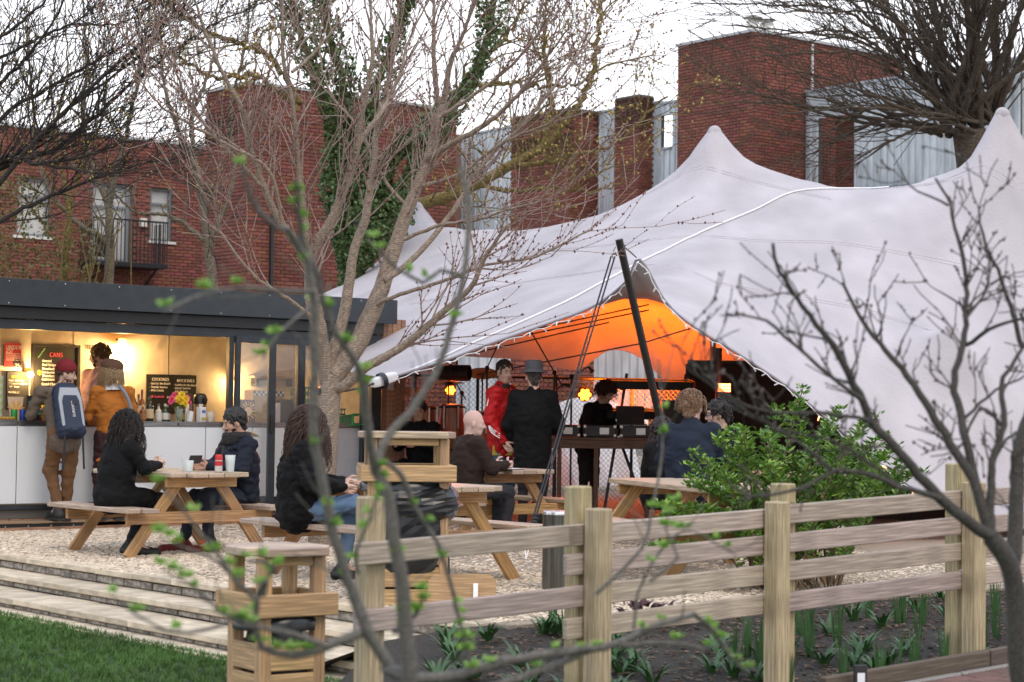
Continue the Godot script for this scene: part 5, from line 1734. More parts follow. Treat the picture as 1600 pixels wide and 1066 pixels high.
func mic_stand(label: String, at: Vector3, h: float, lean: Vector3) -> void:
	var r := thing("microphone_stand", label, "mic stand", at, Basis(), "microphone stands on the stage")
	var blk := mat("stand_black", Color(0.015, 0.015, 0.015), 0.4)
	var g := Geo.new()
	g.rod(Vector3.ZERO, Vector3(0, h, 0), 0.013, 8)
	geo_part(r, "upright", g, blk)
	for k in 3:
		var f := Geo.new()
		f.rod(Vector3(0, 0.25, 0), Vector3(cos(k * 2.1) * 0.3, 0.0, sin(k * 2.1) * 0.3), 0.01, 6)
		geo_part(r, "foot", f, blk)
	var b := Geo.new()
	b.rod(Vector3(0, h, 0) - lean * 0.35, Vector3(0, h, 0) + lean, 0.009, 6)
	b.ball(Vector3(0, h, 0), Vector3.ONE * 0.03, 8, 6)
	geo_part(r, "boom", b, blk)
	var m := Geo.new()
	m.tube(PackedVector3Array([Vector3(0, h, 0) + lean, Vector3(0, h, 0) + lean * 1.15 - Vector3(0, 0.05, 0), Vector3(0, h, 0) + lean * 1.3 - Vector3(0, 0.1, 0)]), PackedFloat32Array([0.014, 0.02, 0.028]), 8)
	geo_part(r, "microphone", m, blk)


func stage() -> void:
	var blk := mat("kit_black", Color(0.014, 0.014, 0.015), 0.45)
	# plank counter carrying the mixing gear
	var c := thing("plank_counter", "dark plank counter on posts carrying the music gear", "counter", Vector3(1.35, 0, -22.9), Basis())
	plank(c, "counter_board", Vector3(-0.95, 0.9, 0.1), Vector3(0.95, 0.9, 0.1), 0.1, 0.04, wood("old"))
	plank(c, "counter_top", Vector3(-0.95, 0.965, -0.12), Vector3(0.95, 0.965, -0.12), 0.03, 0.5, wood("old"))
	for x in [-0.78, -0.35, 0.25, 0.45, 0.8]:
		plank(c, "post", Vector3(x, 0, 0.05), Vector3(x, 0.85, 0.05), 0.12, 0.05, wood("old"), Vector3.BACK)
	for i in 4:
		var f := thing("flight_case", ["black flight case with steel corners at the left of the counter", "small flight case in front of the dark haired player", "middle flight case with a silver latch under the laptop", "flight case with a square silver handle near the keyboards"][i], "flight case", Vector3(0.62 + i * 0.42, 0.985, -22.95), Basis(Vector3.UP, 0.03 * (i - 1)))
		part(f, "case", block(Vector3(0.38, 0.14, 0.34), 0.01), blk, Transform3D(Basis(), Vector3(0, 0.07, 0)))
		part(f, "latch", block(Vector3(0.11, 0.08, 0.012)), mat("latch_silver", Color(0.5, 0.48, 0.46), 0.3, "", Vector3.ONE, 0.8), Transform3D(Basis(), Vector3(0.05, 0.07, 0.175)))
		for s in [-1, 1]:
			part(f, "corner", block(Vector3(0.04, 0.04, 0.04), 0.012), mats["latch_silver"], Transform3D(Basis(), Vector3(s * 0.175, 0.02, 0.155)))
			part(f, "corner", block(Vector3(0.04, 0.04, 0.04), 0.012), mats["latch_silver"], Transform3D(Basis(), Vector3(s * 0.175, 0.122, 0.155)))
	var lp := thing("laptop", "open dark laptop on the counter beside the player", "laptop", Vector3(1.42, 1.126, -22.95), Basis(Vector3.UP, PI - 0.2))
	part(lp, "base", block(Vector3(0.33, 0.018, 0.23)), blk, Transform3D(Basis(), Vector3(0, 0.01, 0)))
	part(lp, "lid", block(Vector3(0.33, 0.22, 0.012)), blk, Transform3D(Basis(Vector3.RIGHT, -0.3), Vector3(0, 0.12, -0.14)))
	# keyboards on a two tier stand
	var k := thing("keyboard_stand", "black two tier keyboard stand with crossing legs", "keyboard stand", Vector3(1.62, 0, -23.7), Basis())
	for s in [-0.3, 0.42]:
		for q in [[Vector3(s - 0.2, 0, 0.15), Vector3(s + 0.08, 1.75, 0)], [Vector3(s + 0.35, 0, 0.15), Vector3(s + 0.0, 0.95, 0.0)]]:
			var g := Geo.new()
			g.bar(q[0], q[1], 0.035, 0.035, Vector3.BACK)
			geo_part(k, "leg", g, blk)
	for y in [1.2, 1.56]:
		for s in [-0.3, 0.45]:
			part(k, "arm", block(Vector3(0.03, 0.03, 0.4)), blk, Transform3D(Basis(), Vector3(s, y, 0.1)))
	for q in [["upper keyboard with a red lit end on the stand", 1.62, 1.02, 0.02], ["lower keyboard with red lit keys on the stand", 1.26, 1.15, 0.05]]:
		var kb := thing("keyboard", q[0], "keyboard", Vector3(1.66, q[1], -23.55), Basis(Vector3.UP, 0.12) * Basis(Vector3.RIGHT, 0.12))
		part(kb, "body", block(Vector3(q[2], 0.1, 0.3), 0.012), blk)
		part(kb, "end_cheek", block(Vector3(0.03, 0.11, 0.31), 0.006), mat("cheek_red", Color(0.35, 0.05, 0.02), 0.5), Transform3D(Basis(), Vector3(q[2] / 2.0 + 0.016, 0, 0)))
		for i in 24:
			part(kb, "key", block(Vector3(q[2] / 25.0 - 0.004, 0.012, 0.12), 0.002), mat("key_ivory", Color(0.6, 0.57, 0.5), 0.4), Transform3D(Basis(), Vector3(-q[2] / 2.0 + q[2] / 24.0 * (i + 0.5), 0.055, -0.07)))
	var sp := thing("speaker_box", "black loudspeaker box beside the keyboard stand", "speaker", Vector3(1.9, 0.985, -23.0), Basis(Vector3.UP, 0.1))
	part(sp, "cabinet", block(Vector3(0.28, 0.44, 0.28), 0.012), blk, Transform3D(Basis(), Vector3(0, 0.22, 0)))
	var dv := Geo.new()
	dv.lathe(PackedVector2Array([Vector2(0.1, 0.0), Vector2(0.1, 0.012), Vector2(0.05, 0.004), Vector2(0.001, 0.01)]), 18, Transform3D(Basis(Vector3.RIGHT, PI / 2), Vector3(0, 0.17, 0.14)))
	geo_part(sp, "driver", dv, mat("driver_grey", Color(0.03, 0.03, 0.03), 0.6))
	part(sp, "orange_side", block(Vector3(0.012, 0.42, 0.26)), mat("wood_side", Color(0.4, 0.2, 0.08), 0.6), Transform3D(Basis(), Vector3(0.148, 0.22, 0)))
	# conga drums at the left
	for i in 3:
		var d := thing("conga_drum", ["tall wooden conga drum at the left of the stage", "middle wooden conga drum glowing orange", "shorter conga drum behind the bald man's head"][i], "drum", Vector3(-1.06 + 0.34 * i, 0.55, -23.4 - 0.15 * (i % 2)), Basis())
		var g := Geo.new()
		var h: float = [0.78, 0.8, 0.72][i]
		g.lathe(PackedVector2Array([Vector2(0.11, 0.0), Vector2(0.15, h * 0.3), Vector2(0.165, h * 0.6), Vector2(0.14, h)]), 20)
		geo_part(d, "shell", g, mat("drum_shell", Color(0.45, 0.12, 0.03), 0.3, "grain", Vector3(6, 0.5, 6)))
		for y in [h * 0.32, h * 0.96]:
			var b := Geo.new()
			b.lathe(PackedVector2Array([Vector2(0.163, y - 0.012), Vector2(0.17, y), Vector2(0.163, y + 0.012)]), 20)
			geo_part(d, "hoop", b, blk)
		var hd := Geo.new()
		hd.lathe(PackedVector2Array([Vector2(0.14, h), Vector2(0.001, h + 0.005)]), 20)
		geo_part(d, "head", hd, mat("drum_head", Color(0.5, 0.42, 0.32), 0.6))
		for j in 6:
			part(d, "lug", block(Vector3(0.02, h * 0.34, 0.02), 0.005), mats["latch_silver"], Transform3D(Basis(Vector3.UP, j * TAU / 6.0), Basis(Vector3.UP, j * TAU / 6.0) * Vector3(0.172, h * 0.8, 0)))
	var rs := thing("drum_riser", "black draped platform under the conga drums", "platform", Vector3(-0.85, 0, -23.4), Basis())
	part(rs, "deck", block(Vector3(1.5, 0.06, 1.0)), blk, Transform3D(Basis(), Vector3(0, 0.52, 0)))
	for i in 10:
		part(rs, "drape", block(Vector3(0.15, 0.49, 0.04), 0.015), mat("drape_black", Color(0.012, 0.011, 0.011), 0.9), Transform3D(Basis(), Vector3(-0.68 + i * 0.15, 0.245, 0.46 + 0.02 * (i % 2))))
	# barrier frame and chairs in red behind
	for i in 3:
		var cy := thing("cymbal_stand", ["cymbal on a thin stand beside the tall conga", "tilted cymbal on a stand over the middle conga", "high cymbal on a stand near the hanging spotlight"][i], "cymbal", Vector3(-1.2 + 0.42 * i, 0.0, -24.2), Basis())
		var g := Geo.new()
		g.rod(Vector3.ZERO, Vector3(0, 1.5 + 0.12 * i, 0), 0.012, 6)
		geo_part(cy, "upright", g, blk)
		var pl := Geo.new()
		pl.lathe(PackedVector2Array([Vector2(0.2, 0.0), Vector2(0.06, 0.02), Vector2(0.001, 0.035)]), 20)
		geo_part(cy, "plate", pl, mat("cymbal_bronze", Color(0.5, 0.33, 0.12), 0.3, "", Vector3.ONE, 0.9), Transform3D(Basis(Vector3.RIGHT, 0.25 - 0.3 * i), Vector3(0, 1.5 + 0.12 * i, 0)))
	for i in 6:
		mic_stand(["microphone stand by the cedar corner with a short boom", "microphone stand left of the hanging spotlight", "tall microphone stand beside the red jacketed man", "tall microphone stand beyond the man in the hat", "microphone stand with a camera clamp by the player", "low microphone stand beside the flight cases"][i], Vector3([-1.35, -0.62, -0.3, 0.52, 0.72, 0.3][i], 0, [-24.6, -24.4, -23.8, -23.6, -23.4, -23.2][i]), [1.7, 1.5, 1.8, 1.75, 1.7, 1.3][i], [Vector3(0.2, 0.3, 0.1), Vector3(-0.15, 0.25, 0), Vector3(0.2, 0.45, 0), Vector3(-0.3, 0.5, 0.1), Vector3(0.2, 0.12, 0), Vector3(0.3, 0.3, 0.1)][i])
	# hanging spotlight on its bracket
	var hs := thing("hanging_spotlight", "black spotlight hanging from a bar under the tent's left edge", "spotlight", Vector3(-0.7, 1.73, -23.6), Basis(Vector3.UP, 1.25))
	var hg := Geo.new()
	hg.lathe(PackedVector2Array([Vector2(0.001, -0.2), Vector2(0.08, -0.2), Vector2(0.1, -0.05), Vector2(0.1, 0.2), Vector2(0.09, 0.2), Vector2(0.09, 0.0)]), 18, Transform3D(Basis(Vector3.RIGHT, PI / 2), Vector3.ZERO))
	geo_part(hs, "housing", hg, blk)
	var hb := Geo.new()
	hb.tube(PackedVector3Array([Vector3(-0.11, 0, 0), Vector3(-0.11, 0.15, 0), Vector3(0, 0.2, 0), Vector3(0.11, 0.15, 0), Vector3(0.11, 0, 0)]), PackedFloat32Array([0.012, 0.012, 0.012, 0.012, 0.012]), 6)
	hb.rod(Vector3(0, 0.2, 0), Vector3(0.05, 0.5, -0.1), 0.014, 6)
	geo_part(hs, "bracket", hb, blk)
	# rails and chain link fence at the back
	var cf := thing("chain_link_fence", "chain link fence on dark posts at the back of the stage", "fence", Vector3(0.6, 0, -26.4), Basis(Vector3.UP, 0.3))
	for x in [-2.2, -1.1, 0.0, 1.1, 2.2]:
		var g := Geo.new()
		g.rod(Vector3(x, 0, 0), Vector3(x, 1.75, 0), 0.022, 8)
		geo_part(cf, "post", g, blk)
	for y in [0.9, 1.74]:
		var g := Geo.new()
		g.rod(Vector3(-2.2, y, 0.0), Vector3(2.2, y, 0.0), 0.018, 8)
		geo_part(cf, "rail", g, blk)
	var ch := Geo.new()
	for i in 96:
		var x := -2.2 + i * 0.07 - 1.7
		for s in [0, 1]:
			var p := Vector3(x, 0.02, 0.0)
			var q := Vector3(x + 1.7, 1.72, 0.0)
			if s:
				p = Vector3(x + 1.7, 0.02, 0.004)
				q = Vector3(x, 1.72, 0.004)
			var lo := minf(p.x, q.x)
			if lo < -2.2 and lo + 1.7 < -2.2 or lo > 2.2:
				continue
			var t0 := clampf((-2.2 - p.x) / (q.x - p.x), 0, 1)
			var t1 := clampf((2.2 - p.x) / (q.x - p.x), 0, 1)
			if absf(t1 - t0) > 0.01:
				ch.rod(p.lerp(q, minf(t0, t1)), p.lerp(q, maxf(t0, t1)), 0.0025, 4)
	geo_part(cf, "wire_mesh", ch, mat("fence_wire", Color(0.12, 0.12, 0.12), 0.5))
	var bw := thing("stage_hoarding", "dark panelled hoarding closing the right side of the stage", "hoarding", Vector3(3.95, 0, -24.3), Basis(Vector3.UP, -0.12))
	for i in 5:
		part(bw, "panel", block(Vector3(0.68, 1.9, 0.04)), mat("hoarding_brown", Color(0.05, 0.035, 0.028), 0.8), Transform3D(Basis(), Vector3(-1.4 + i * 0.7, 0.95, 0)))
		part(bw, "batten", block(Vector3(0.05, 1.9, 0.06)), blk, Transform3D(Basis(), Vector3(-1.75 + i * 0.7, 0.95, 0.02)))
	part(bw, "top_rail", block(Vector3(3.5, 0.05, 0.08)), blk, Transform3D(Basis(), Vector3(0, 1.92, 0)))
	var po := thing("tent_pole", "upright black pole carrying the small square floodlight", "pole")
	var pg := Geo.new()
	pg.rod(Vector3(2.24, 0, -21.1), Vector3(2.24, 1.98, -21.1), 0.035, 10)
	geo_part(po, "shaft", pg, mats["pole_black"])
	# lamps
	flood("stage_lamp", "round orange stage lamp behind the conga drums", Vector3(-0.76, 1.53, -24.3), Vector3(-0.5, 0.9, -22.6), 1.6, Color(1.0, 0.35, 0.1))
	flood("stage_lamp", "round orange stage lamp at the dark haired player's shoulder", Vector3(0.93, 1.5, -24.7), Vector3(1.1, 0.9, -22.8), 1.8, Color(1.0, 0.3, 0.1), 0.09)
	flood("stage_lamp", "orange uplighter behind the keyboards washing the tent ceiling", Vector3(1.9, 0.95, -25.6), Vector3(2.0, 2.9, -27.4), 100.0, Color(1.0, 0.42, 0.035), 0.09)
	var sq := thing("square_floodlight", "small square floodlight glowing orange on the pole by the shrub", "floodlight", Vector3(2.29, 1.55, -21.0), Basis(Vector3.UP, 0.1))
	part(sq, "housing", block(Vector3(0.15, 0.1, 0.06), 0.008), blk, Transform3D(Basis(), Vector3(0, 0, -0.035)))
	for i in 4:
		for j in 3:
			part(sq, "lamp_lens", block(Vector3(0.03, 0.026, 0.008), 0.003), glow("flood_glow", Color(1.0, 0.42, 0.22), 5.0), Transform3D(Basis(), Vector3(-0.054 + i * 0.036, -0.032 + j * 0.032, 0.0)))
	var ol := OmniLight3D.new()
	ol.name = "lamp_light"
	ol.light_color = Color(1.0, 0.4, 0.18)
	ol.light_energy = 0.12
	ol.light_size = 0.05
	ol.shadow_enabled = true
	sq.add_child(ol)
	ol.position = Vector3(0, 0, 0.06)


# limbs of the trees: x, y, distance and radius along each limb, in metres
const MAIN_LIMBS := [
	[-1.74, -0.22, 18.00, 0.125, -1.72, 0.55, 18.00, 0.119, -1.69, 1.14, 18.00, 0.113, -1.67, 1.44, 18.00, 0.106, -1.64, 1.58, 18.00, 0.100],
	[-1.64, 1.57, 18.00, 0.100, -1.45, 1.84, 18.07, 0.093, -1.31, 2.16, 18.13, 0.086, -1.20, 2.47, 18.20, 0.078, -1.10, 2.82, 18.27, 0.071, -0.99, 3.17, 18.33, 0.064, -0.92, 3.37, 18.40, 0.057, -0.82, 3.65, 18.47, 0.049, -0.73, 4.06, 18.53, 0.042, -0.69, 4.18, 18.60, 0.035],
	[-0.69, 4.18, 18.60, 0.030, -0.75, 4.29, 18.68, 0.025, -0.79, 4.71, 18.75, 0.019, -0.80, 5.25, 18.82, 0.013, -0.82, 5.64, 18.90, 0.008],
	[-0.69, 4.18, 18.60, 0.030, -0.62, 4.58, 18.53, 0.025, -0.53, 4.77, 18.45, 0.019, -0.43, 5.05, 18.38, 0.013, -0.34, 5.45, 18.30, 0.008],
	[-0.82, 3.64, 18.40, 0.035, -0.61, 3.76, 18.24, 0.029, -0.34, 3.88, 18.08, 0.024, -0.06, 4.09, 17.92, 0.018, 0.20, 4.38, 17.76, 0.013, 0.49, 4.77, 17.60, 0.007],
	[-1.65, 1.45, 18.00, 0.055, -1.52, 1.48, 17.90, 0.050, -1.34, 1.64, 17.80, 0.044, -1.03, 1.81, 17.70, 0.039, -0.81, 1.98, 17.60, 0.034, -0.59, 2.18, 17.50, 0.028, -0.38, 2.35, 17.40, 0.023, -0.24, 2.64, 17.30, 0.017, -0.04, 2.92, 17.20, 0.012],
	[-1.28, 2.24, 18.10, 0.022, -1.13, 2.29, 17.98, 0.019, -0.92, 2.36, 17.87, 0.017, -0.60, 2.45, 17.75, 0.014, -0.25, 2.58, 17.63, 0.011, 0.22, 2.66, 17.52, 0.009, 0.70, 2.90, 17.40, 0.006],
	[-1.00, 2.81, 17.70, 0.020, -0.65, 2.94, 17.57, 0.016, -0.36, 2.96, 17.45, 0.013, -0.01, 3.07, 17.32, 0.009, 0.38, 3.15, 17.20, 0.005],
	[-1.71, 1.55, 18.00, 0.060, -1.60, 1.97, 18.04, 0.055, -1.55, 2.20, 18.07, 0.051, -1.51, 2.51, 18.11, 0.046, -1.47, 2.78, 18.15, 0.042, -1.39, 3.03, 18.18, 0.037, -1.35, 3.33, 18.22, 0.033, -1.31, 3.61, 18.25, 0.028, -1.30, 3.93, 18.29, 0.024, -1.22, 4.22, 18.33, 0.019, -1.15, 4.66, 18.36, 0.015, -1.12, 5.15, 18.40, 0.010],
	[-1.69, 1.49, 18.00, 0.080, -1.73, 1.73, 17.94, 0.074, -1.77, 2.00, 17.88, 0.068, -1.84, 2.37, 17.81, 0.061, -1.83, 2.70, 17.75, 0.055, -1.70, 2.89, 17.69, 0.049, -1.56, 3.19, 17.62, 0.042, -1.46, 3.47, 17.56, 0.036, -1.43, 3.60, 17.50, 0.030],
	[-1.43, 3.60, 17.50, 0.030, -1.38, 3.89, 17.44, 0.026, -1.33, 4.12, 17.38, 0.021, -1.28, 4.40, 17.32, 0.017, -1.30, 4.91, 17.26, 0.012, -1.31, 5.18, 17.20, 0.008],
	[-1.43, 3.56, 17.50, 0.028, -1.39, 3.71, 17.62, 0.025, -1.22, 3.98, 17.73, 0.021, -1.17, 4.10, 17.85, 0.018, -1.05, 4.42, 17.97, 0.015, -1.01, 4.67, 18.08, 0.011, -0.82, 5.12, 18.20, 0.008],
	[-1.76, 1.96, 17.90, 0.045, -1.85, 2.22, 17.82, 0.041, -1.88, 2.81, 17.74, 0.037, -1.91, 3.08, 17.67, 0.033, -1.95, 3.45, 17.59, 0.029, -1.97, 3.73, 17.51, 0.026, -2.00, 4.02, 17.43, 0.022, -2.08, 4.43, 17.36, 0.018, -2.08, 4.74, 17.28, 0.014, -2.09, 5.11, 17.20, 0.010],
	[-2.00, 4.28, 17.40, 0.016, -1.83, 4.49, 17.60, 0.012, -1.60, 4.85, 17.80, 0.009, -1.47, 5.12, 18.00, 0.005],
	[-1.80, 2.25, 17.80, 0.042, -1.91, 2.65, 17.71, 0.038, -2.13, 2.99, 17.62, 0.035, -2.25, 3.24, 17.53, 0.031, -2.33, 3.49, 17.44, 0.028, -2.38, 3.62, 17.36, 0.024, -2.41, 3.88, 17.27, 0.021, -2.55, 4.15, 17.18, 0.017, -2.73, 4.54, 17.09, 0.014, -2.82, 4.83, 17.00, 0.010],
	[-1.80, 2.07, 17.70, 0.020, -1.99, 2.23, 17.52, 0.017, -2.30, 2.44, 17.34, 0.014, -2.58, 2.82, 17.16, 0.012, -2.64, 3.14, 16.98, 0.009, -2.84, 3.34, 16.80, 0.006],
	[-2.08, 2.92, 17.50, 0.020, -2.18, 3.37, 17.30, 0.017, -2.54, 3.58, 17.10, 0.014, -2.91, 3.77, 16.90, 0.012, -3.11, 3.91, 16.70, 0.009, -3.28, 4.19, 16.50, 0.006],
	[-2.26, 3.26, 17.50, 0.018, -2.53, 3.53, 17.32, 0.015, -2.85, 3.90, 17.15, 0.011, -3.00, 4.26, 16.98, 0.008, -3.20, 4.67, 16.80, 0.005],
	[-1.18, 2.45, 17.90, 0.030, -0.90, 2.69, 18.05, 0.026, -0.61, 3.07, 18.20, 0.022, -0.26, 3.63, 18.35, 0.018, 0.16, 4.09, 18.50, 0.015, 0.58, 4.67, 18.65, 0.011, 0.95, 5.20, 18.80, 0.007],
	[-0.70, 3.96, 17.90, 0.020, -0.38, 4.14, 17.72, 0.017, -0.03, 4.40, 17.55, 0.013, 0.25, 4.72, 17.38, 0.009, 0.42, 5.03, 17.20, 0.006],
	[-0.99, 3.16, 18.30, 0.018, -1.23, 3.45, 18.42, 0.016, -1.49, 3.95, 18.54, 0.013, -1.75, 4.27, 18.66, 0.011, -1.89, 4.66, 18.78, 0.008, -1.88, 5.13, 18.90, 0.006],
	[-0.91, 3.36, 18.30, 0.018, -0.50, 3.49, 18.20, 0.015, -0.08, 3.78, 18.10, 0.012, 0.33, 3.95, 18.00, 0.009, 0.74, 4.30, 17.90, 0.006],
]
const IVY_LIMBS := [
	[-2.32, 2.39, 28.00, 0.160, -2.35, 3.03, 28.00, 0.130, -2.34, 3.68, 28.00, 0.100],
	[-2.35, 3.31, 28.00, 0.100, -2.41, 3.95, 28.00, 0.088, -2.60, 5.24, 28.00, 0.076, -2.89, 6.08, 28.00, 0.064, -3.18, 6.91, 28.00, 0.052, -3.30, 7.47, 28.00, 0.040],
	[-2.34, 3.49, 28.00, 0.100, -2.39, 4.90, 28.15, 0.085, -2.51, 6.04, 28.30, 0.070, -2.68, 6.54, 28.45, 0.055, -2.89, 7.32, 28.60, 0.040],
	[-2.33, 3.58, 28.00, 0.090, -2.10, 5.04, 27.85, 0.077, -1.96, 5.94, 27.70, 0.065, -1.65, 6.74, 27.55, 0.052, -1.46, 7.26, 27.40, 0.040],
	[-2.29, 3.21, 28.00, 0.100, -1.86, 3.91, 28.00, 0.090, -1.50, 4.61, 28.00, 0.080, -1.10, 5.45, 28.00, 0.070, -0.58, 6.10, 28.00, 0.060, -0.35, 6.94, 28.00, 0.050, -0.29, 7.41, 28.00, 0.040],
	[-2.33, 3.49, 28.00, 0.070, -2.06, 4.44, 28.17, 0.053, -1.62, 5.12, 28.33, 0.037, -1.44, 5.28, 28.50, 0.020],
]
const WILLOW_LIMBS := [
	[-2.50, 3.53, 31.00, 0.130, -1.66, 4.46, 31.00, 0.116, -0.84, 4.78, 31.00, 0.102, -0.03, 5.23, 31.00, 0.088, 0.47, 5.53, 31.00, 0.074, 0.78, 5.87, 31.00, 0.060],
	[0.78, 5.87, 31.00, 0.060, 1.13, 6.44, 31.00, 0.050, 1.29, 7.06, 31.00, 0.040, 1.35, 7.89, 31.00, 0.030, 1.36, 8.30, 31.00, 0.020],
	[-0.03, 5.23, 31.00, 0.050, 0.68, 5.29, 30.88, 0.041, 1.38, 5.47, 30.75, 0.033, 1.98, 5.88, 30.62, 0.024, 2.37, 6.27, 30.50, 0.015],
	[-1.27, 5.90, 31.00, 0.060, -0.67, 6.76, 31.17, 0.047, -0.16, 7.32, 31.33, 0.033, 0.14, 7.98, 31.50, 0.020],
	[-1.07, 6.21, 31.00, 0.050, -0.46, 6.53, 31.00, 0.040, 0.46, 6.49, 31.00, 0.030, 1.28, 6.60, 31.00, 0.020],
	[-3.42, 6.18, 31.00, 0.060, -3.91, 6.85, 30.75, 0.050, -4.59, 7.10, 30.50, 0.040, -5.26, 7.45, 30.25, 0.030, -5.52, 7.79, 30.00, 0.020],
	[-3.42, 6.08, 31.00, 0.050, -4.12, 6.56, 30.83, 0.040, -4.80, 6.52, 30.67, 0.030, -5.39, 6.89, 30.50, 0.020],
	[0.47, 5.53, 31.00, 0.050, 0.57, 6.33, 31.00, 0.040, 0.45, 7.26, 31.00, 0.030, 0.55, 8.08, 31.00, 0.020],
	[-0.64, 4.93, 31.00, 0.040, -0.03, 4.78, 30.90, 0.034, 0.58, 4.87, 30.80, 0.028, 1.29, 4.77, 30.70, 0.021, 1.78, 4.97, 30.60, 0.015],
]
const DARK_LIMBS := [
	[-6.96, 2.87, 23.00, 0.043, -6.24, 3.62, 22.80, 0.036, -5.54, 4.39, 22.60, 0.029, -4.76, 5.08, 22.40, 0.022, -4.15, 5.56, 22.20, 0.015, -3.68, 5.97, 22.00, 0.008],
	[-6.90, 3.56, 23.00, 0.037, -6.06, 4.07, 22.92, 0.032, -5.44, 4.27, 22.83, 0.028, -4.90, 4.68, 22.75, 0.023, -4.30, 5.20, 22.67, 0.018, -3.55, 5.72, 22.58, 0.013, -3.02, 5.94, 22.50, 0.008],
	[-6.91, 4.09, 23.00, 0.037, -6.18, 4.89, 22.75, 0.030, -5.68, 5.31, 22.50, 0.022, -5.26, 5.78, 22.25, 0.015, -5.07, 6.17, 22.00, 0.007],
	[-6.97, 3.40, 23.00, 0.043, -6.09, 4.65, 23.00, 0.035, -5.57, 5.02, 23.00, 0.026, -4.90, 5.41, 23.00, 0.017, -4.22, 5.87, 23.00, 0.008],
	[-7.01, 4.92, 23.00, 0.037, -6.03, 5.56, 22.67, 0.027, -5.50, 5.87, 22.33, 0.017, -5.14, 6.10, 22.00, 0.007],
	[-6.98, 3.78, 23.00, 0.037, -6.03, 4.18, 22.80, 0.031, -5.53, 4.09, 22.60, 0.025, -4.89, 4.18, 22.40, 0.019, -4.34, 4.31, 22.20, 0.013, -3.72, 4.18, 22.00, 0.007],
	[-6.98, 3.86, 23.00, 0.037, -6.02, 4.13, 22.75, 0.030, -5.21, 4.03, 22.50, 0.022, -4.56, 3.95, 22.25, 0.015, -4.08, 4.07, 22.00, 0.007],
	[-6.89, 2.87, 23.00, 0.037, -6.07, 3.45, 23.00, 0.031, -5.39, 3.80, 23.00, 0.025, -4.87, 4.00, 23.00, 0.019, -4.34, 4.16, 23.00, 0.013, -3.89, 4.24, 23.00, 0.007],
	[-6.98, 3.56, 23.00, 0.043, -5.79, 4.22, 22.75, 0.034, -5.08, 4.79, 22.50, 0.025, -4.37, 5.24, 22.25, 0.016, -3.96, 5.53, 22.00, 0.007],
	[-6.56, 5.16, 23.00, 0.025, -5.78, 5.53, 22.90, 0.020, -5.24, 5.75, 22.80, 0.016, -4.62, 5.77, 22.70, 0.011, -4.08, 6.10, 22.60, 0.007],
]
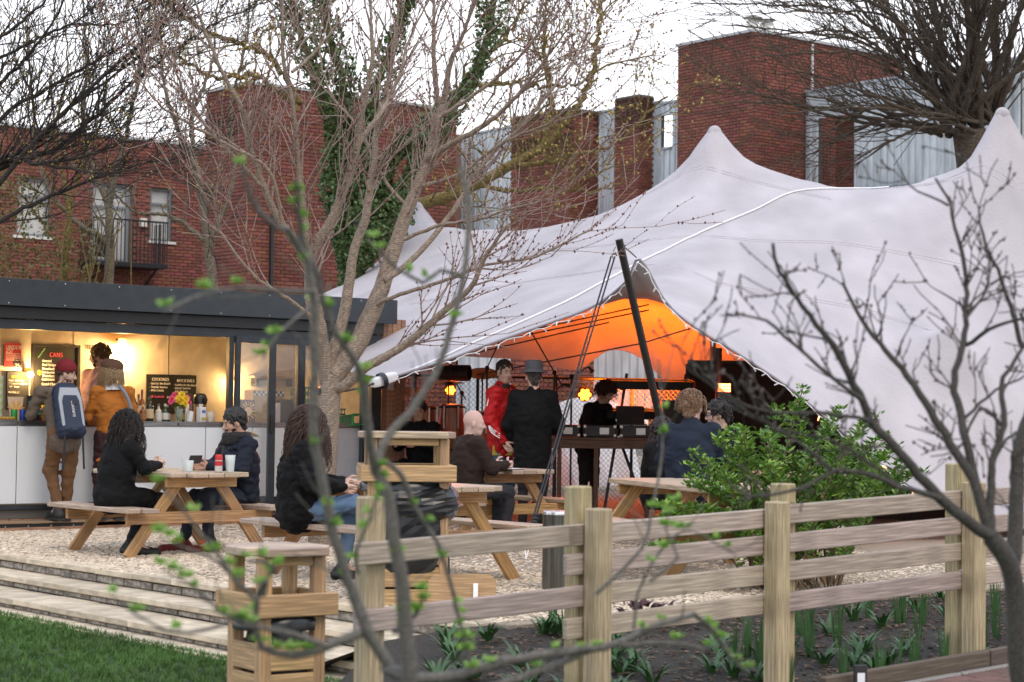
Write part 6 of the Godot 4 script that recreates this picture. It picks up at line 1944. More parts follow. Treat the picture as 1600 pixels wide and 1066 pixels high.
const POLLARD_LIMBS := [
	[9.09, 5.33, 38.00, 0.400, 9.03, 6.08, 38.00, 0.365, 8.90, 6.89, 38.00, 0.330],
	[9.12, 6.81, 38.00, 0.050, 8.36, 7.83, 38.44, 0.041, 6.71, 9.36, 38.87, 0.031, 5.17, 9.62, 39.31, 0.021, 3.59, 9.72, 39.74, 0.012],
	[9.27, 6.70, 38.00, 0.050, 8.46, 7.43, 37.90, 0.041, 6.89, 8.53, 37.80, 0.031, 5.45, 8.76, 37.70, 0.021, 4.02, 8.84, 37.60, 0.012],
	[9.52, 6.87, 38.00, 0.050, 8.68, 7.67, 37.50, 0.041, 7.15, 8.88, 37.00, 0.031, 5.78, 8.89, 36.51, 0.021, 4.45, 8.76, 36.01, 0.012],
	[8.93, 7.12, 38.00, 0.050, 8.33, 8.04, 38.02, 0.041, 7.14, 9.43, 38.04, 0.031, 6.04, 9.64, 38.06, 0.021, 4.95, 9.70, 38.08, 0.012],
	[8.35, 7.13, 38.00, 0.050, 8.06, 8.13, 38.41, 0.041, 7.36, 9.62, 38.81, 0.031, 6.72, 9.98, 39.22, 0.021, 6.07, 10.19, 39.62, 0.012],
	[9.30, 7.18, 38.00, 0.050, 8.80, 8.11, 37.53, 0.041, 7.92, 9.52, 37.06, 0.031, 7.13, 9.60, 36.59, 0.021, 6.36, 9.53, 36.12, 0.012],
	[9.11, 7.20, 38.00, 0.050, 8.93, 8.17, 38.36, 0.041, 8.46, 9.64, 38.71, 0.031, 8.03, 10.04, 39.07, 0.021, 7.60, 10.30, 39.42, 0.012],
	[8.60, 7.13, 38.00, 0.085, 8.59, 7.98, 38.48, 0.071, 8.46, 9.25, 38.96, 0.058, 8.34, 10.04, 39.44, 0.044, 8.22, 10.68, 39.92, 0.030],
	[9.43, 7.10, 38.00, 0.085, 9.38, 7.95, 38.46, 0.071, 9.15, 9.23, 38.91, 0.058, 8.94, 10.02, 39.37, 0.044, 8.73, 10.67, 39.83, 0.030],
	[9.01, 6.85, 38.00, 0.085, 8.87, 7.62, 37.61, 0.071, 8.69, 8.79, 37.21, 0.058, 8.51, 9.41, 36.82, 0.044, 8.34, 9.86, 36.42, 0.030],
	[9.52, 6.85, 38.00, 0.085, 9.57, 7.76, 38.46, 0.071, 9.55, 9.14, 38.92, 0.058, 9.54, 9.98, 39.39, 0.044, 9.52, 10.68, 39.85, 0.030],
	[9.46, 7.09, 38.00, 0.085, 9.39, 7.83, 37.78, 0.071, 9.32, 8.96, 37.56, 0.058, 9.25, 9.57, 37.34, 0.044, 9.18, 10.04, 37.13, 0.030],
	[8.55, 7.18, 38.00, 0.085, 8.59, 7.84, 37.45, 0.071, 8.80, 8.85, 36.90, 0.058, 8.98, 9.37, 36.34, 0.044, 9.15, 9.73, 35.79, 0.030],
	[8.72, 6.89, 38.00, 0.085, 8.76, 7.55, 37.38, 0.071, 8.97, 8.57, 36.76, 0.058, 9.15, 9.08, 36.14, 0.044, 9.31, 9.43, 35.52, 0.030],
	[9.19, 7.06, 38.00, 0.085, 9.31, 7.77, 37.72, 0.071, 9.62, 8.85, 37.45, 0.058, 9.89, 9.44, 37.17, 0.044, 10.16, 9.87, 36.89, 0.030],
	[9.36, 6.98, 38.00, 0.085, 9.53, 7.62, 37.73, 0.071, 9.94, 8.59, 37.46, 0.058, 10.30, 9.13, 37.19, 0.044, 10.65, 9.52, 36.92, 0.030],
	[8.94, 6.83, 38.00, 0.050, 8.24, 7.00, 38.47, 0.041, 6.69, 7.23, 38.94, 0.031, 5.24, 7.74, 39.42, 0.021, 3.75, 8.10, 39.89, 0.012],
	[8.37, 6.79, 38.00, 0.050, 7.62, 6.88, 37.40, 0.041, 6.29, 7.04, 36.79, 0.031, 5.09, 7.10, 36.19, 0.021, 3.94, 7.01, 35.58, 0.012],
	[9.33, 7.05, 38.00, 0.050, 8.55, 7.05, 37.39, 0.041, 7.17, 7.11, 36.77, 0.031, 5.94, 7.01, 36.16, 0.021, 4.75, 6.78, 35.54, 0.012],
	[8.40, 7.15, 38.00, 0.050, 7.91, 7.18, 37.60, 0.041, 7.03, 7.25, 37.19, 0.031, 6.24, 6.85, 36.79, 0.021, 5.47, 6.32, 36.38, 0.012],
	[9.29, 6.69, 38.00, 0.050, 8.83, 6.76, 37.76, 0.041, 7.97, 6.88, 37.52, 0.031, 7.19, 6.57, 37.29, 0.021, 6.42, 6.11, 37.05, 0.012],
	[8.78, 6.94, 38.00, 0.050, 8.04, 7.42, 37.50, 0.041, 6.70, 8.16, 36.99, 0.031, 5.50, 8.11, 36.49, 0.021, 4.33, 7.92, 35.99, 0.012],
	[9.28, 6.78, 38.00, 0.050, 8.57, 6.92, 37.42, 0.041, 7.32, 7.16, 36.83, 0.031, 6.20, 7.47, 36.25, 0.021, 5.12, 7.63, 35.66, 0.012],
	[9.52, 7.22, 38.00, 0.050, 9.00, 7.78, 38.06, 0.041, 7.94, 8.60, 38.12, 0.031, 6.96, 8.75, 38.19, 0.021, 5.99, 8.74, 38.25, 0.012],
	[9.49, 7.07, 38.00, 0.050, 8.86, 7.13, 37.99, 0.041, 7.61, 7.22, 37.98, 0.031, 6.47, 6.76, 37.96, 0.021, 5.33, 6.15, 37.95, 0.012],
	[8.73, 7.07, 38.00, 0.085, 9.00, 7.41, 37.57, 0.071, 9.63, 7.95, 37.15, 0.058, 10.18, 8.26, 36.72, 0.044, 10.72, 8.41, 36.30, 0.030],
	[8.44, 7.17, 38.00, 0.050, 7.86, 8.22, 38.50, 0.041, 6.57, 9.79, 38.99, 0.031, 5.37, 10.10, 39.49, 0.021, 4.14, 10.25, 39.99, 0.012],
	[8.54, 7.24, 38.00, 0.050, 7.92, 7.85, 37.98, 0.041, 6.69, 8.76, 37.95, 0.031, 5.56, 8.78, 37.93, 0.021, 4.43, 8.65, 37.90, 0.012],
	[8.85, 7.12, 38.00, 0.050, 8.53, 8.11, 38.30, 0.041, 7.83, 9.58, 38.61, 0.031, 7.18, 9.85, 38.91, 0.021, 6.52, 9.97, 39.22, 0.012],
	[8.91, 7.01, 38.00, 0.050, 8.73, 7.86, 38.41, 0.041, 8.25, 9.12, 38.81, 0.031, 7.82, 9.48, 39.22, 0.021, 7.38, 9.68, 39.62, 0.012],
	[8.38, 6.96, 38.00, 0.050, 8.33, 7.79, 38.32, 0.045, 8.15, 9.03, 38.64, 0.040, 7.99, 9.79, 38.95, 0.035, 7.83, 10.40, 39.27, 0.030],
	[8.50, 6.81, 38.00, 0.085, 8.54, 7.73, 38.44, 0.071, 8.50, 9.11, 38.89, 0.058, 8.48, 9.95, 39.33, 0.044, 8.45, 10.65, 39.77, 0.030],
	[9.13, 6.78, 38.00, 0.085, 8.97, 7.55, 37.49, 0.071, 8.78, 8.72, 36.99, 0.058, 8.60, 9.32, 36.48, 0.044, 8.42, 9.76, 35.98, 0.030],
	[8.88, 7.18, 38.00, 0.085, 9.02, 7.99, 38.33, 0.071, 9.21, 9.21, 38.65, 0.058, 9.40, 9.96, 38.98, 0.044, 9.59, 10.55, 39.30, 0.030],
	[8.71, 6.98, 38.00, 0.085, 8.95, 7.88, 38.50, 0.071, 9.34, 9.21, 39.00, 0.058, 9.71, 10.04, 39.50, 0.044, 10.09, 10.72, 40.00, 0.030],
	[9.41, 6.66, 38.00, 0.085, 9.50, 7.53, 37.89, 0.071, 9.71, 8.84, 37.77, 0.058, 9.90, 9.57, 37.66, 0.044, 10.09, 10.15, 37.54, 0.030],
	[8.95, 6.81, 38.00, 0.050, 8.29, 6.92, 37.70, 0.041, 7.04, 7.09, 37.40, 0.031, 5.91, 7.35, 37.11, 0.021, 4.80, 7.46, 36.81, 0.012],
	[8.84, 7.18, 38.00, 0.050, 8.56, 7.36, 38.49, 0.041, 7.85, 7.59, 38.97, 0.031, 7.20, 7.81, 39.46, 0.021, 6.52, 7.88, 39.95, 0.012],
	[9.54, 6.89, 38.00, 0.050, 9.07, 7.52, 37.76, 0.041, 8.21, 8.47, 37.51, 0.031, 7.43, 8.56, 37.27, 0.021, 6.65, 8.51, 37.02, 0.012],
	[8.45, 7.10, 38.00, 0.050, 8.11, 8.04, 38.35, 0.041, 7.34, 9.44, 38.70, 0.031, 6.63, 9.67, 39.05, 0.021, 5.90, 9.75, 39.40, 0.012],
]
const BACK_A_LIMBS := [
	[-6.86, 3.20, 33.00, 0.090, -6.83, 4.06, 33.00, 0.077, -6.89, 4.72, 33.00, 0.063, -7.09, 5.15, 33.00, 0.050],
	[-7.09, 5.15, 33.00, 0.050, -7.33, 6.02, 33.00, 0.038, -7.30, 7.12, 33.00, 0.027, -7.39, 8.21, 33.00, 0.015],
	[-6.89, 4.72, 33.00, 0.050, -6.64, 5.58, 32.88, 0.041, -6.42, 6.54, 32.75, 0.033, -6.20, 7.71, 32.62, 0.024, -6.14, 8.34, 32.50, 0.015],
	[-6.83, 4.06, 33.00, 0.050, -7.62, 4.60, 33.00, 0.041, -8.08, 5.47, 33.00, 0.033, -8.21, 6.56, 33.00, 0.024, -8.34, 7.76, 33.00, 0.015],
	[-7.09, 5.15, 33.00, 0.030, -7.64, 5.58, 33.00, 0.023, -7.88, 6.56, 33.00, 0.017, -7.80, 7.88, 33.00, 0.010],
]
const BACK_B_LIMBS := [
	[-5.20, 3.17, 34.00, 0.090, -5.33, 4.17, 34.00, 0.080, -5.52, 5.29, 34.00, 0.070, -5.75, 5.85, 34.00, 0.060],
	[-5.75, 5.85, 34.00, 0.050, -6.10, 6.75, 34.00, 0.038, -6.23, 7.65, 34.00, 0.027, -6.16, 8.67, 34.00, 0.015],
	[-5.52, 5.29, 34.00, 0.050, -5.65, 6.30, 34.00, 0.038, -5.33, 7.32, 34.00, 0.027, -5.24, 8.45, 34.00, 0.015],
	[-5.33, 4.17, 34.00, 0.050, -5.92, 4.60, 33.83, 0.037, -6.56, 4.68, 33.67, 0.025, -6.98, 5.10, 33.50, 0.012],
	[-5.33, 4.17, 34.00, 0.050, -4.90, 5.30, 34.00, 0.041, -4.98, 6.42, 34.00, 0.033, -4.72, 7.78, 34.00, 0.024, -4.68, 8.69, 34.00, 0.015],
]
const BACK_C_LIMBS := [
	[-7.59, 3.19, 33.00, 0.060, -7.58, 3.84, 33.00, 0.057, -7.53, 4.49, 33.00, 0.053, -7.64, 5.14, 33.00, 0.050],
	[-7.64, 5.14, 33.00, 0.030, -7.82, 6.02, 33.00, 0.023, -7.62, 6.89, 33.00, 0.017, -7.70, 8.21, 33.00, 0.010],
	[-7.53, 4.49, 33.00, 0.030, -7.32, 5.48, 33.00, 0.023, -7.01, 6.24, 33.00, 0.017, -6.92, 7.56, 33.00, 0.010],
	[-7.58, 3.84, 33.00, 0.030, -8.06, 4.49, 33.00, 0.023, -8.50, 5.02, 33.00, 0.017, -8.95, 5.46, 33.00, 0.010],
]
const SAPLING_A_LIMBS := [
	[-0.23, 0.56, 4.60, 0.020, -0.23, 0.63, 4.58, 0.019, -0.24, 0.72, 4.57, 0.018, -0.25, 0.84, 4.55, 0.017, -0.27, 0.94, 4.53, 0.016, -0.28, 1.03, 4.52, 0.014, -0.31, 1.09, 4.50, 0.013],
	[-0.31, 1.09, 4.50, 0.012, -0.32, 1.15, 4.46, 0.011, -0.33, 1.23, 4.42, 0.011, -0.33, 1.28, 4.39, 0.010, -0.35, 1.34, 4.35, 0.009, -0.39, 1.40, 4.31, 0.008, -0.42, 1.49, 4.28, 0.007, -0.44, 1.56, 4.24, 0.007, -0.47, 1.60, 4.20, 0.006],
	[-0.31, 1.09, 4.50, 0.012, -0.30, 1.14, 4.52, 0.011, -0.28, 1.18, 4.54, 0.011, -0.24, 1.22, 4.57, 0.010, -0.18, 1.32, 4.59, 0.009, -0.14, 1.44, 4.61, 0.009, -0.12, 1.54, 4.63, 0.008, -0.11, 1.63, 4.66, 0.007, -0.11, 1.73, 4.68, 0.007, -0.13, 1.82, 4.70, 0.006],
	[-0.29, 1.11, 4.50, 0.007, -0.25, 1.08, 4.53, 0.007, -0.22, 1.00, 4.57, 0.006, -0.17, 0.92, 4.60, 0.005, -0.14, 0.83, 4.63, 0.005, -0.12, 0.74, 4.67, 0.004, -0.09, 0.63, 4.70, 0.004],
	[-0.27, 0.66, 4.40, 0.014, -0.31, 0.73, 4.38, 0.014, -0.35, 0.83, 4.36, 0.013, -0.38, 0.92, 4.33, 0.012, -0.40, 1.01, 4.31, 0.012, -0.42, 1.11, 4.29, 0.011, -0.43, 1.18, 4.27, 0.010, -0.43, 1.35, 4.24, 0.010, -0.43, 1.46, 4.22, 0.009, -0.44, 1.54, 4.20, 0.008],
	[-0.44, 1.54, 4.20, 0.008, -0.47, 1.59, 4.17, 0.008, -0.48, 1.61, 4.13, 0.007, -0.50, 1.61, 4.10, 0.006, -0.54, 1.65, 4.07, 0.005, -0.55, 1.68, 4.03, 0.004, -0.56, 1.72, 4.00, 0.004],
	[-0.45, 1.58, 4.20, 0.007, -0.46, 1.63, 4.17, 0.006, -0.46, 1.68, 4.13, 0.005, -0.46, 1.71, 4.10, 0.004],
	[-0.23, 0.60, 4.60, 0.016, -0.29, 0.62, 4.64, 0.015, -0.23, 0.59, 4.69, 0.014, -0.14, 0.59, 4.73, 0.013, -0.05, 0.61, 4.78, 0.012, 0.00, 0.62, 4.82, 0.011, 0.16, 0.64, 4.87, 0.010, 0.26, 0.65, 4.91, 0.009, 0.36, 0.69, 4.96, 0.008, 0.47, 0.72, 5.00, 0.007],
	[-0.05, 0.55, 4.80, 0.011, 0.01, 0.57, 4.83, 0.010, 0.11, 0.60, 4.87, 0.009, 0.21, 0.64, 4.90, 0.008, 0.31, 0.65, 4.93, 0.007, 0.43, 0.65, 4.97, 0.006, 0.50, 0.63, 5.00, 0.005],
	[-0.31, 0.74, 4.40, 0.012, -0.34, 0.73, 4.37, 0.011, -0.41, 0.70, 4.34, 0.010, -0.47, 0.69, 4.31, 0.009, -0.54, 0.71, 4.29, 0.008, -0.55, 0.78, 4.26, 0.007, -0.54, 0.84, 4.23, 0.006, -0.52, 0.86, 4.20, 0.005],
	[-0.40, 0.71, 4.30, 0.008, -0.47, 0.74, 4.27, 0.007, -0.55, 0.76, 4.23, 0.006, -0.60, 0.78, 4.20, 0.005, -0.64, 0.82, 4.17, 0.004, -0.68, 0.86, 4.13, 0.003, -0.73, 0.89, 4.10, 0.002],
	[-0.60, 0.77, 4.20, 0.005, -0.68, 0.75, 4.17, 0.004, -0.73, 0.76, 4.15, 0.004, -0.78, 0.79, 4.12, 0.003, -0.83, 0.83, 4.10, 0.002],
	[-0.54, 0.82, 4.20, 0.006, -0.58, 0.86, 4.18, 0.005, -0.62, 0.92, 4.16, 0.005, -0.66, 0.97, 4.14, 0.004, -0.70, 1.03, 4.12, 0.003, -0.73, 1.06, 4.10, 0.002],
	[-0.58, 0.86, 4.20, 0.005, -0.64, 0.91, 4.20, 0.004, -0.70, 0.93, 4.20, 0.003, -0.75, 0.95, 4.20, 0.002],
	[-0.54, 0.82, 4.30, 0.006, -0.53, 0.86, 4.28, 0.005, -0.51, 0.88, 4.25, 0.005, -0.53, 0.90, 4.22, 0.004, -0.56, 0.90, 4.20, 0.004],
	[-0.27, 0.71, 4.60, 0.008, -0.22, 0.75, 4.60, 0.006, -0.20, 0.80, 4.60, 0.004],
	[-0.34, 0.86, 4.40, 0.005, -0.34, 0.92, 4.37, 0.004, -0.31, 0.99, 4.33, 0.003, -0.29, 1.04, 4.30, 0.002],
	[-0.43, 1.48, 4.20, 0.006, -0.49, 1.48, 4.14, 0.006, -0.54, 1.48, 4.08, 0.005, -0.60, 1.47, 4.02, 0.005, -0.65, 1.45, 3.96, 0.004, -0.70, 1.42, 3.90, 0.004],
	[-0.44, 1.48, 4.50, 0.006, -0.48, 1.45, 4.47, 0.005, -0.54, 1.39, 4.43, 0.004, -0.56, 1.34, 4.40, 0.002],
	[-0.12, 1.55, 4.60, 0.006, -0.17, 1.56, 4.57, 0.005, -0.21, 1.53, 4.55, 0.005, -0.27, 1.56, 4.53, 0.004, -0.33, 1.62, 4.50, 0.004],
	[0.47, 0.72, 5.00, 0.007, 0.53, 0.67, 5.07, 0.006, 0.57, 0.61, 5.13, 0.005, 0.63, 0.55, 5.20, 0.004],
	[0.32, 0.68, 5.00, 0.005, 0.33, 0.77, 5.00, 0.004, 0.36, 0.84, 5.00, 0.004, 0.41, 0.91, 5.00, 0.003, 0.47, 0.93, 5.00, 0.003, 0.58, 0.87, 5.00, 0.002],
	[0.35, 0.81, 4.90, 0.005, 0.42, 0.87, 4.90, 0.004, 0.39, 0.94, 4.90, 0.003, 0.41, 1.00, 4.90, 0.002],
	[0.23, 0.75, 5.20, 0.006, 0.35, 0.87, 5.22, 0.005, 0.38, 0.97, 5.25, 0.004, 0.41, 1.14, 5.28, 0.003, 0.40, 1.38, 5.30, 0.002],
]
const SAPLING_B_LIMBS := [
	[1.64, 0.33, 6.20, 0.037, 1.61, 0.46, 6.18, 0.035, 1.59, 0.67, 6.15, 0.033, 1.56, 0.78, 6.12, 0.031, 1.50, 0.86, 6.10, 0.029],
	[1.50, 0.86, 6.10, 0.021, 1.41, 0.92, 6.07, 0.019, 1.30, 1.01, 6.04, 0.018, 1.22, 1.10, 6.01, 0.016, 1.10, 1.22, 5.98, 0.015, 1.06, 1.30, 5.95, 0.013, 0.99, 1.42, 5.92, 0.012, 0.92, 1.51, 5.89, 0.010, 0.84, 1.61, 5.86, 0.008, 0.80, 1.66, 5.83, 0.007, 0.77, 1.74, 5.80, 0.005],
	[1.08, 1.22, 5.90, 0.007, 0.91, 1.24, 5.85, 0.006, 0.79, 1.24, 5.80, 0.005, 0.66, 1.27, 5.75, 0.004, 0.52, 1.39, 5.70, 0.003],
	[1.06, 1.28, 5.90, 0.007, 0.88, 1.41, 5.83, 0.006, 0.75, 1.51, 5.77, 0.005, 0.65, 1.53, 5.70, 0.003],
	[1.50, 0.86, 6.10, 0.019, 1.46, 1.01, 6.11, 0.017, 1.38, 1.15, 6.13, 0.015, 1.32, 1.25, 6.14, 0.013, 1.25, 1.36, 6.16, 0.011, 1.18, 1.44, 6.17, 0.009, 1.11, 1.54, 6.19, 0.007, 1.05, 1.66, 6.20, 0.005],
	[1.49, 0.89, 6.10, 0.017, 1.45, 1.05, 6.13, 0.016, 1.43, 1.19, 6.16, 0.014, 1.43, 1.22, 6.19, 0.013, 1.41, 1.35, 6.22, 0.012, 1.45, 1.47, 6.25, 0.011, 1.46, 1.59, 6.28, 0.009, 1.47, 1.68, 6.31, 0.008, 1.44, 1.85, 6.34, 0.007, 1.43, 1.93, 6.37, 0.005, 1.39, 2.02, 6.40, 0.004],
	[1.50, 0.87, 6.10, 0.017, 1.51, 1.09, 6.12, 0.014, 1.55, 1.21, 6.14, 0.012, 1.55, 1.30, 6.16, 0.010, 1.56, 1.36, 6.18, 0.008, 1.64, 1.48, 6.20, 0.005],
	[1.59, 0.75, 6.20, 0.026, 1.61, 0.89, 6.23, 0.025, 1.63, 1.13, 6.27, 0.023, 1.68, 1.26, 6.30, 0.021],
	[1.49, 1.47, 6.40, 0.008, 1.57, 1.53, 6.30, 0.006, 1.64, 1.55, 6.20, 0.004],
	[1.65, 1.46, 6.30, 0.009, 1.60, 1.63, 6.30, 0.008, 1.57, 1.71, 6.30, 0.006, 1.52, 1.83, 6.30, 0.005, 1.51, 1.92, 6.30, 0.003],
	[1.32, 0.98, 6.00, 0.011, 1.18, 1.02, 5.96, 0.009, 1.07, 1.06, 5.92, 0.008, 0.96, 1.06, 5.88, 0.006, 0.86, 1.01, 5.84, 0.005, 0.67, 0.98, 5.80, 0.003],
	[0.99, 1.06, 5.90, 0.006, 0.83, 1.17, 5.85, 0.005, 0.67, 1.26, 5.80, 0.004, 0.53, 1.36, 5.75, 0.003, 0.48, 1.43, 5.70, 0.002],
	[1.19, 1.02, 6.00, 0.006, 1.04, 1.13, 5.97, 0.005, 0.90, 1.17, 5.93, 0.004, 0.76, 1.19, 5.90, 0.002],
	[1.56, 1.21, 6.20, 0.006, 1.48, 1.26, 6.17, 0.005, 1.41, 1.14, 6.13, 0.004, 1.31, 1.11, 6.10, 0.002],
	[1.41, 1.92, 6.30, 0.005, 1.35, 1.95, 6.33, 0.004, 1.29, 2.00, 6.37, 0.003, 1.26, 2.07, 6.40, 0.002],
	[1.43, 1.22, 6.20, 0.006, 1.51, 1.30, 6.20, 0.005, 1.57, 1.34, 6.20, 0.004, 1.64, 1.37, 6.20, 0.003],
	[1.44, 1.54, 6.20, 0.005, 1.52, 1.65, 6.25, 0.004, 1.54, 1.76, 6.30, 0.002],
	[1.56, 1.09, 6.30, 0.006, 1.60, 1.16, 6.30, 0.005, 1.66, 1.20, 6.30, 0.003],
]


# ---------------------------------------------------------------- trees
func limb_points(l: Array) -> Array:
	var p := []
	var r := PackedFloat32Array()
	for i in range(0, l.size(), 4):
		p.append(Vector3(l[i], l[i + 1], -l[i + 2]))
		r.append(l[i + 3])
	var c := smooth_line(p, maxf(0.05, p[0].distance_to(p[p.size() - 1]) / 26.0))
	var rr := PackedFloat32Array()
	var n := c.size()
	for i in n:
		var t := float(i) / (n - 1) * (r.size() - 1)
		var k := mini(int(t), r.size() - 2)
		rr.append(lerpf(r[k], r[k + 1], t - k))
	return [c, rr]


func twig(g: Geo, bud: Geo, from: Vector3, dir: Vector3, ln: float, r: float, depth: int, q: Dictionary) -> void:
	var n := 4 if depth > 0 else 3
	var pts := PackedVector3Array([from])
	var rad := PackedFloat32Array([r])
	var p := from
	var d := dir.normalized()
	for i in n:
		d = (d + Vector3(rng.randf_range(-1, 1), rng.randf_range(-1, 1), rng.randf_range(-1, 1)) * q.wiggle + Vector3(0, q.rise, 0)).normalized()
		p += d * ln / n
		pts.append(p)
		rad.append(maxf(r * (1.0 - 0.75 * (i + 1) / n), q.thin))
	g.tube(pts, rad, 3 if r < 0.012 else 5, false)
	if q.bud > 0.0:
		for i in range(1, n + 1):
			for k in 2:
				if rng.randf() < q.many:
					var o := Vector3(rng.randf_range(-1, 1), rng.randf_range(-0.6, 1), rng.randf_range(-1, 1)).normalized()
					var s: float = q.bud * rng.randf_range(0.6, 1.3)
					var at := pts[i - 1].lerp(pts[i], rng.randf()) + o * s * 0.8
					bud.ball(at, Vector3(s, s * 1.3, s), 4, 2)
	if depth <= 0:
		return
	for k in q.fork:
		var t := rng.randf_range(0.25, 1.0) * n
		var i := mini(int(t), n - 1)
		var s := pts[i].lerp(pts[i + 1], t - i)
		var o = (d + Vector3(rng.randf_range(-1, 1), rng.randf_range(-0.5, 1), rng.randf_range(-1, 1)).normalized() * q.spread).normalized()
		twig(g, bud, s, o, ln * rng.randf_range(0.45, 0.75), maxf(r * 0.55, q.thin), depth - 1, q)


func tree(called: String, label: String, limbs: Array, trunk_limbs: int, bark: Material, budding: Material, q: Dictionary) -> Node3D:
	var f: Array = limbs[0]
	var root := thing(called, label, "tree", Vector3(f[0], 0, -f[2]))
	var off := Transform3D(Basis(), -root.position)
	var tg := Geo.new()
	var wg := Geo.new()
	var bg := Geo.new()
	var first: Array = limb_points(limbs[0])
	if not q.get("hanging", false):
		first[0].insert(0, Vector3(first[0][0].x, minf(-0.35, first[0][0].y - 0.1), first[0][0].z))
		first[1].insert(0, first[1][0] * 1.25)
	tg.tube(first[0], first[1], 12)
	geo_part(root, "trunk", tg, bark, off)
	for i in range(0, limbs.size()):
		var lr: Array = limb_points(limbs[i])
		var pts: PackedVector3Array = lr[0]
		var rad: PackedFloat32Array = lr[1]
		if i > 0:
			var lg := Geo.new()
			for k in pts.size():
				pts[k] += Vector3(rng.randf_range(-1, 1), rng.randf_range(-1, 1), rng.randf_range(-1, 1)) * q.knot
			lg.tube(pts, rad, 8 if rad[0] > 0.02 else 6)
			geo_part(root, "limb", lg, bark, off)
		if i < trunk_limbs:
			continue
		var ln := 0.0
		for k in pts.size() - 1:
			ln += pts[k].distance_to(pts[k + 1])
		var m := int(ln * q.per)
		for k in m:
			var t := rng.randf_range(q.get("start", 0.15), 1.0) * (pts.size() - 1)
			var j := mini(int(t), pts.size() - 2)
			var d := (pts[j + 1] - pts[j]).normalized()
			var o = (d + Vector3(rng.randf_range(-1, 1), rng.randf_range(-0.6, 1), rng.randf_range(-1, 1)).normalized() * q.spread).normalized()
			twig(wg, bg, pts[j].lerp(pts[j + 1], t - j), o, q.len * rng.randf_range(0.5, 1.2), minf(rad[j] * 0.5, q.twig), q.depth, q)
	geo_part(root, "crown", wg, q.get("twig_bark", bark), off)
	if bg.v.size():
		geo_part(root, "buds", bg, budding, off).set_meta("kind", "stuff")
	return root


func leaf(g: Geo, at: Vector3, bs: Basis, ln: float, w: float) -> void:  # a folded pointed leaf
	var a := at
	var t := at + bs.y * ln
	var m := at + bs.y * ln * 0.5 - bs.z * w * 0.15
	var l := at + bs.y * ln * 0.45 - bs.x * w + bs.z * w * 0.2
	var r := at + bs.y * ln * 0.45 + bs.x * w + bs.z * w * 0.2
	g.flat(a, m, l)
	g.flat(a, r, m)
	g.flat(m, t, l)
	g.flat(m, r, t)


func any_basis() -> Basis:
	return Basis.from_euler(Vector3(rng.randf_range(-1.2, 1.2), rng.randf() * TAU, rng.randf_range(-1.2, 1.2)))


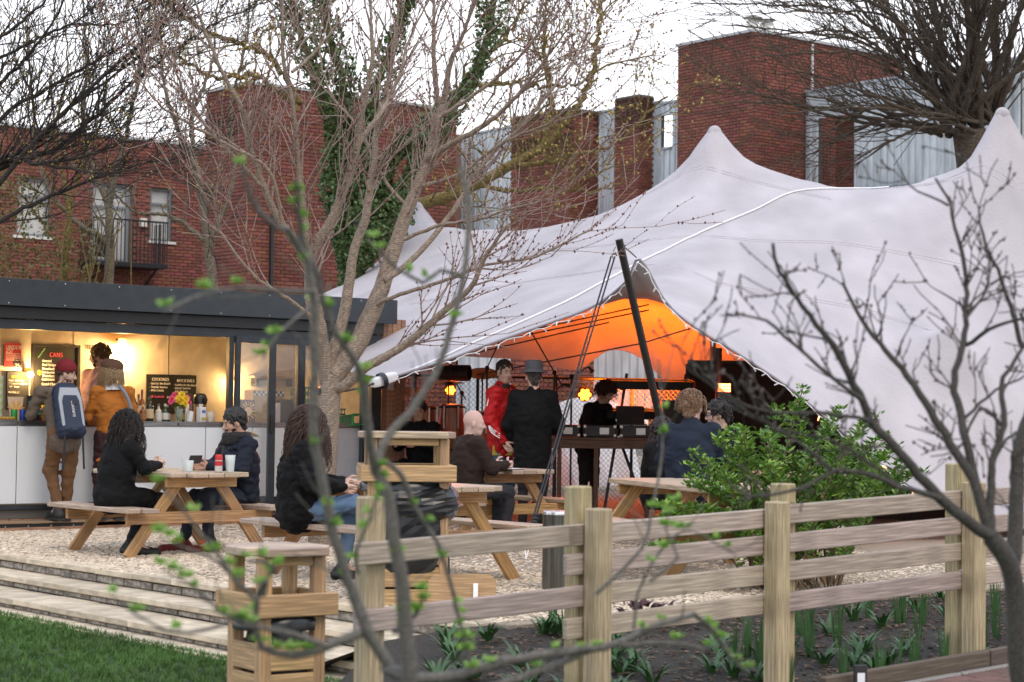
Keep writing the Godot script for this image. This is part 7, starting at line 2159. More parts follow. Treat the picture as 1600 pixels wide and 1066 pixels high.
func trees() -> void:
	var pale := rough_normal(mat("cherry_bark", Color(0.44, 0.34, 0.26), 0.8, "bark", Vector3(2.5, 9, 2.5), 0, true), "bark", 0.06, 0.6)
	var twiggy := mat("cherry_twig", Color(0.34, 0.26, 0.22), 0.8)
	var budr := mat("cherry_bud", Color(0.16, 0.06, 0.05), 0.7)
	tree("cherry_tree", "multi limbed budding cherry tree rising beside the kiosk corner", MAIN_LIMBS, 1, pale, budr, {"wiggle": 0.13, "rise": 0.05, "thin": 0.003, "bud": 0.0095, "many": 0.7, "fork": 3, "spread": 0.75, "per": 8.5, "len": 0.8, "twig": 0.011, "depth": 1, "knot": 0.006, "start": 0.3, "twig_bark": twiggy})
	var olive := mat("olive_bark", Color(0.2, 0.16, 0.08), 0.9, "bark", Vector3(2, 4, 2), 0, true)
	var iv := tree("ivy_tree", "tall bare tree with stems wrapped in dark green ivy", IVY_LIMBS, 1, olive, budr, {"wiggle": 0.25, "rise": 0.03, "thin": 0.006, "bud": 0.0, "many": 0.0, "fork": 3, "spread": 1.0, "per": 3.0, "len": 1.2, "twig": 0.02, "depth": 1, "knot": 0.02, "start": 0.4})
	var ig := Geo.new()
	for l in IVY_LIMBS:
		var lr := limb_points(l)
		var pts: PackedVector3Array = lr[0]
		for k in pts.size() - 1:
			var dens := 130 if pts[k].y < 5.5 else 48
			for j in dens:
				var t := rng.randf()
				var an := rng.randf() * TAU
				var o := Vector3(cos(an), rng.randf_range(-0.3, 0.3), sin(an))
				var thick := (0.2 + 0.11 * sin(pts[k].y * 3.0 + pts[k].x * 2.0)) * clampf(1.2 - (pts[k].y - 3.0) * 0.1, 0.6, 1.4) + 0.05 * rng.randf()
				leaf(ig, pts[k].lerp(pts[k + 1], t) + o * thick * sqrt(rng.randf()), any_basis(), rng.randf_range(0.05, 0.09), 0.035)
	var ivm := mat("ivy_leaf", Color(0.13, 0.21, 0.065), 0.5, "blotch", Vector3(3, 3, 3), 0, true)
	var ivy_part := geo_part(iv, "ivy", ig, ivm, Transform3D(Basis(), -iv.position))
	ivy_part.set_meta("kind", "stuff")
	var mossy := mat("mossy_bark", Color(0.27, 0.2, 0.065), 0.9, "bark", Vector3(2, 3, 2), 0, true)
	var catkin := mat("catkin", Color(0.4, 0.28, 0.08), 0.8)
	tree("twisted_willow", "bare twisted willow with mossy yellow limbs and curling twigs", WILLOW_LIMBS, 0, mossy, catkin, {"wiggle": 0.42, "rise": 0.06, "thin": 0.0055, "bud": 0.02, "many": 0.16, "fork": 3, "spread": 1.1, "per": 4.0, "len": 1.15, "twig": 0.022, "depth": 2, "knot": 0.04, "start": 0.25})
	var sooty := mat("dark_bark", Color(0.085, 0.066, 0.055), 0.9, "bark", Vector3(2, 3, 2), 0, true)
	tree("dark_tree", "dark bare tree fanning its branches in from beside the kiosk", DARK_LIMBS, 0, sooty, catkin, {"wiggle": 0.18, "rise": 0.03, "thin": 0.005, "bud": 0.012, "many": 0.08, "fork": 3, "spread": 0.75, "per": 5.0, "len": 0.95, "twig": 0.014, "depth": 2, "knot": 0.015, "start": 0.25})
	var shoot := mat("shoot_bark", Color(0.12, 0.09, 0.065), 0.9, "bark", Vector3(1.5, 3, 1.5), 0, true)
	tree("pollard_tree", "pollarded tree with a thick head of long upright shoots behind the tent", POLLARD_LIMBS, 1, shoot, catkin, {"wiggle": 0.1, "rise": 0.04, "thin": 0.008, "bud": 0.0, "many": 0.0, "fork": 2, "spread": 0.6, "per": 3.4, "len": 1.6, "twig": 0.02, "depth": 1, "knot": 0.02, "start": 0.1})
	var grey := mat("grey_bark", Color(0.25, 0.21, 0.15), 0.9, "bark", Vector3(2, 4, 2), 0, true)
	var yq := {"wiggle": 0.22, "rise": 0.06, "thin": 0.006, "bud": 0.014, "many": 0.12, "fork": 3, "spread": 0.9, "per": 3.0, "len": 1.15, "twig": 0.02, "depth": 1, "knot": 0.02, "start": 0.2}
	tree("bare_tree", "slim bare tree standing in front of the balcony", BACK_A_LIMBS, 0, grey, catkin, yq)
	tree("bare_tree", "slim bare tree between the balcony house and the large brick block", BACK_B_LIMBS, 0, grey, catkin, yq)
	tree("bare_tree", "slim mossy bare tree left of the balcony", BACK_C_LIMBS, 0, mossy, catkin, yq)
	hedge()
	# saplings near the lawn
	var sap := mat("sapling_bark", Color(0.2, 0.185, 0.16), 0.85, "bark", Vector3(8, 16, 8), 0, true)
	var fresh := mat("fresh_leaf", Color(0.22, 0.34, 0.08), 0.55)
	fresh.backlight_enabled = true
	fresh.backlight = Color(0.3, 0.5, 0.12)
	var a := tree("young_tree", "young tree breaking into pale green leaf in front of the bins", SAPLING_A_LIMBS, 1, sap, fresh, {"wiggle": 0.2, "rise": 0.05, "thin": 0.0015, "bud": 0.0, "many": 0.0, "fork": 1, "spread": 1.0, "per": 8.0, "len": 0.13, "twig": 0.003, "depth": 0, "knot": 0.002, "start": 0.2})
	buds_on(a, SAPLING_A_LIMBS, fresh, 150)
	tree("young_tree", "young grey tree with knobbly spurs in front of the fence's end", SAPLING_B_LIMBS, 1, mat("sapling_dark", Color(0.095, 0.085, 0.072), 0.85, "bark", Vector3(8, 16, 8), 0, true), mat("grey_bud", Color(0.12, 0.09, 0.08), 0.8), {"wiggle": 0.25, "rise": 0.05, "thin": 0.002, "bud": 0.005, "many": 0.3, "fork": 2, "spread": 1.0, "per": 14.0, "len": 0.17, "twig": 0.0045, "depth": 1, "knot": 0.004, "start": 0.25})
	shrub()


func buds_on(root: Node3D, limbs: Array, m: Material, n: int) -> void:
	for i in n:
		var l := limb_points(limbs[rng.randi() % limbs.size()])
		var pts: PackedVector3Array = l[0]
		var k := rng.randi_range(int(pts.size() * 0.25), pts.size() - 1)
		var g := Geo.new()
		for j in 7:
			leaf(g, Vector3.ZERO, any_basis(), rng.randf_range(0.014, 0.028), 0.008)
		geo_part(root, "leaf_bud", g, m, Transform3D(Basis(), pts[k] + Vector3(rng.randf_range(-0.01, 0.01), 0.012, 0.008) - root.position))


func hedge() -> void:
	var r := thing("hedge", "loose yellow green hedge behind the kiosk's left end", "hedge", Vector3(-8.6, 0, -32.5))
	var g := Geo.new()
	var w := Geo.new()
	for i in 60:
		var p := Vector3(rng.randf_range(-2.0, 2.0), 0, rng.randf_range(-0.5, 0.5))
		w.tube(PackedVector3Array([p, p + Vector3(rng.randf_range(-0.4, 0.4), 2.2, 0), p + Vector3(rng.randf_range(-0.9, 0.9), rng.randf_range(3.4, 4.7), rng.randf_range(-0.3, 0.3))]), PackedFloat32Array([0.03, 0.018, 0.006]), 4)
	for i in 5200:
		var x := rng.randf_range(-2.2, 1.6)
		leaf(g, Vector3(x, rng.randf_range(1.5, 4.9 + 0.4 * sin(x * 4.0)) - 0.35 * maxf(0.0, x), rng.randf_range(-0.6, 0.6)), any_basis(), rng.randf_range(0.05, 0.1), 0.03)
	geo_part(r, "stems", w, mats["mossy_bark"])
	var lf := geo_part(r, "foliage", g, mat("hedge_leaf", Color(0.17, 0.15, 0.035), 0.6, "blotch", Vector3(3, 3, 3), 0, true))
	lf.set_meta("kind", "stuff")


func shrub() -> void:
	var at := Vector3(2.04, -0.1, -14.0)
	var r := thing("leafy_shrub", "bright green leafy shrub growing between the fence and the long table", "shrub", at)
	var w := Geo.new()
	var tips := []
	for i in 60:
		var an := rng.randf() * TAU
		var b := Vector3(cos(an) * 0.28, 0, sin(an) * 0.25)
		var top := Vector3(rng.randf_range(-1.05, 0.9), 0.0, rng.randf_range(-0.5, 0.5))
		top.y = clampf(1.62 - 0.46 * absf(top.x + 0.05) - 0.9 * maxf(0.0, -top.x - 0.4), 0.3, 1.7) * rng.randf_range(0.6, 1.02)
		var mid := (b + top) / 2.0 + Vector3(0, 0.18, 0)
		var pts := smooth_line([b, mid, top], 0.06)
		var rr := PackedFloat32Array()
		for k in pts.size():
			rr.append(lerpf(0.009, 0.003, float(k) / pts.size()))
		w.tube(pts, rr, 5)
		tips.append(pts)
	geo_part(r, "stems", w, mat("shrub_stem", Color(0.14, 0.09, 0.05), 0.8))
	var gs := [Geo.new(), Geo.new(), Geo.new()]
	var one := []
	var shades := []
	for k in 3:
		var lg := Geo.new()
		leaf(lg, Vector3.ZERO, Basis(), 0.056, 0.013 + 0.002 * k)
		one.append(lg.mesh())
		var c: Color = [Color(0.16, 0.31, 0.04), Color(0.27, 0.43, 0.06), Color(0.09, 0.2, 0.03)][k]
		var m := mat("shrub_leaf_%d" % k, c, 0.5, "soft", Vector3(4, 4, 4))
		m.backlight_enabled = true
		m.backlight = Color(0.25, 0.42, 0.06)
		shades.append(m)
	var n := 0
	for pts in tips:
		for k in range(int(pts.size() * 0.3), pts.size()):
			for j in (14 if k > pts.size() * 0.75 else 8):
				var an := rng.randf() * TAU
				var p: Vector3 = pts[k] + Vector3(cos(an), rng.randf_range(-0.4, 0.5), sin(an)) * 0.05 * rng.randf()
				var y := (Vector3(cos(an), rng.randf_range(0.1, 1.3), sin(an))).normalized()
				var x := y.cross(Vector3.UP).normalized()
				var bs := Basis(x, y, x.cross(y)) * Basis(Vector3.UP, rng.randf_range(-0.8, 0.8))
				if p.z > 0.12 and n < 300 and rng.randf() < 0.16:
					var s := rng.randf_range(0.8, 1.2)
					part(r, "leaf", one[rng.randi() % 3], shades[rng.randi() % 3], Transform3D(bs.scaled_local(Vector3.ONE * s), p))
					n += 1
				else:
					leaf(gs[rng.randi() % 3], p, bs, rng.randf_range(0.025, 0.068), rng.randf_range(0.009, 0.017))
	for k in 3:
		geo_part(r, "foliage", gs[k], shades[k]).set_meta("kind", "stuff")


# ---------------------------------------------------------------- people
class Field:   # distances on a grid, meshed as surface nets
	var o: Vector3
	var h: float
	var nx: int
	var ny: int
	var nz: int
	var f := PackedFloat32Array()

	func _init(lo: Vector3, hi: Vector3, cell: float) -> void:
		o = lo
		h = cell
		nx = int((hi.x - lo.x) / h) + 2
		ny = int((hi.y - lo.y) / h) + 2
		nz = int((hi.z - lo.z) / h) + 2
		f.resize(nx * ny * nz)
		f.fill(1.0)

	func put(lo: Vector3, hi: Vector3, k: float, a: Vector3, b: Vector3, ra: float, rb: float, er: Vector3, inv: Basis, mode: int) -> void:
		# mode 0 tapered capsule, 1 ellipsoid of radii er, 2 ellipsoid taken away
		var x0 := maxi(0, int((lo.x - o.x) / h))
		var y0 := maxi(0, int((lo.y - o.y) / h))
		var z0 := maxi(0, int((lo.z - o.z) / h))
		var x1 := mini(nx - 1, int((hi.x - o.x) / h) + 1)
		var y1 := mini(ny - 1, int((hi.y - o.y) / h) + 1)
		var z1 := mini(nz - 1, int((hi.z - o.z) / h) + 1)
		var ba := b - a
		var bb := maxf(ba.length_squared(), 1e-9)
		for z in range(z0, z1 + 1):
			for y in range(y0, y1 + 1):
				var i := (z * ny + y) * nx + x0
				for x in range(x0, x1 + 1):
					var p := o + Vector3(x, y, z) * h
					var d: float
					if mode == 0:
						var pa := p - a
						var t := clampf(pa.dot(ba) / bb, 0.0, 1.0)
						d = (pa - ba * t).length() - ra - (rb - ra) * t
					else:
						var q := inv * (p - a)
						var k0 := (q / er).length()
						var k1 := (q / (er * er)).length()
						d = k0 * (k0 - 1.0) / maxf(k1, 1e-6)
					var e := f[i]
					if mode == 2:
						f[i] = maxf(e, -d)
					else:
						var m := maxf(k - absf(e - d), 0.0) / k
						f[i] = minf(e, d) - m * m * k * 0.25
					i += 1

	func cap(a: Vector3, b: Vector3, ra: float, rb: float, k := 0.04) -> void:
		var r := maxf(ra, rb) + k + 2.0 * h
		put(a.min(b) - Vector3.ONE * r, a.max(b) + Vector3.ONE * r, k, a, b, ra, rb, Vector3.ONE, Basis(), 0)

	func ell(c: Vector3, r: Vector3, k := 0.02, bs := Basis(), mode := 1) -> void:
		var w := maxf(r.x, maxf(r.y, r.z)) + k + 2.0 * h
		put(c - Vector3.ONE * w, c + Vector3.ONE * w, k, c, c, 0, 0, r, bs.inverse(), mode)

	func rumple(amp: float, freq: float, sd: int, squash := Vector3.ONE, ridged := false) -> void:
		var n := FastNoiseLite.new()
		n.seed = sd
		n.frequency = freq
		n.fractal_octaves = 2
		if ridged:
			n.fractal_type = FastNoiseLite.FRACTAL_RIDGED
		var i := 0
		for z in nz:
			for y in ny:
				for x in nx:
					if absf(f[i]) < 0.05:
						f[i] += amp * n.get_noise_3dv(Vector3(x, y, z) * h * squash)
					i += 1

	func cut_below(y: float) -> void:
		var i := 0
		for z in nz:
			for yy in ny:
				for x in nx:
					f[i] = maxf(f[i], y - (o.y + yy * h))
					i += 1

	func into(g: Geo, t := Transform3D()) -> void:
		var sy := nx
		var sz := nx * ny
		var far := h * 9.0
		var id := PackedInt32Array()
		id.resize(f.size())
		id.fill(-1)
		for z in nz - 1:
			for y in ny - 1:
				var i := (z * ny + y) * nx - 1
				for x in nx - 1:
					i += 1
					var a := f[i]
					if a > far or a < -far:
						continue
					var c := [a, f[i + 1], f[i + sy], f[i + sy + 1], f[i + sz], f[i + sz + 1], f[i + sz + sy], f[i + sz + sy + 1]]
					var neg := 0
					for w in c:
						if w < 0.0:
							neg += 1
					if neg == 0 or neg == 8:
						continue
					var s := Vector3.ZERO
					var n := 0
					for e in 12:
						var p: int = [0, 2, 4, 6, 0, 1, 4, 5, 0, 1, 2, 3][e]
						var q: int = p + (1 if e < 4 else 2 if e < 8 else 4)
						var u: float = c[p]
						var v: float = c[q]
						if (u < 0.0) != (v < 0.0):
							var tt := u / (u - v)
							var w := Vector3(p & 1, (p >> 1) & 1, p >> 2)
							w[e / 4] += tt
							s += w
							n += 1
					var gr := Vector3(c[1] + c[3] + c[5] + c[7] - c[0] - c[2] - c[4] - c[6], c[2] + c[3] + c[6] + c[7] - c[0] - c[1] - c[4] - c[5], c[4] + c[5] + c[6] + c[7] - c[0] - c[1] - c[2] - c[3])
					id[i] = g.vert(t * (o + (Vector3(x, y, z) + s / n) * h), (t.basis * gr).normalized())
		for z in range(1, nz - 1):
			for y in range(1, ny - 1):
				var i := (z * ny + y) * nx
				for x in range(1, nx - 1):
					i += 1
					var a := f[i]
					if id[i] < 0:
						continue
					for e in 3:
						var st: int = [1, sy, sz][e]
						var b := f[i + st]
						if (a < 0.0) == (b < 0.0):
							continue
						var s1: int = [sy, sz, 1][e]
						var s2: int = [sz, 1, sy][e]
						var v0 := id[i - s1 - s2]
						var v1 := id[i - s2]
						var v2 := id[i]
						var v3 := id[i - s1]
						if v0 < 0 or v1 < 0 or v3 < 0:
							continue
						if a < 0.0:
							g.tri(v0, v1, v2)
							g.tri(v0, v2, v3)
						else:
							g.tri(v0, v2, v1)
							g.tri(v0, v3, v2)


func bones_mesh(g: Geo, bones: Array, cell: float, amp := 0.0, freq := 6.0, sd := 1, k := 0.05) -> void:
	var lo := Vector3.ONE * 1e9
	var hi := -lo
	for b in bones:
		var r := maxf(b[2], b[3]) + 0.11
		lo = lo.min(b[0] - Vector3.ONE * r).min(b[1] - Vector3.ONE * r)
		hi = hi.max(b[0] + Vector3.ONE * r).max(b[1] + Vector3.ONE * r)
	var fl := Field.new(lo, hi, cell)
	for b in bones:
		fl.cap(b[0], b[1], b[2], b[3], b[4] if b.size() > 4 else k)
	if amp > 0.0:
		fl.rumple(amp, freq, sd, Vector3(0.8, 1.15, 0.8), true)
	fl.into(g)


func two(p: Vector3) -> Array:
	return [Vector3(-p.x, p.y, p.z), p]


func standing() -> Dictionary:
	return {"pel": Vector3(0, 0.94, 0), "chest": Vector3(0, 1.27, 0), "neck": Vector3(0, 1.46, -0.01), "head": Vector3(0, 1.63, 0.02), "sh": two(Vector3(0.175, 1.41, 0)), "el": two(Vector3(0.235, 1.13, -0.03)), "wr": two(Vector3(0.24, 0.88, 0.05)), "hp": two(Vector3(0.085, 0.92, 0)), "kn": two(Vector3(0.1, 0.5, 0.02)), "an": two(Vector3(0.1, 0.09, -0.02)), "toe": two(Vector3(0.12, 0.035, 0.15))}


func seated() -> Dictionary:
	return {"pel": Vector3(0, 0.53, 0), "chest": Vector3(0, 0.83, 0.04), "neck": Vector3(0, 1.0, 0.06), "head": Vector3(0, 1.15, 0.1), "sh": two(Vector3(0.175, 0.95, 0.05)), "el": two(Vector3(0.25, 0.73, 0.16)), "wr": two(Vector3(0.13, 0.76, 0.38)), "hp": two(Vector3(0.09, 0.51, 0.02)), "kn": two(Vector3(0.11, 0.5, 0.42)), "an": two(Vector3(0.1, 0.1, 0.4)), "toe": two(Vector3(0.11, 0.035, 0.57))}


func hand_into(g: Geo, wrist: Vector3, dir: Vector3, palm: Vector3, curl: float, side: float) -> void:
	# local: y along the fingers, z out of the palm, x towards the thumb
	var y := dir.normalized()
	var x := y.cross(palm).normalized() * side
	var z := x.cross(y)
	var lo := Vector3(-0.06, -0.03, -0.03)
	var hi := Vector3(0.085, 0.2, 0.11)
	var f := Field.new(lo, hi, 0.0065)
	f.cap(Vector3(0, -0.02, 0), Vector3(0, 0.02, 0), 0.024, 0.025, 0.02)
	f.cap(Vector3(-0.02, 0.03, 0), Vector3(-0.026, 0.075, 0), 0.018, 0.014, 0.02)
	f.cap(Vector3(0.014, 0.03, 0), Vector3(0.024, 0.08, 0), 0.02, 0.014, 0.02)
	for i in 4:
		var bx := 0.027 - 0.0185 * i
		var ln: float = [0.068, 0.077, 0.071, 0.056][i]
		var p := Vector3(bx, 0.08 - 0.004 * absf(i - 1.3), 0.0)
		var an := curl * 0.6
		for k in 3:
			var q = p + Vector3(0, cos(an), sin(an)) * ln * [0.45, 0.32, 0.26][k]
			f.cap(p, q, 0.0088 - 0.0008 * k, 0.0082 - 0.0008 * k, 0.006)
			p = q
			an += curl
	var tp := Vector3(0.026, 0.025, 0.008)
	var tq := tp + Vector3(0.035, 0.028, 0.014)
	f.cap(tp, tq, 0.0125, 0.0105, 0.012)
	f.cap(tq, tq + Vector3(0.006, 0.03, 0.012), 0.0105, 0.008, 0.006)
	f.into(g, Transform3D(Basis(x * 1.0, y, z), wrist))


func head_into(g: Geo, t: Transform3D, nose := 1.0) -> void:
	var f := Field.new(Vector3(-0.1, -0.19, -0.13), Vector3(0.1, 0.145, 0.14), 0.0085)
	f.ell(Vector3(0, 0.03, -0.014), Vector3(0.075, 0.093, 0.094), 0.02)
	f.ell(Vector3(0, -0.03, 0.018), Vector3(0.059, 0.083, 0.068), 0.03)
	f.cap(Vector3(-0.018, -0.09, 0.05), Vector3(0.018, -0.09, 0.05), 0.024, 0.024, 0.03)
	f.cap(Vector3(-0.03, 0.02, 0.07), Vector3(0.03, 0.02, 0.07), 0.013, 0.013, 0.015)
	for s in [-1.0, 1.0]:
		f.ell(Vector3(s * 0.03, 0.0, 0.09), Vector3(0.015, 0.009, 0.014), 0.006, Basis(), 2)
		f.ell(Vector3(s * 0.029, -0.0, 0.077), Vector3(0.012, 0.009, 0.011), 0.004)
		f.ell(Vector3(s * 0.076, -0.012, -0.006), Vector3(0.011, 0.031, 0.02), 0.008, Basis(Vector3.UP, s * 0.4))
		f.cap(Vector3(s * 0.036, -0.03, 0.06), Vector3(s * 0.03, -0.035, 0.066), 0.018, 0.014, 0.02)
	f.cap(Vector3(0, 0.008, 0.083), Vector3(0, -0.03, 0.102 * nose), 0.009, 0.0125, 0.01)
	f.cap(Vector3(-0.012, -0.036, 0.088), Vector3(0.012, -0.036, 0.088), 0.008, 0.008, 0.008)
	f.cap(Vector3(-0.017, -0.059, 0.077), Vector3(0.017, -0.059, 0.077), 0.0085, 0.0085, 0.008)
	f.cap(Vector3(0, -0.07, -0.025), Vector3(0, -0.18, -0.04), 0.052, 0.056, 0.03)
	f.into(g, t)


func curls(g: Geo, scalp: Array, ln: float, curl: float, rad: float, fall: Vector3) -> void:
	for s in scalp:
		var p: Vector3 = s[0]
		var d: Vector3 = s[1]
		var pts := PackedVector3Array()
		var rr := PackedFloat32Array()
		var n := 12
		var ph := rng.randf() * TAU
		var l := ln * rng.randf_range(0.7, 1.1)
		for i in n:
			var t := float(i) / (n - 1)
			var q := p + d * (0.03 + l * 0.3 * t * (1.0 - t * 0.5)) + fall * l * t * t * 0.9
			q += Vector3(cos(ph + t * 16.0), sin(ph * 2.0 + t * 5.0) * 0.4, sin(ph + t * 16.0)) * curl * (0.3 + t)
			pts.append(q)
			rr.append(rad * (1.0 - 0.6 * t))
		g.tube(pts, rr, 4, true)


func person(q: Dictionary) -> Node3D:
	var j: Dictionary = (seated() if q.pose == "sit" else standing())
	for k in q.get("over", {}):
		j[k] = q.over[k]
	var sc: float = q.get("s", 1.0)
	var r := thing("person", q.label, "person", q.at, Basis(Vector3.UP, deg_to_rad(q.yaw)).scaled(Vector3.ONE * sc), q.get("group", ""))
	var sd: int = q.get("seed", 1)
	var ht := Transform3D(Basis(Vector3.UP, deg_to_rad(q.head[0])) * Basis(Vector3.RIGHT, deg_to_rad(q.head[1])) * Basis(Vector3.BACK, deg_to_rad(q.get("tilt", 0.0))), j.head)
	# body: one skin surface; head and hands on finer grids
	var g := Geo.new()
	var b := [[j.pel, j.chest, 0.06, 0.065], [j.chest, j.neck, 0.06, 0.045], [j.neck, j.head + ht.basis * Vector3(0, -0.1, -0.02), 0.048, 0.046]]
	for s in 2:
		b.append([j.sh[s], j.chest, 0.03, 0.05])
		b.append([j.sh[s], j.el[s], 0.032, 0.028])
		b.append([j.el[s], j.wr[s], 0.027, 0.024])
		b.append([j.hp[s], j.kn[s], 0.06, 0.04])
		b.append([j.kn[s], j.an[s], 0.038, 0.032])
		b.append([j.an[s], j.toe[s], 0.035, 0.028])
		b.append([j.hp[s], j.pel, 0.06, 0.06])
	bones_mesh(g, b, 0.03)
	head_into(g, ht, q.get("nose", 1.0))
	for s in 2:
		if q.has("hands"):
			var hd: Array = q.hands[s]
			hand_into(g, j.wr[s], hd[0], hd[1], hd[2], hd[3] if hd.size() > 3 else (1.0 if s == 0 else -1.0))
		else:
			hand_into(g, j.wr[s], (j.wr[s] - j.el[s]).normalized() + Vector3(0, -0.1, 0.1), Vector3(1 if s == 0 else -1, 0, 0), 0.35, 1.0 if s == 0 else -1.0)
	var skin := mat("skin_%s" % q.skin.to_html(false), q.skin, 0.55)
	skin.subsurf_scatter_enabled = true
	skin.subsurf_scatter_strength = 0.12
	var body := geo_part(r, "body", g, skin)
	# eyes, brows, mouth
	var eg := Geo.new()
	for s in [-1.0, 1.0]:
		eg.ball(ht * Vector3(s * 0.03, 0.001, 0.0835), Vector3(0.008, 0.0045, 0.006), 8, 6, ht.basis)
	geo_part(body, "eyes", eg, mat("eye_dark", Color(0.03, 0.02, 0.015), 0.2))
	var mg := Geo.new()
	mg.tube(PackedVector3Array([ht * Vector3(-0.02, -0.06, 0.08), ht * Vector3(0, -0.06, 0.0875), ht * Vector3(0.02, -0.06, 0.08)]), PackedFloat32Array([0.002, 0.0045, 0.002]), 6)
	geo_part(body, "lips", mg, mat("lip_%s" % q.skin.to_html(false), Color(q.skin.r * 0.75, q.skin.g * 0.42, q.skin.b * 0.42), 0.5))
	# clothes
	var tp: Dictionary = q.top
	var w: float = tp.get("puff", 0.0)
	var c := []
	var hem: float = tp.get("hem", 0.06)
	var dn: Vector3 = (j.pel - j.chest).normalized()
	var lo: Vector3 = j.pel + dn * hem
	if q.pose == "sit":
		lo = j.pel + Vector3(0, -0.02, 0.02)
	var ax := Vector3(0.066, 0, 0)
	for s in [-1.0, 1.0]:
		c.append([lo + ax * s * 1.05, j.chest + ax * s * 1.15 - Vector3(0, 0.06, 0), 0.098 + w, 0.1 + w, 0.1])
		c.append([j.chest + ax * s - Vector3(0, 0.06, 0), j.chest + ax * s * 0.95 + Vector3(0, 0.07, 0), 0.1 + w, 0.082 + w, 0.1])
	c.append([lo, j.chest, 0.1 + w, 0.1 + w, 0.1])
	c.append([j.sh[0], j.sh[1], 0.062 + w * 0.6, 0.062 + w * 0.6, 0.05])
	c.append([j.neck - Vector3(0, 0.06, 0), j.neck + Vector3(0, 0.0 + tp.get("collar", 0.0), -0.005), 0.085, 0.066 + tp.get("collar", 0.0) * 0.3, 0.04])
	for s in 2:
		var e: Vector3 = j.wr[s].lerp(j.el[s], 0.06)
		c.append([j.sh[s], j.el[s], 0.068 + w * 0.7, 0.054 + w * 0.7, 0.04])
		c.append([j.el[s], e, 0.054 + w * 0.7, 0.042 + w * 0.4, 0.03])
	if q.pose == "sit" and tp.get("skirt", 0.0) > 0.0:
		for s in 2:
			c.append([j.hp[s] + Vector3(0, 0.01, 0), j.hp[s].lerp(j.kn[s], tp.skirt), 0.115, 0.105, 0.06])
	var cg := Geo.new()
	bones_mesh(cg, c, 0.015, tp.get("fold", 0.02) * 0.62, tp.get("freq", 6.0), sd)
	var cm: StandardMaterial3D = mat("cloth_%s" % tp.color.to_html(false), tp.color, tp.get("rough", 0.85), "weave", Vector3(4, 4, 4))
	cm.metallic_specular = 0.3
	if tp.color.get_luminance() > 0.08:
		cm.rim_enabled = true
		cm.rim = 0.2
	var top := geo_part(r, tp.get("name", "jacket"), cg, cm)
	# legs
	var lg: Dictionary = q.legs
	var lw: float = lg.get("wide", 0.0)
	var t := [[j.pel + Vector3(-0.05, 0.02, -0.01), j.pel + Vector3(0.05, 0.02, -0.01), 0.095, 0.095, 0.05]]
	for s in 2:
		t.append([j.hp[s], j.kn[s], 0.098 + lw * 0.5, 0.068 + lw, 0.04])
		t.append([j.kn[s], j.an[s].lerp(j.kn[s], 0.03), 0.066 + lw, 0.05 + lw, 0.03])
	var tg := Geo.new()
	bones_mesh(tg, t, 0.016, 0.016, 6.0, sd + 5)
	geo_part(r, lg.get("name", "trousers"), tg, mat("cloth_%s" % lg.color.to_html(false), lg.color, 0.85, "weave", Vector3(4, 4, 4)))
	# shoes
	for s in 2:
		var sg := Geo.new()
		var d: Vector3 = (j.toe[s] - j.an[s])
		d.y = 0.0
		d = d.normalized()
		var heel: Vector3 = j.an[s] - d * 0.045
		heel.y = j.toe[s].y
		bones_mesh(sg, [[heel + Vector3(0, 0.01, 0), j.toe[s] + d * 0.03, 0.045, 0.04], [heel + d * 0.04 + Vector3(0, 0.03, 0), j.an[s] + Vector3(0, 0.01, 0), 0.046, 0.044]], 0.014)
		var shoe := geo_part(r, "shoe", sg, mat("shoe_%s" % q.shoe.to_html(false), q.shoe, 0.6))
		var so := Geo.new()
		so.bar(heel - Vector3(0, 0.028, 0) - d * 0.03, j.toe[s] + d * 0.06 - Vector3(0, 0.028, 0), 0.022, 0.09)
		geo_part(shoe, "sole", so, mat("shoe_sole", Color(0.03, 0.03, 0.03), 0.8))
	# hair
	if q.has("hair"):
		var hr: Array = q.hair
		var f := Field.new(Vector3(-0.16, -0.42, -0.2), Vector3(0.16, 0.17, 0.15), 0.011)
		var vol: float = hr[2]
		f.ell(Vector3(0, 0.04, -0.022), Vector3(0.084, 0.094, 0.1) + Vector3.ONE * vol, 0.02)
		if hr[0] == "long":
			for s in [-1.0, 0.0, 1.0]:
				f.cap(Vector3(s * 0.06, 0.02, -0.05), Vector3(s * 0.1, -0.16, -0.06), 0.055 + vol, 0.06 + vol, 0.04)
				f.cap(Vector3(s * 0.1, -0.16, -0.06), Vector3(s * 0.11, -0.28 - 0.04 * absf(s), -0.05), 0.06 + vol, 0.035, 0.04)
		else:
			f.cap(Vector3(0, 0.0, -0.06), Vector3(0, -0.06, -0.065), 0.062, 0.045, 0.03)
		f.ell(Vector3(0, -0.05, 0.075), Vector3(0.064 + (0.01 if hr[0] == "long" else 0.02), 0.1, 0.07), 0.02, Basis(), 2)
		if hr[0] != "long":
			f.ell(Vector3(0, -0.06, 0.02), Vector3(0.12, 0.055, 0.05), 0.02, Basis(), 2)
		f.rumple(0.03 if hr[0] == "long" else 0.022, 28.0, sd + 9, Vector3(1, 0.7, 1))
		var hg := Geo.new()
		f.into(hg, ht)
		if hr.size() > 3:   # curls or strands hanging from the scalp
			var scalp := []
			for i in hr[3]:
				var th := rng.randf_range(hr[7] if hr.size() > 7 else 0.1, 1.9)
				var an := rng.randf_range(-2.4, 2.4) - PI / 2.0
				var d := Vector3(sin(th) * cos(an), cos(th), sin(th) * sin(an))
				scalp.append([ht * (Vector3(0, 0.03, -0.03) + d * (0.08 + vol)), ht.basis * d])
			curls(hg, scalp, hr[4], hr[5], hr[6], Vector3(0, -1, 0))
		geo_part(r, "hair", hg, mat("hair_%s" % hr[1].to_html(false), hr[1], 0.55, "grain", Vector3(18, 5, 18)))
		var bg := Geo.new()
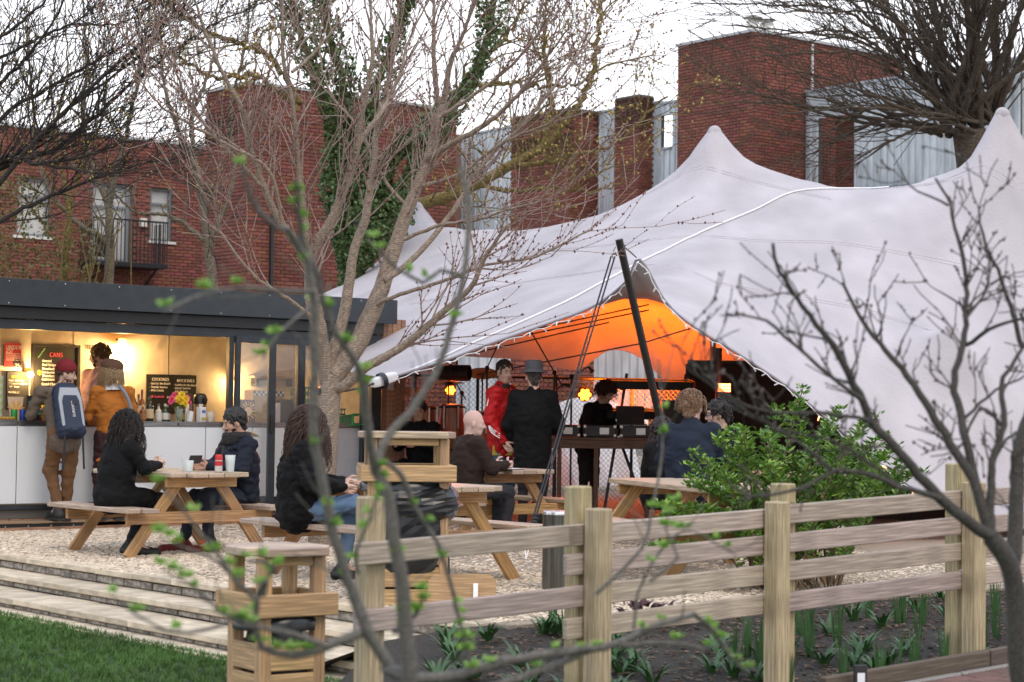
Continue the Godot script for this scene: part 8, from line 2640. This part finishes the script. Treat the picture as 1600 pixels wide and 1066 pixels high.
		for s in [-1.0, 1.0]:
			bg.tube(PackedVector3Array([ht * Vector3(s * 0.014, 0.019, 0.088), ht * Vector3(s * 0.032, 0.023, 0.083), ht * Vector3(s * 0.047, 0.015, 0.07)]), PackedFloat32Array([0.004, 0.005, 0.002]), 5)
		geo_part(body, "eyebrows", bg, mats["hair_%s" % hr[1].to_html(false)])
	if q.has("beard"):
		var f := Field.new(Vector3(-0.09, -0.15, -0.04), Vector3(0.09, 0.02, 0.13), 0.007)
		f.ell(Vector3(0, -0.034, 0.018), Vector3(0.0605, 0.0835, 0.0695), 0.02)
		f.cap(Vector3(-0.018, -0.09, 0.05), Vector3(0.018, -0.09, 0.05), 0.0265, 0.0265, 0.02)
		f.cap(Vector3(-0.022, -0.045, 0.082), Vector3(0.022, -0.045, 0.082), 0.008, 0.008, 0.01)
		f.ell(Vector3(0, 0.03, 0.06), Vector3(0.11, 0.072, 0.13), 0.01, Basis(), 2)
		f.ell(Vector3(0, -0.06, 0.095), Vector3(0.018, 0.008, 0.02), 0.01, Basis(), 2)
		f.rumple(0.004, 40.0, 3)
		var bg := Geo.new()
		f.into(bg, ht)
		geo_part(r, "beard", bg, mat("beard_%s" % q.beard.to_html(false), q.beard, 0.8))
	r.set_meta("head_at", ht)
	return r


func hat(r: Node3D, called: String, c: Color, prof: PackedVector2Array, tilt: Vector3, squash := Vector3.ONE) -> void:
	var ht: Transform3D = r.get_meta("head_at")
	var g := Geo.new()
	g.lathe(prof, 24, ht * Transform3D(Basis.from_euler(tilt).scaled_local(squash), Vector3(0, 0.055, -0.015)))
	geo_part(r, called, g, mat("hat_%s" % c.to_html(false), c, 0.9, "weave", Vector3(6, 6, 6)))


func people() -> void:
	var fair := Color(0.56, 0.36, 0.28)
	var tan_ := Color(0.46, 0.27, 0.19)
	var black := Color(0.008, 0.008, 0.009)
	# customer with a backpack
	var p := person({"label": "person in maroon beanie and brown trousers leaning on the kiosk counter", "at": kiosk_point(0.58, 0.087, -0.06), "yaw": 214.0, "pose": "stand", "s": 1.0, "head": [-118.0, 8.0], "skin": fair, "seed": 3, "beard": Color(0.12, 0.06, 0.035),
		"over": {"pel": Vector3(0, 0.9, -0.2), "chest": Vector3(-0.03, 1.2, -0.04), "neck": Vector3(-0.08, 1.37, 0.05), "head": Vector3(-0.13, 1.51, 0.11), "sh": [Vector3(-0.18, 1.32, 0.02), Vector3(0.18, 1.32, 0.02)], "el": [Vector3(-0.26, 1.06, 0.02), Vector3(0.25, 1.08, 0.1)], "wr": [Vector3(-0.2, 0.88, 0.02), Vector3(0.15, 1.06, 0.3)], "hp": [Vector3(-0.085, 0.88, -0.2), Vector3(0.085, 0.88, -0.2)], "kn": [Vector3(-0.09, 0.49, -0.1), Vector3(0.08, 0.52, -0.05)], "an": [Vector3(-0.1, 0.09, -0.02), Vector3(0.02, 0.14, -0.12)], "toe": [Vector3(-0.13, 0.035, 0.13), Vector3(0.03, 0.05, 0.03)]},
		"top": {"name": "sweater", "color": Color(0.17, 0.13, 0.1), "hem": 0.1, "puff": 0.0, "fold": 0.02}, "legs": {"color": Color(0.19, 0.09, 0.035), "wide": 0.008}, "shoe": Color(0.02, 0.018, 0.018), "hair": ["short", Color(0.12, 0.06, 0.035), 0.0]})
	hat(p, "beanie", Color(0.22, 0.012, 0.02), PackedVector2Array([Vector2(0.096, -0.03), Vector2(0.103, -0.015), Vector2(0.103, 0.02), Vector2(0.096, 0.04), Vector2(0.08, 0.075), Vector2(0.045, 0.1), Vector2(0.001, 0.11)]), Vector3(-0.2, 0, 0), Vector3(0.95, 1, 1.08))
	backpack(p)
	# customer in the orange jacket
	p = person({"label": "person in orange corduroy jacket and brown beret at the kiosk counter", "at": kiosk_point(1.16, 0.087, 0.02), "yaw": 205.0, "pose": "stand", "s": 0.95, "head": [-25.0, 0.0], "skin": fair, "seed": 8,
		"over": {"head": Vector3(0.0, 1.6, 0.06), "neck": Vector3(0, 1.44, 0.02), "el": [Vector3(-0.25, 1.13, 0.05), Vector3(0.25, 1.13, 0.06)], "wr": [Vector3(-0.16, 1.03, 0.27), Vector3(0.16, 1.05, 0.28)]},
		"top": {"color": Color(0.5, 0.17, 0.03), "hem": 0.2, "puff": 0.0, "fold": 0.024, "freq": 5.0}, "legs": {"color": Color(0.045, 0.012, 0.014), "wide": 0.035}, "shoe": Color(0.03, 0.02, 0.02), "hair": ["short", Color(0.42, 0.28, 0.15), 0.004, 420, 0.17, 0.014, 0.005, 1.05]})
	hat(p, "beret", Color(0.1, 0.042, 0.022), PackedVector2Array([Vector2(0.09, 0.0), Vector2(0.125, 0.03), Vector2(0.13, 0.055), Vector2(0.11, 0.085), Vector2(0.06, 0.105), Vector2(0.001, 0.11)]), Vector3(-0.35, 0, 0.2))
	trims(p, "orange")
	# barman
	p = person({"label": "bearded person in pink hoodie serving behind the kiosk counter", "at": kiosk_point(1.66, 0.2, -1.25), "yaw": -38.0, "pose": "stand", "s": 1.0, "head": [-48.0, 8.0], "skin": tan_, "seed": 12, "beard": Color(0.06, 0.03, 0.018),
		"over": {"wr": [Vector3(-0.2, 0.98, 0.25), Vector3(0.2, 0.98, 0.25)], "el": [Vector3(-0.25, 1.12, 0.0), Vector3(0.25, 1.12, 0.0)]},
		"top": {"name": "hoodie", "color": Color(0.55, 0.33, 0.34), "hem": 0.1, "puff": 0.02, "collar": 0.04}, "legs": {"color": Color(0.03, 0.035, 0.05)}, "shoe": black, "hair": ["short", Color(0.1, 0.05, 0.022), 0.006, 90, 0.05, 0.012, 0.006]})
	# couple at the table by the kiosk
	p = person({"label": "person with long dark wavy hair in black coat, hands clasped on the table", "at": S(7.8, -0.02, 14.95), "yaw": 129.0, "pose": "sit", "s": 0.98, "head": [14.0, 6.0], "skin": fair, "seed": 15,
		"over": {"el": [Vector3(-0.24, 0.78, 0.2), Vector3(0.24, 0.78, 0.2)], "wr": [Vector3(-0.07, 0.8, 0.43), Vector3(0.07, 0.8, 0.43)], "chest": Vector3(0, 0.83, 0.07), "neck": Vector3(0, 1.0, 0.12), "head": Vector3(0, 1.14, 0.17), "sh": [Vector3(-0.17, 0.95, 0.1), Vector3(0.17, 0.95, 0.1)], "an": [Vector3(-0.1, 0.1, 0.22), Vector3(0.1, 0.1, 0.25)], "toe": [Vector3(-0.1, 0.04, 0.38), Vector3(0.1, 0.04, 0.42)]},
		"hands": [[Vector3(0.55, 0.12, 0.8), Vector3(0.8, 0, -0.5), 0.75], [Vector3(-0.55, 0.12, 0.8), Vector3(-0.8, 0, -0.5), 0.75]],
		"top": {"name": "coat", "color": black, "puff": 0.012, "skirt": 0.7, "fold": 0.02}, "legs": {"color": Color(0.01, 0.01, 0.012)}, "shoe": Color(0.015, 0.015, 0.015), "hair": ["long", Color(0.02, 0.012, 0.009), 0.0, 420, 0.4, 0.013, 0.0035]})
	p = person({"label": "bearded person in navy coat and patterned scarf facing the black coated one", "at": S(9.12, -0.02, 14.98), "yaw": -55.0, "pose": "sit", "s": 1.0, "head": [-6.0, 14.0], "skin": tan_, "seed": 18, "nose": 1.08, "beard": Color(0.02, 0.012, 0.009),
		"over": {"el": [Vector3(-0.27, 0.74, 0.15), Vector3(0.27, 0.74, 0.15)], "wr": [Vector3(-0.12, 0.77, 0.38), Vector3(0.1, 0.77, 0.38)], "an": [Vector3(-0.14, 0.1, 0.5), Vector3(0.1, 0.1, 0.36)], "toe": [Vector3(-0.15, 0.04, 0.67), Vector3(0.11, 0.04, 0.53)]},
		"top": {"color": Color(0.009, 0.013, 0.025), "puff": 0.03, "fold": 0.028, "freq": 6.0, "rough": 0.6}, "legs": {"color": Color(0.02, 0.03, 0.05)}, "shoe": Color(0.16, 0.016, 0.01), "hair": ["short", Color(0.012, 0.01, 0.009), 0.006]})
	trims(p, "scarf")
	# curly haired sitter
	p = person({"label": "person with long curly brown hair, black puffer jacket and blue jeans", "at": S(7.78, -0.01, 12.05), "yaw": 100.0, "pose": "sit", "s": 1.0, "head": [48.0, 0.0], "skin": fair, "seed": 21,
		"over": {"kn": [Vector3(-0.05, 0.58, 0.42), Vector3(0.09, 0.5, 0.42)], "an": [Vector3(0.14, 0.34, 0.62), Vector3(0.06, 0.1, 0.36)], "toe": [Vector3(0.22, 0.28, 0.78), Vector3(0.06, 0.04, 0.53)], "el": [Vector3(-0.26, 0.74, 0.1), Vector3(0.26, 0.74, 0.12)], "wr": [Vector3(-0.14, 0.7, 0.33), Vector3(0.14, 0.72, 0.36)]},
		"top": {"color": Color(0.007, 0.0075, 0.009), "puff": 0.034, "fold": 0.03, "freq": 9.0, "rough": 0.55}, "legs": {"name": "jeans", "color": Color(0.14, 0.24, 0.4)}, "shoe": black, "hair": ["long", Color(0.075, 0.038, 0.026), 0.0, 700, 0.38, 0.018, 0.004]})
	# bald sitter
	p = person({"label": "bald person in dark brown sweater seated in profile at the middle table", "at": S(11.12, 0.02, 14.35), "yaw": 118.0, "pose": "sit", "s": 0.98, "head": [-28.0, 4.0], "skin": Color(0.6, 0.4, 0.34), "seed": 24, "top": {"name": "sweater", "color": Color(0.035, 0.022, 0.018), "puff": 0.02}, "legs": {"color": Color(0.02, 0.02, 0.025)}, "shoe": black})
	# standing pair
	p = person({"label": "dark haired person in red sports jacket with white stripes standing by the tent", "at": S(12.98, 0, 16.1), "yaw": 62.0, "pose": "stand", "s": 1.03, "head": [-34.0, 4.0], "skin": fair, "seed": 27, "nose": 1.08,
		"over": {"el": [Vector3(-0.25, 1.14, -0.02), Vector3(0.25, 1.14, -0.02)], "wr": [Vector3(-0.22, 0.92, 0.14), Vector3(0.22, 0.92, 0.14)]},
		"top": {"color": Color(0.5, 0.012, 0.016), "hem": 0.08, "puff": 0.022, "collar": 0.03, "rough": 0.5, "fold": 0.026}, "legs": {"name": "jeans", "color": Color(0.05, 0.1, 0.17)}, "shoe": black, "hair": ["short", Color(0.02, 0.014, 0.01), 0.002]})
	trims(p, "red")
	p = person({"label": "person in long black coat and grey trilby seen from behind", "at": S(13.0, 0, 15.62), "yaw": 168.0, "pose": "stand", "s": 1.0, "head": [14.0, 2.0], "skin": fair, "seed": 30,
		"over": {"el": [Vector3(-0.26, 1.13, 0.04), Vector3(0.26, 1.13, 0.0)], "wr": [Vector3(-0.17, 1.06, 0.26), Vector3(0.22, 0.9, 0.1)]},
		"top": {"name": "coat", "color": Color(0.008, 0.008, 0.009), "hem": 0.22, "puff": 0.03, "collar": 0.02}, "legs": {"color": Color(0.012, 0.012, 0.013)}, "shoe": black, "hair": ["short", Color(0.06, 0.05, 0.045), 0.0]})
	hat(p, "trilby", Color(0.085, 0.09, 0.105), PackedVector2Array([Vector2(0.09, 0.0), Vector2(0.15, -0.012), Vector2(0.155, 0.0), Vector2(0.105, 0.012), Vector2(0.1, 0.03), Vector2(0.092, 0.1), Vector2(0.07, 0.12), Vector2(0.03, 0.105), Vector2(0.001, 0.1)]), Vector3(-0.05, 0, 0), Vector3(0.95, 1, 1.08))
	# player behind the counter
	p = person({"label": "dark dressed musician with curly hair bending over the gear in red light", "at": Vector3(0.93, 0, -23.45), "yaw": 48.0, "pose": "stand", "s": 0.97, "head": [0.0, 28.0], "skin": fair, "seed": 33,
		"over": {"chest": Vector3(0, 1.26, 0.1), "neck": Vector3(0, 1.42, 0.2), "head": Vector3(0, 1.55, 0.28), "sh": [Vector3(-0.17, 1.36, 0.15), Vector3(0.17, 1.36, 0.15)], "el": [Vector3(-0.24, 1.12, 0.2), Vector3(0.24, 1.12, 0.2)], "wr": [Vector3(-0.12, 1.1, 0.42), Vector3(0.12, 1.1, 0.42)]},
		"top": {"color": Color(0.014, 0.012, 0.012), "puff": 0.015}, "legs": {"color": Color(0.01, 0.01, 0.01)}, "shoe": black, "hair": ["short", Color(0.04, 0.018, 0.014), 0.02, 160, 0.1, 0.016, 0.006]})
	# group at the table under the tent
	p = person({"label": "fair haired person in navy shirt seated with back turned at the shaded table", "at": Vector3(1.56, 0.05, -17.1), "yaw": 162.0, "pose": "sit", "s": 1.1, "head": [-8.0, 2.0], "skin": fair, "seed": 36, "top": {"name": "shirt", "color": Color(0.022, 0.03, 0.05), "puff": 0.02, "collar": 0.02, "fold": 0.026, "freq": 5.0}, "legs": {"color": Color(0.02, 0.02, 0.03)}, "shoe": black, "hair": ["short", Color(0.27, 0.16, 0.09), 0.008, 160, 0.05, 0.008, 0.005]})
	p = person({"label": "person with long dark hair half hidden behind the navy shirted sitter", "at": Vector3(1.36, -0.02, -18.5), "yaw": 60.0, "pose": "sit", "s": 0.98, "head": [50.0, 0.0], "skin": fair, "seed": 39, "top": {"color": black, "puff": 0.015}, "legs": {"color": black}, "shoe": black, "hair": ["long", Color(0.02, 0.012, 0.01), 0.0]})
	p = person({"label": "dark haired person in glasses facing the navy shirted sitter", "at": Vector3(2.02, 0.06, -18.35), "yaw": -60.0, "pose": "sit", "s": 1.04, "head": [-25.0, 6.0], "skin": fair, "seed": 42, "top": {"color": black, "puff": 0.02}, "legs": {"color": black}, "shoe": black, "hair": ["short", Color(0.018, 0.012, 0.01), 0.012, 60, 0.08, 0.01, 0.006]})
	trims(p, "glasses")
	p = person({"label": "shadowy person sitting on the edge of the drum platform", "at": Vector3(-1.02, 0.12, -22.8), "yaw": -30.0, "pose": "sit", "s": 1.0, "head": [20.0, 15.0], "skin": tan_, "seed": 45, "top": {"color": black, "puff": 0.015}, "legs": {"color": black}, "shoe": black, "hair": ["short", Color(0.012, 0.01, 0.01), 0.004]})


func stripe(r: Node3D, called: String, pts: Array, w: float, m: Material) -> void:
	var g := Geo.new()
	var c := smooth_line(pts, 0.03)
	var rr := PackedFloat32Array()
	for i in c.size():
		rr.append(w)
	g.tube(c, rr, 6)
	geo_part(r, called, g, m)


func trims(p: Node3D, kind: String) -> void:
	var ht: Transform3D = p.get_meta("head_at")
	match kind:
		"red":
			var m := mat("stripe_white", Color(0.75, 0.75, 0.75), 0.6)
			for k in 3:
				var o := 0.022 * k
				stripe(p, "stripe", [Vector3(-0.16 - o, 1.47 - o * 0.5, 0.02 - o), Vector3(-0.235 - o * 0.5, 1.4 - o, -0.02), Vector3(-0.285, 1.28 - o, -0.03 + o)], 0.006, m)
				stripe(p, "stripe", [Vector3(-0.3, 1.13 - o, 0.0), Vector3(-0.298, 1.06 - o, 0.03), Vector3(-0.275, 1.0 - o, 0.12)], 0.006, m)
			part(p, "shirt_hem", block(Vector3(0.2, 0.1, 0.02)), mat("hem_yellow", Color(0.4, 0.33, 0.03), 0.8), Transform3D(Basis(Vector3.UP, -1.0), Vector3(-0.13, 0.83, 0.07)))
			var c := Geo.new()
			c.lathe(PackedVector2Array([Vector2(0.075, -0.05), Vector2(0.07, 0.02)]), 16, Transform3D(Basis(), Vector3(0, 1.49, 0.0)))
			geo_part(p, "collar", c, mat("collar_black", Color(0.02, 0.02, 0.02), 0.8))
		"orange":
			var c := Geo.new()
			c.lathe(PackedVector2Array([Vector2(0.12, -0.05), Vector2(0.1, 0.0), Vector2(0.085, 0.03)]), 18, Transform3D(Basis(Vector3.RIGHT, 0.15), Vector3(0, 1.46, 0.01)))
			geo_part(p, "collar", c, mat("fleece_collar", Color(0.6, 0.6, 0.62), 0.95))
			stripe(p, "bag_strap", [Vector3(-0.05, 1.47, -0.12), Vector3(-0.12, 1.36, -0.155), Vector3(-0.17, 1.22, -0.16), Vector3(-0.16, 1.12, -0.16)], 0.02, mat("strap_grey", Color(0.2, 0.22, 0.25), 0.8))
			var o := mat("print_orange", Color(0.55, 0.16, 0.03), 0.8)
			var w := mat("print_cream", Color(0.62, 0.55, 0.48), 0.8)
			for k in 2:
				var x := -0.1 if k == 0 else 0.1
				stripe(p, "print_line", [Vector3(x - 0.1, 0.68, -0.09), Vector3(x - 0.02, 0.65, -0.13), Vector3(x + 0.07, 0.6, -0.11)], 0.006, w)
				stripe(p, "print_band", [Vector3(x - 0.06, 0.71, -0.12), Vector3(x + 0.02, 0.68, -0.135), Vector3(x + 0.08, 0.65, -0.1)], 0.018, o)
				stripe(p, "print_band", [Vector3(x - 0.09, 0.24, -0.06), Vector3(x, 0.22, -0.1), Vector3(x + 0.08, 0.24, -0.06)], 0.022, o)
				stripe(p, "print_line", [Vector3(x - 0.09, 0.29, -0.06), Vector3(x, 0.27, -0.105), Vector3(x + 0.08, 0.3, -0.06)], 0.006, w)
				var rg := []
				for i in 9:
					rg.append(Vector3(x - 0.02 + 0.025 * cos(i * TAU / 8), 0.48 + 0.055 * sin(i * TAU / 8), -0.108))
				stripe(p, "print_ring", rg, 0.005, w)
				stripe(p, "print_drop", [Vector3(x + 0.04, 0.5, -0.1), Vector3(x + 0.045, 0.45, -0.1)], 0.012, o)
		"scarf":
			var g := Geo.new()
			crumpled(g, Vector3(-0.13, 0.93, -0.06), Vector3(0.13, 1.08, 0.2), 0.14, 14)
			geo_part(p, "scarf", g, mat("scarf_dark", Color(0.025, 0.02, 0.02), 0.9, "blotch", Vector3(9, 9, 9)))
			for i in 9:
				stripe(p, "scarf_print", [Vector3(-0.1 + 0.02 * i, 1.03, -0.12), Vector3(-0.09 + 0.022 * i, 1.055 + 0.01 * (i % 2), -0.07), Vector3(-0.1 + 0.02 * i, 1.07, -0.03)], 0.005, mat("scarf_cream", Color(0.4, 0.34, 0.22), 0.9))
			for s in 2:
				stripe(p, "lace", [Vector3(-0.15 + 0.26 * s, 0.1, 0.6 - 0.14 * s), Vector3(-0.15 + 0.26 * s, 0.13, 0.56 - 0.14 * s)], 0.016, mat("lace_orange", Color(0.7, 0.14, 0.03), 0.6))
		"glasses":
			var g := Geo.new()
			for s in [-1.0, 1.0]:
				var rg := PackedVector3Array()
				var rr := PackedFloat32Array()
				for i in 13:
					rg.append(ht * Vector3(s * 0.033 + 0.024 * cos(i * TAU / 12), 0.0 + 0.02 * sin(i * TAU / 12), 0.1))
					rr.append(0.0025)
				g.tube(rg, rr, 5)
				g.rod(ht * Vector3(s * 0.057, 0.0, 0.1), ht * Vector3(s * 0.08, 0.0, 0.0), 0.0025, 5)
			geo_part(p, "glasses", g, mat("glasses_black", Color(0.02, 0.02, 0.02), 0.3))


func backpack(p: Node3D) -> void:
	# hangs on the leaning customer's back
	var t := p.transform * Transform3D(Basis(Vector3.RIGHT, 0.42), Vector3(0, 1.13, -0.31))
	var b := thing("backpack", "large navy and pale grey hiking backpack worn at the kiosk counter", "backpack", t.origin, t.basis.scaled_local(Vector3(0.84, 0.9, 0.84)))
	var navy := mat("pack_navy", Color(0.014, 0.026, 0.06), 0.65, "weave", Vector3(5, 5, 5))
	var g := Geo.new()
	bones_mesh(g, [[Vector3(-0.09, -0.24, 0.02), Vector3(-0.09, 0.22, 0.02), 0.1, 0.09], [Vector3(0.09, -0.24, 0.02), Vector3(0.09, 0.22, 0.02), 0.1, 0.09], [Vector3(-0.07, 0.29, 0.03), Vector3(0.07, 0.29, 0.03), 0.07, 0.07], [Vector3(-0.07, -0.24, -0.04), Vector3(0.07, -0.24, -0.04), 0.08, 0.08]], 0.018, 0.012, 8.0, 4)
	geo_part(b, "sack", g, navy)
	var f := Geo.new()
	f.slab(PackedVector2Array([Vector2(-0.14, -0.22), Vector2(0.14, -0.22), Vector2(0.145, 0.12), Vector2(0.11, 0.25), Vector2(-0.11, 0.25), Vector2(-0.145, 0.12)]), -0.012, 0.012, Transform3D(Basis(Vector3.RIGHT, -PI / 2), Vector3(0, 0, -0.082)))
	geo_part(b, "grey_panel", f, mat("pack_grey", Color(0.42, 0.45, 0.5), 0.7, "weave", Vector3(5, 5, 5)))
	var n := Geo.new()
	n.slab(PackedVector2Array([Vector2(-0.105, -0.23), Vector2(0.105, -0.23), Vector2(0.105, 0.08), Vector2(0.08, 0.15), Vector2(-0.08, 0.15), Vector2(-0.105, 0.08)]), -0.016, 0.016, Transform3D(Basis(Vector3.RIGHT, -PI / 2), Vector3(0, 0, -0.092)))
	geo_part(b, "front_pocket", n, navy)
	letters(b, "lettering", "SURVIVOR", 0.032, Vector3(-0.015, -0.12, -0.112), Basis(Vector3.UP, PI) * Basis(Vector3.BACK, PI / 2), mats["poster_white"])
	part(b, "tab", block(Vector3(0.06, 0.05, 0.012)), mat("pack_black", Color(0.012, 0.012, 0.015), 0.6), Transform3D(Basis(), Vector3(-0.04, 0.06, -0.112)))
	for s in [-1, 1]:
		part(b, "strap", block(Vector3(0.025, 0.42, 0.006), 0.002), mats["pack_black"], Transform3D(Basis(Vector3.BACK, 0.05 * s) * Basis(Vector3.RIGHT, -0.4), Vector3(s * 0.12, -0.48, 0.02)))
		stripe(b, "shoulder_strap", [Vector3(s * 0.08, 0.26, 0.1), Vector3(s * 0.12, 0.25, 0.22), Vector3(s * 0.17, 0.05, 0.32)], 0.022, mats["pack_black"])
	stripe(b, "haul_loop", [Vector3(-0.05, 0.34, 0.0), Vector3(0.0, 0.38, -0.03), Vector3(0.06, 0.33, -0.02)], 0.006, mats["pack_black"])


func _ready() -> void:
	rng.seed = 20240329
	sky_and_camera()
	var t0 := Time.get_ticks_msec()
	var steps := [ground, buildings, table_things, kiosk, tent, fence, furniture, bed_plants, stage, trees, people]
	for s in steps:
		s.call()
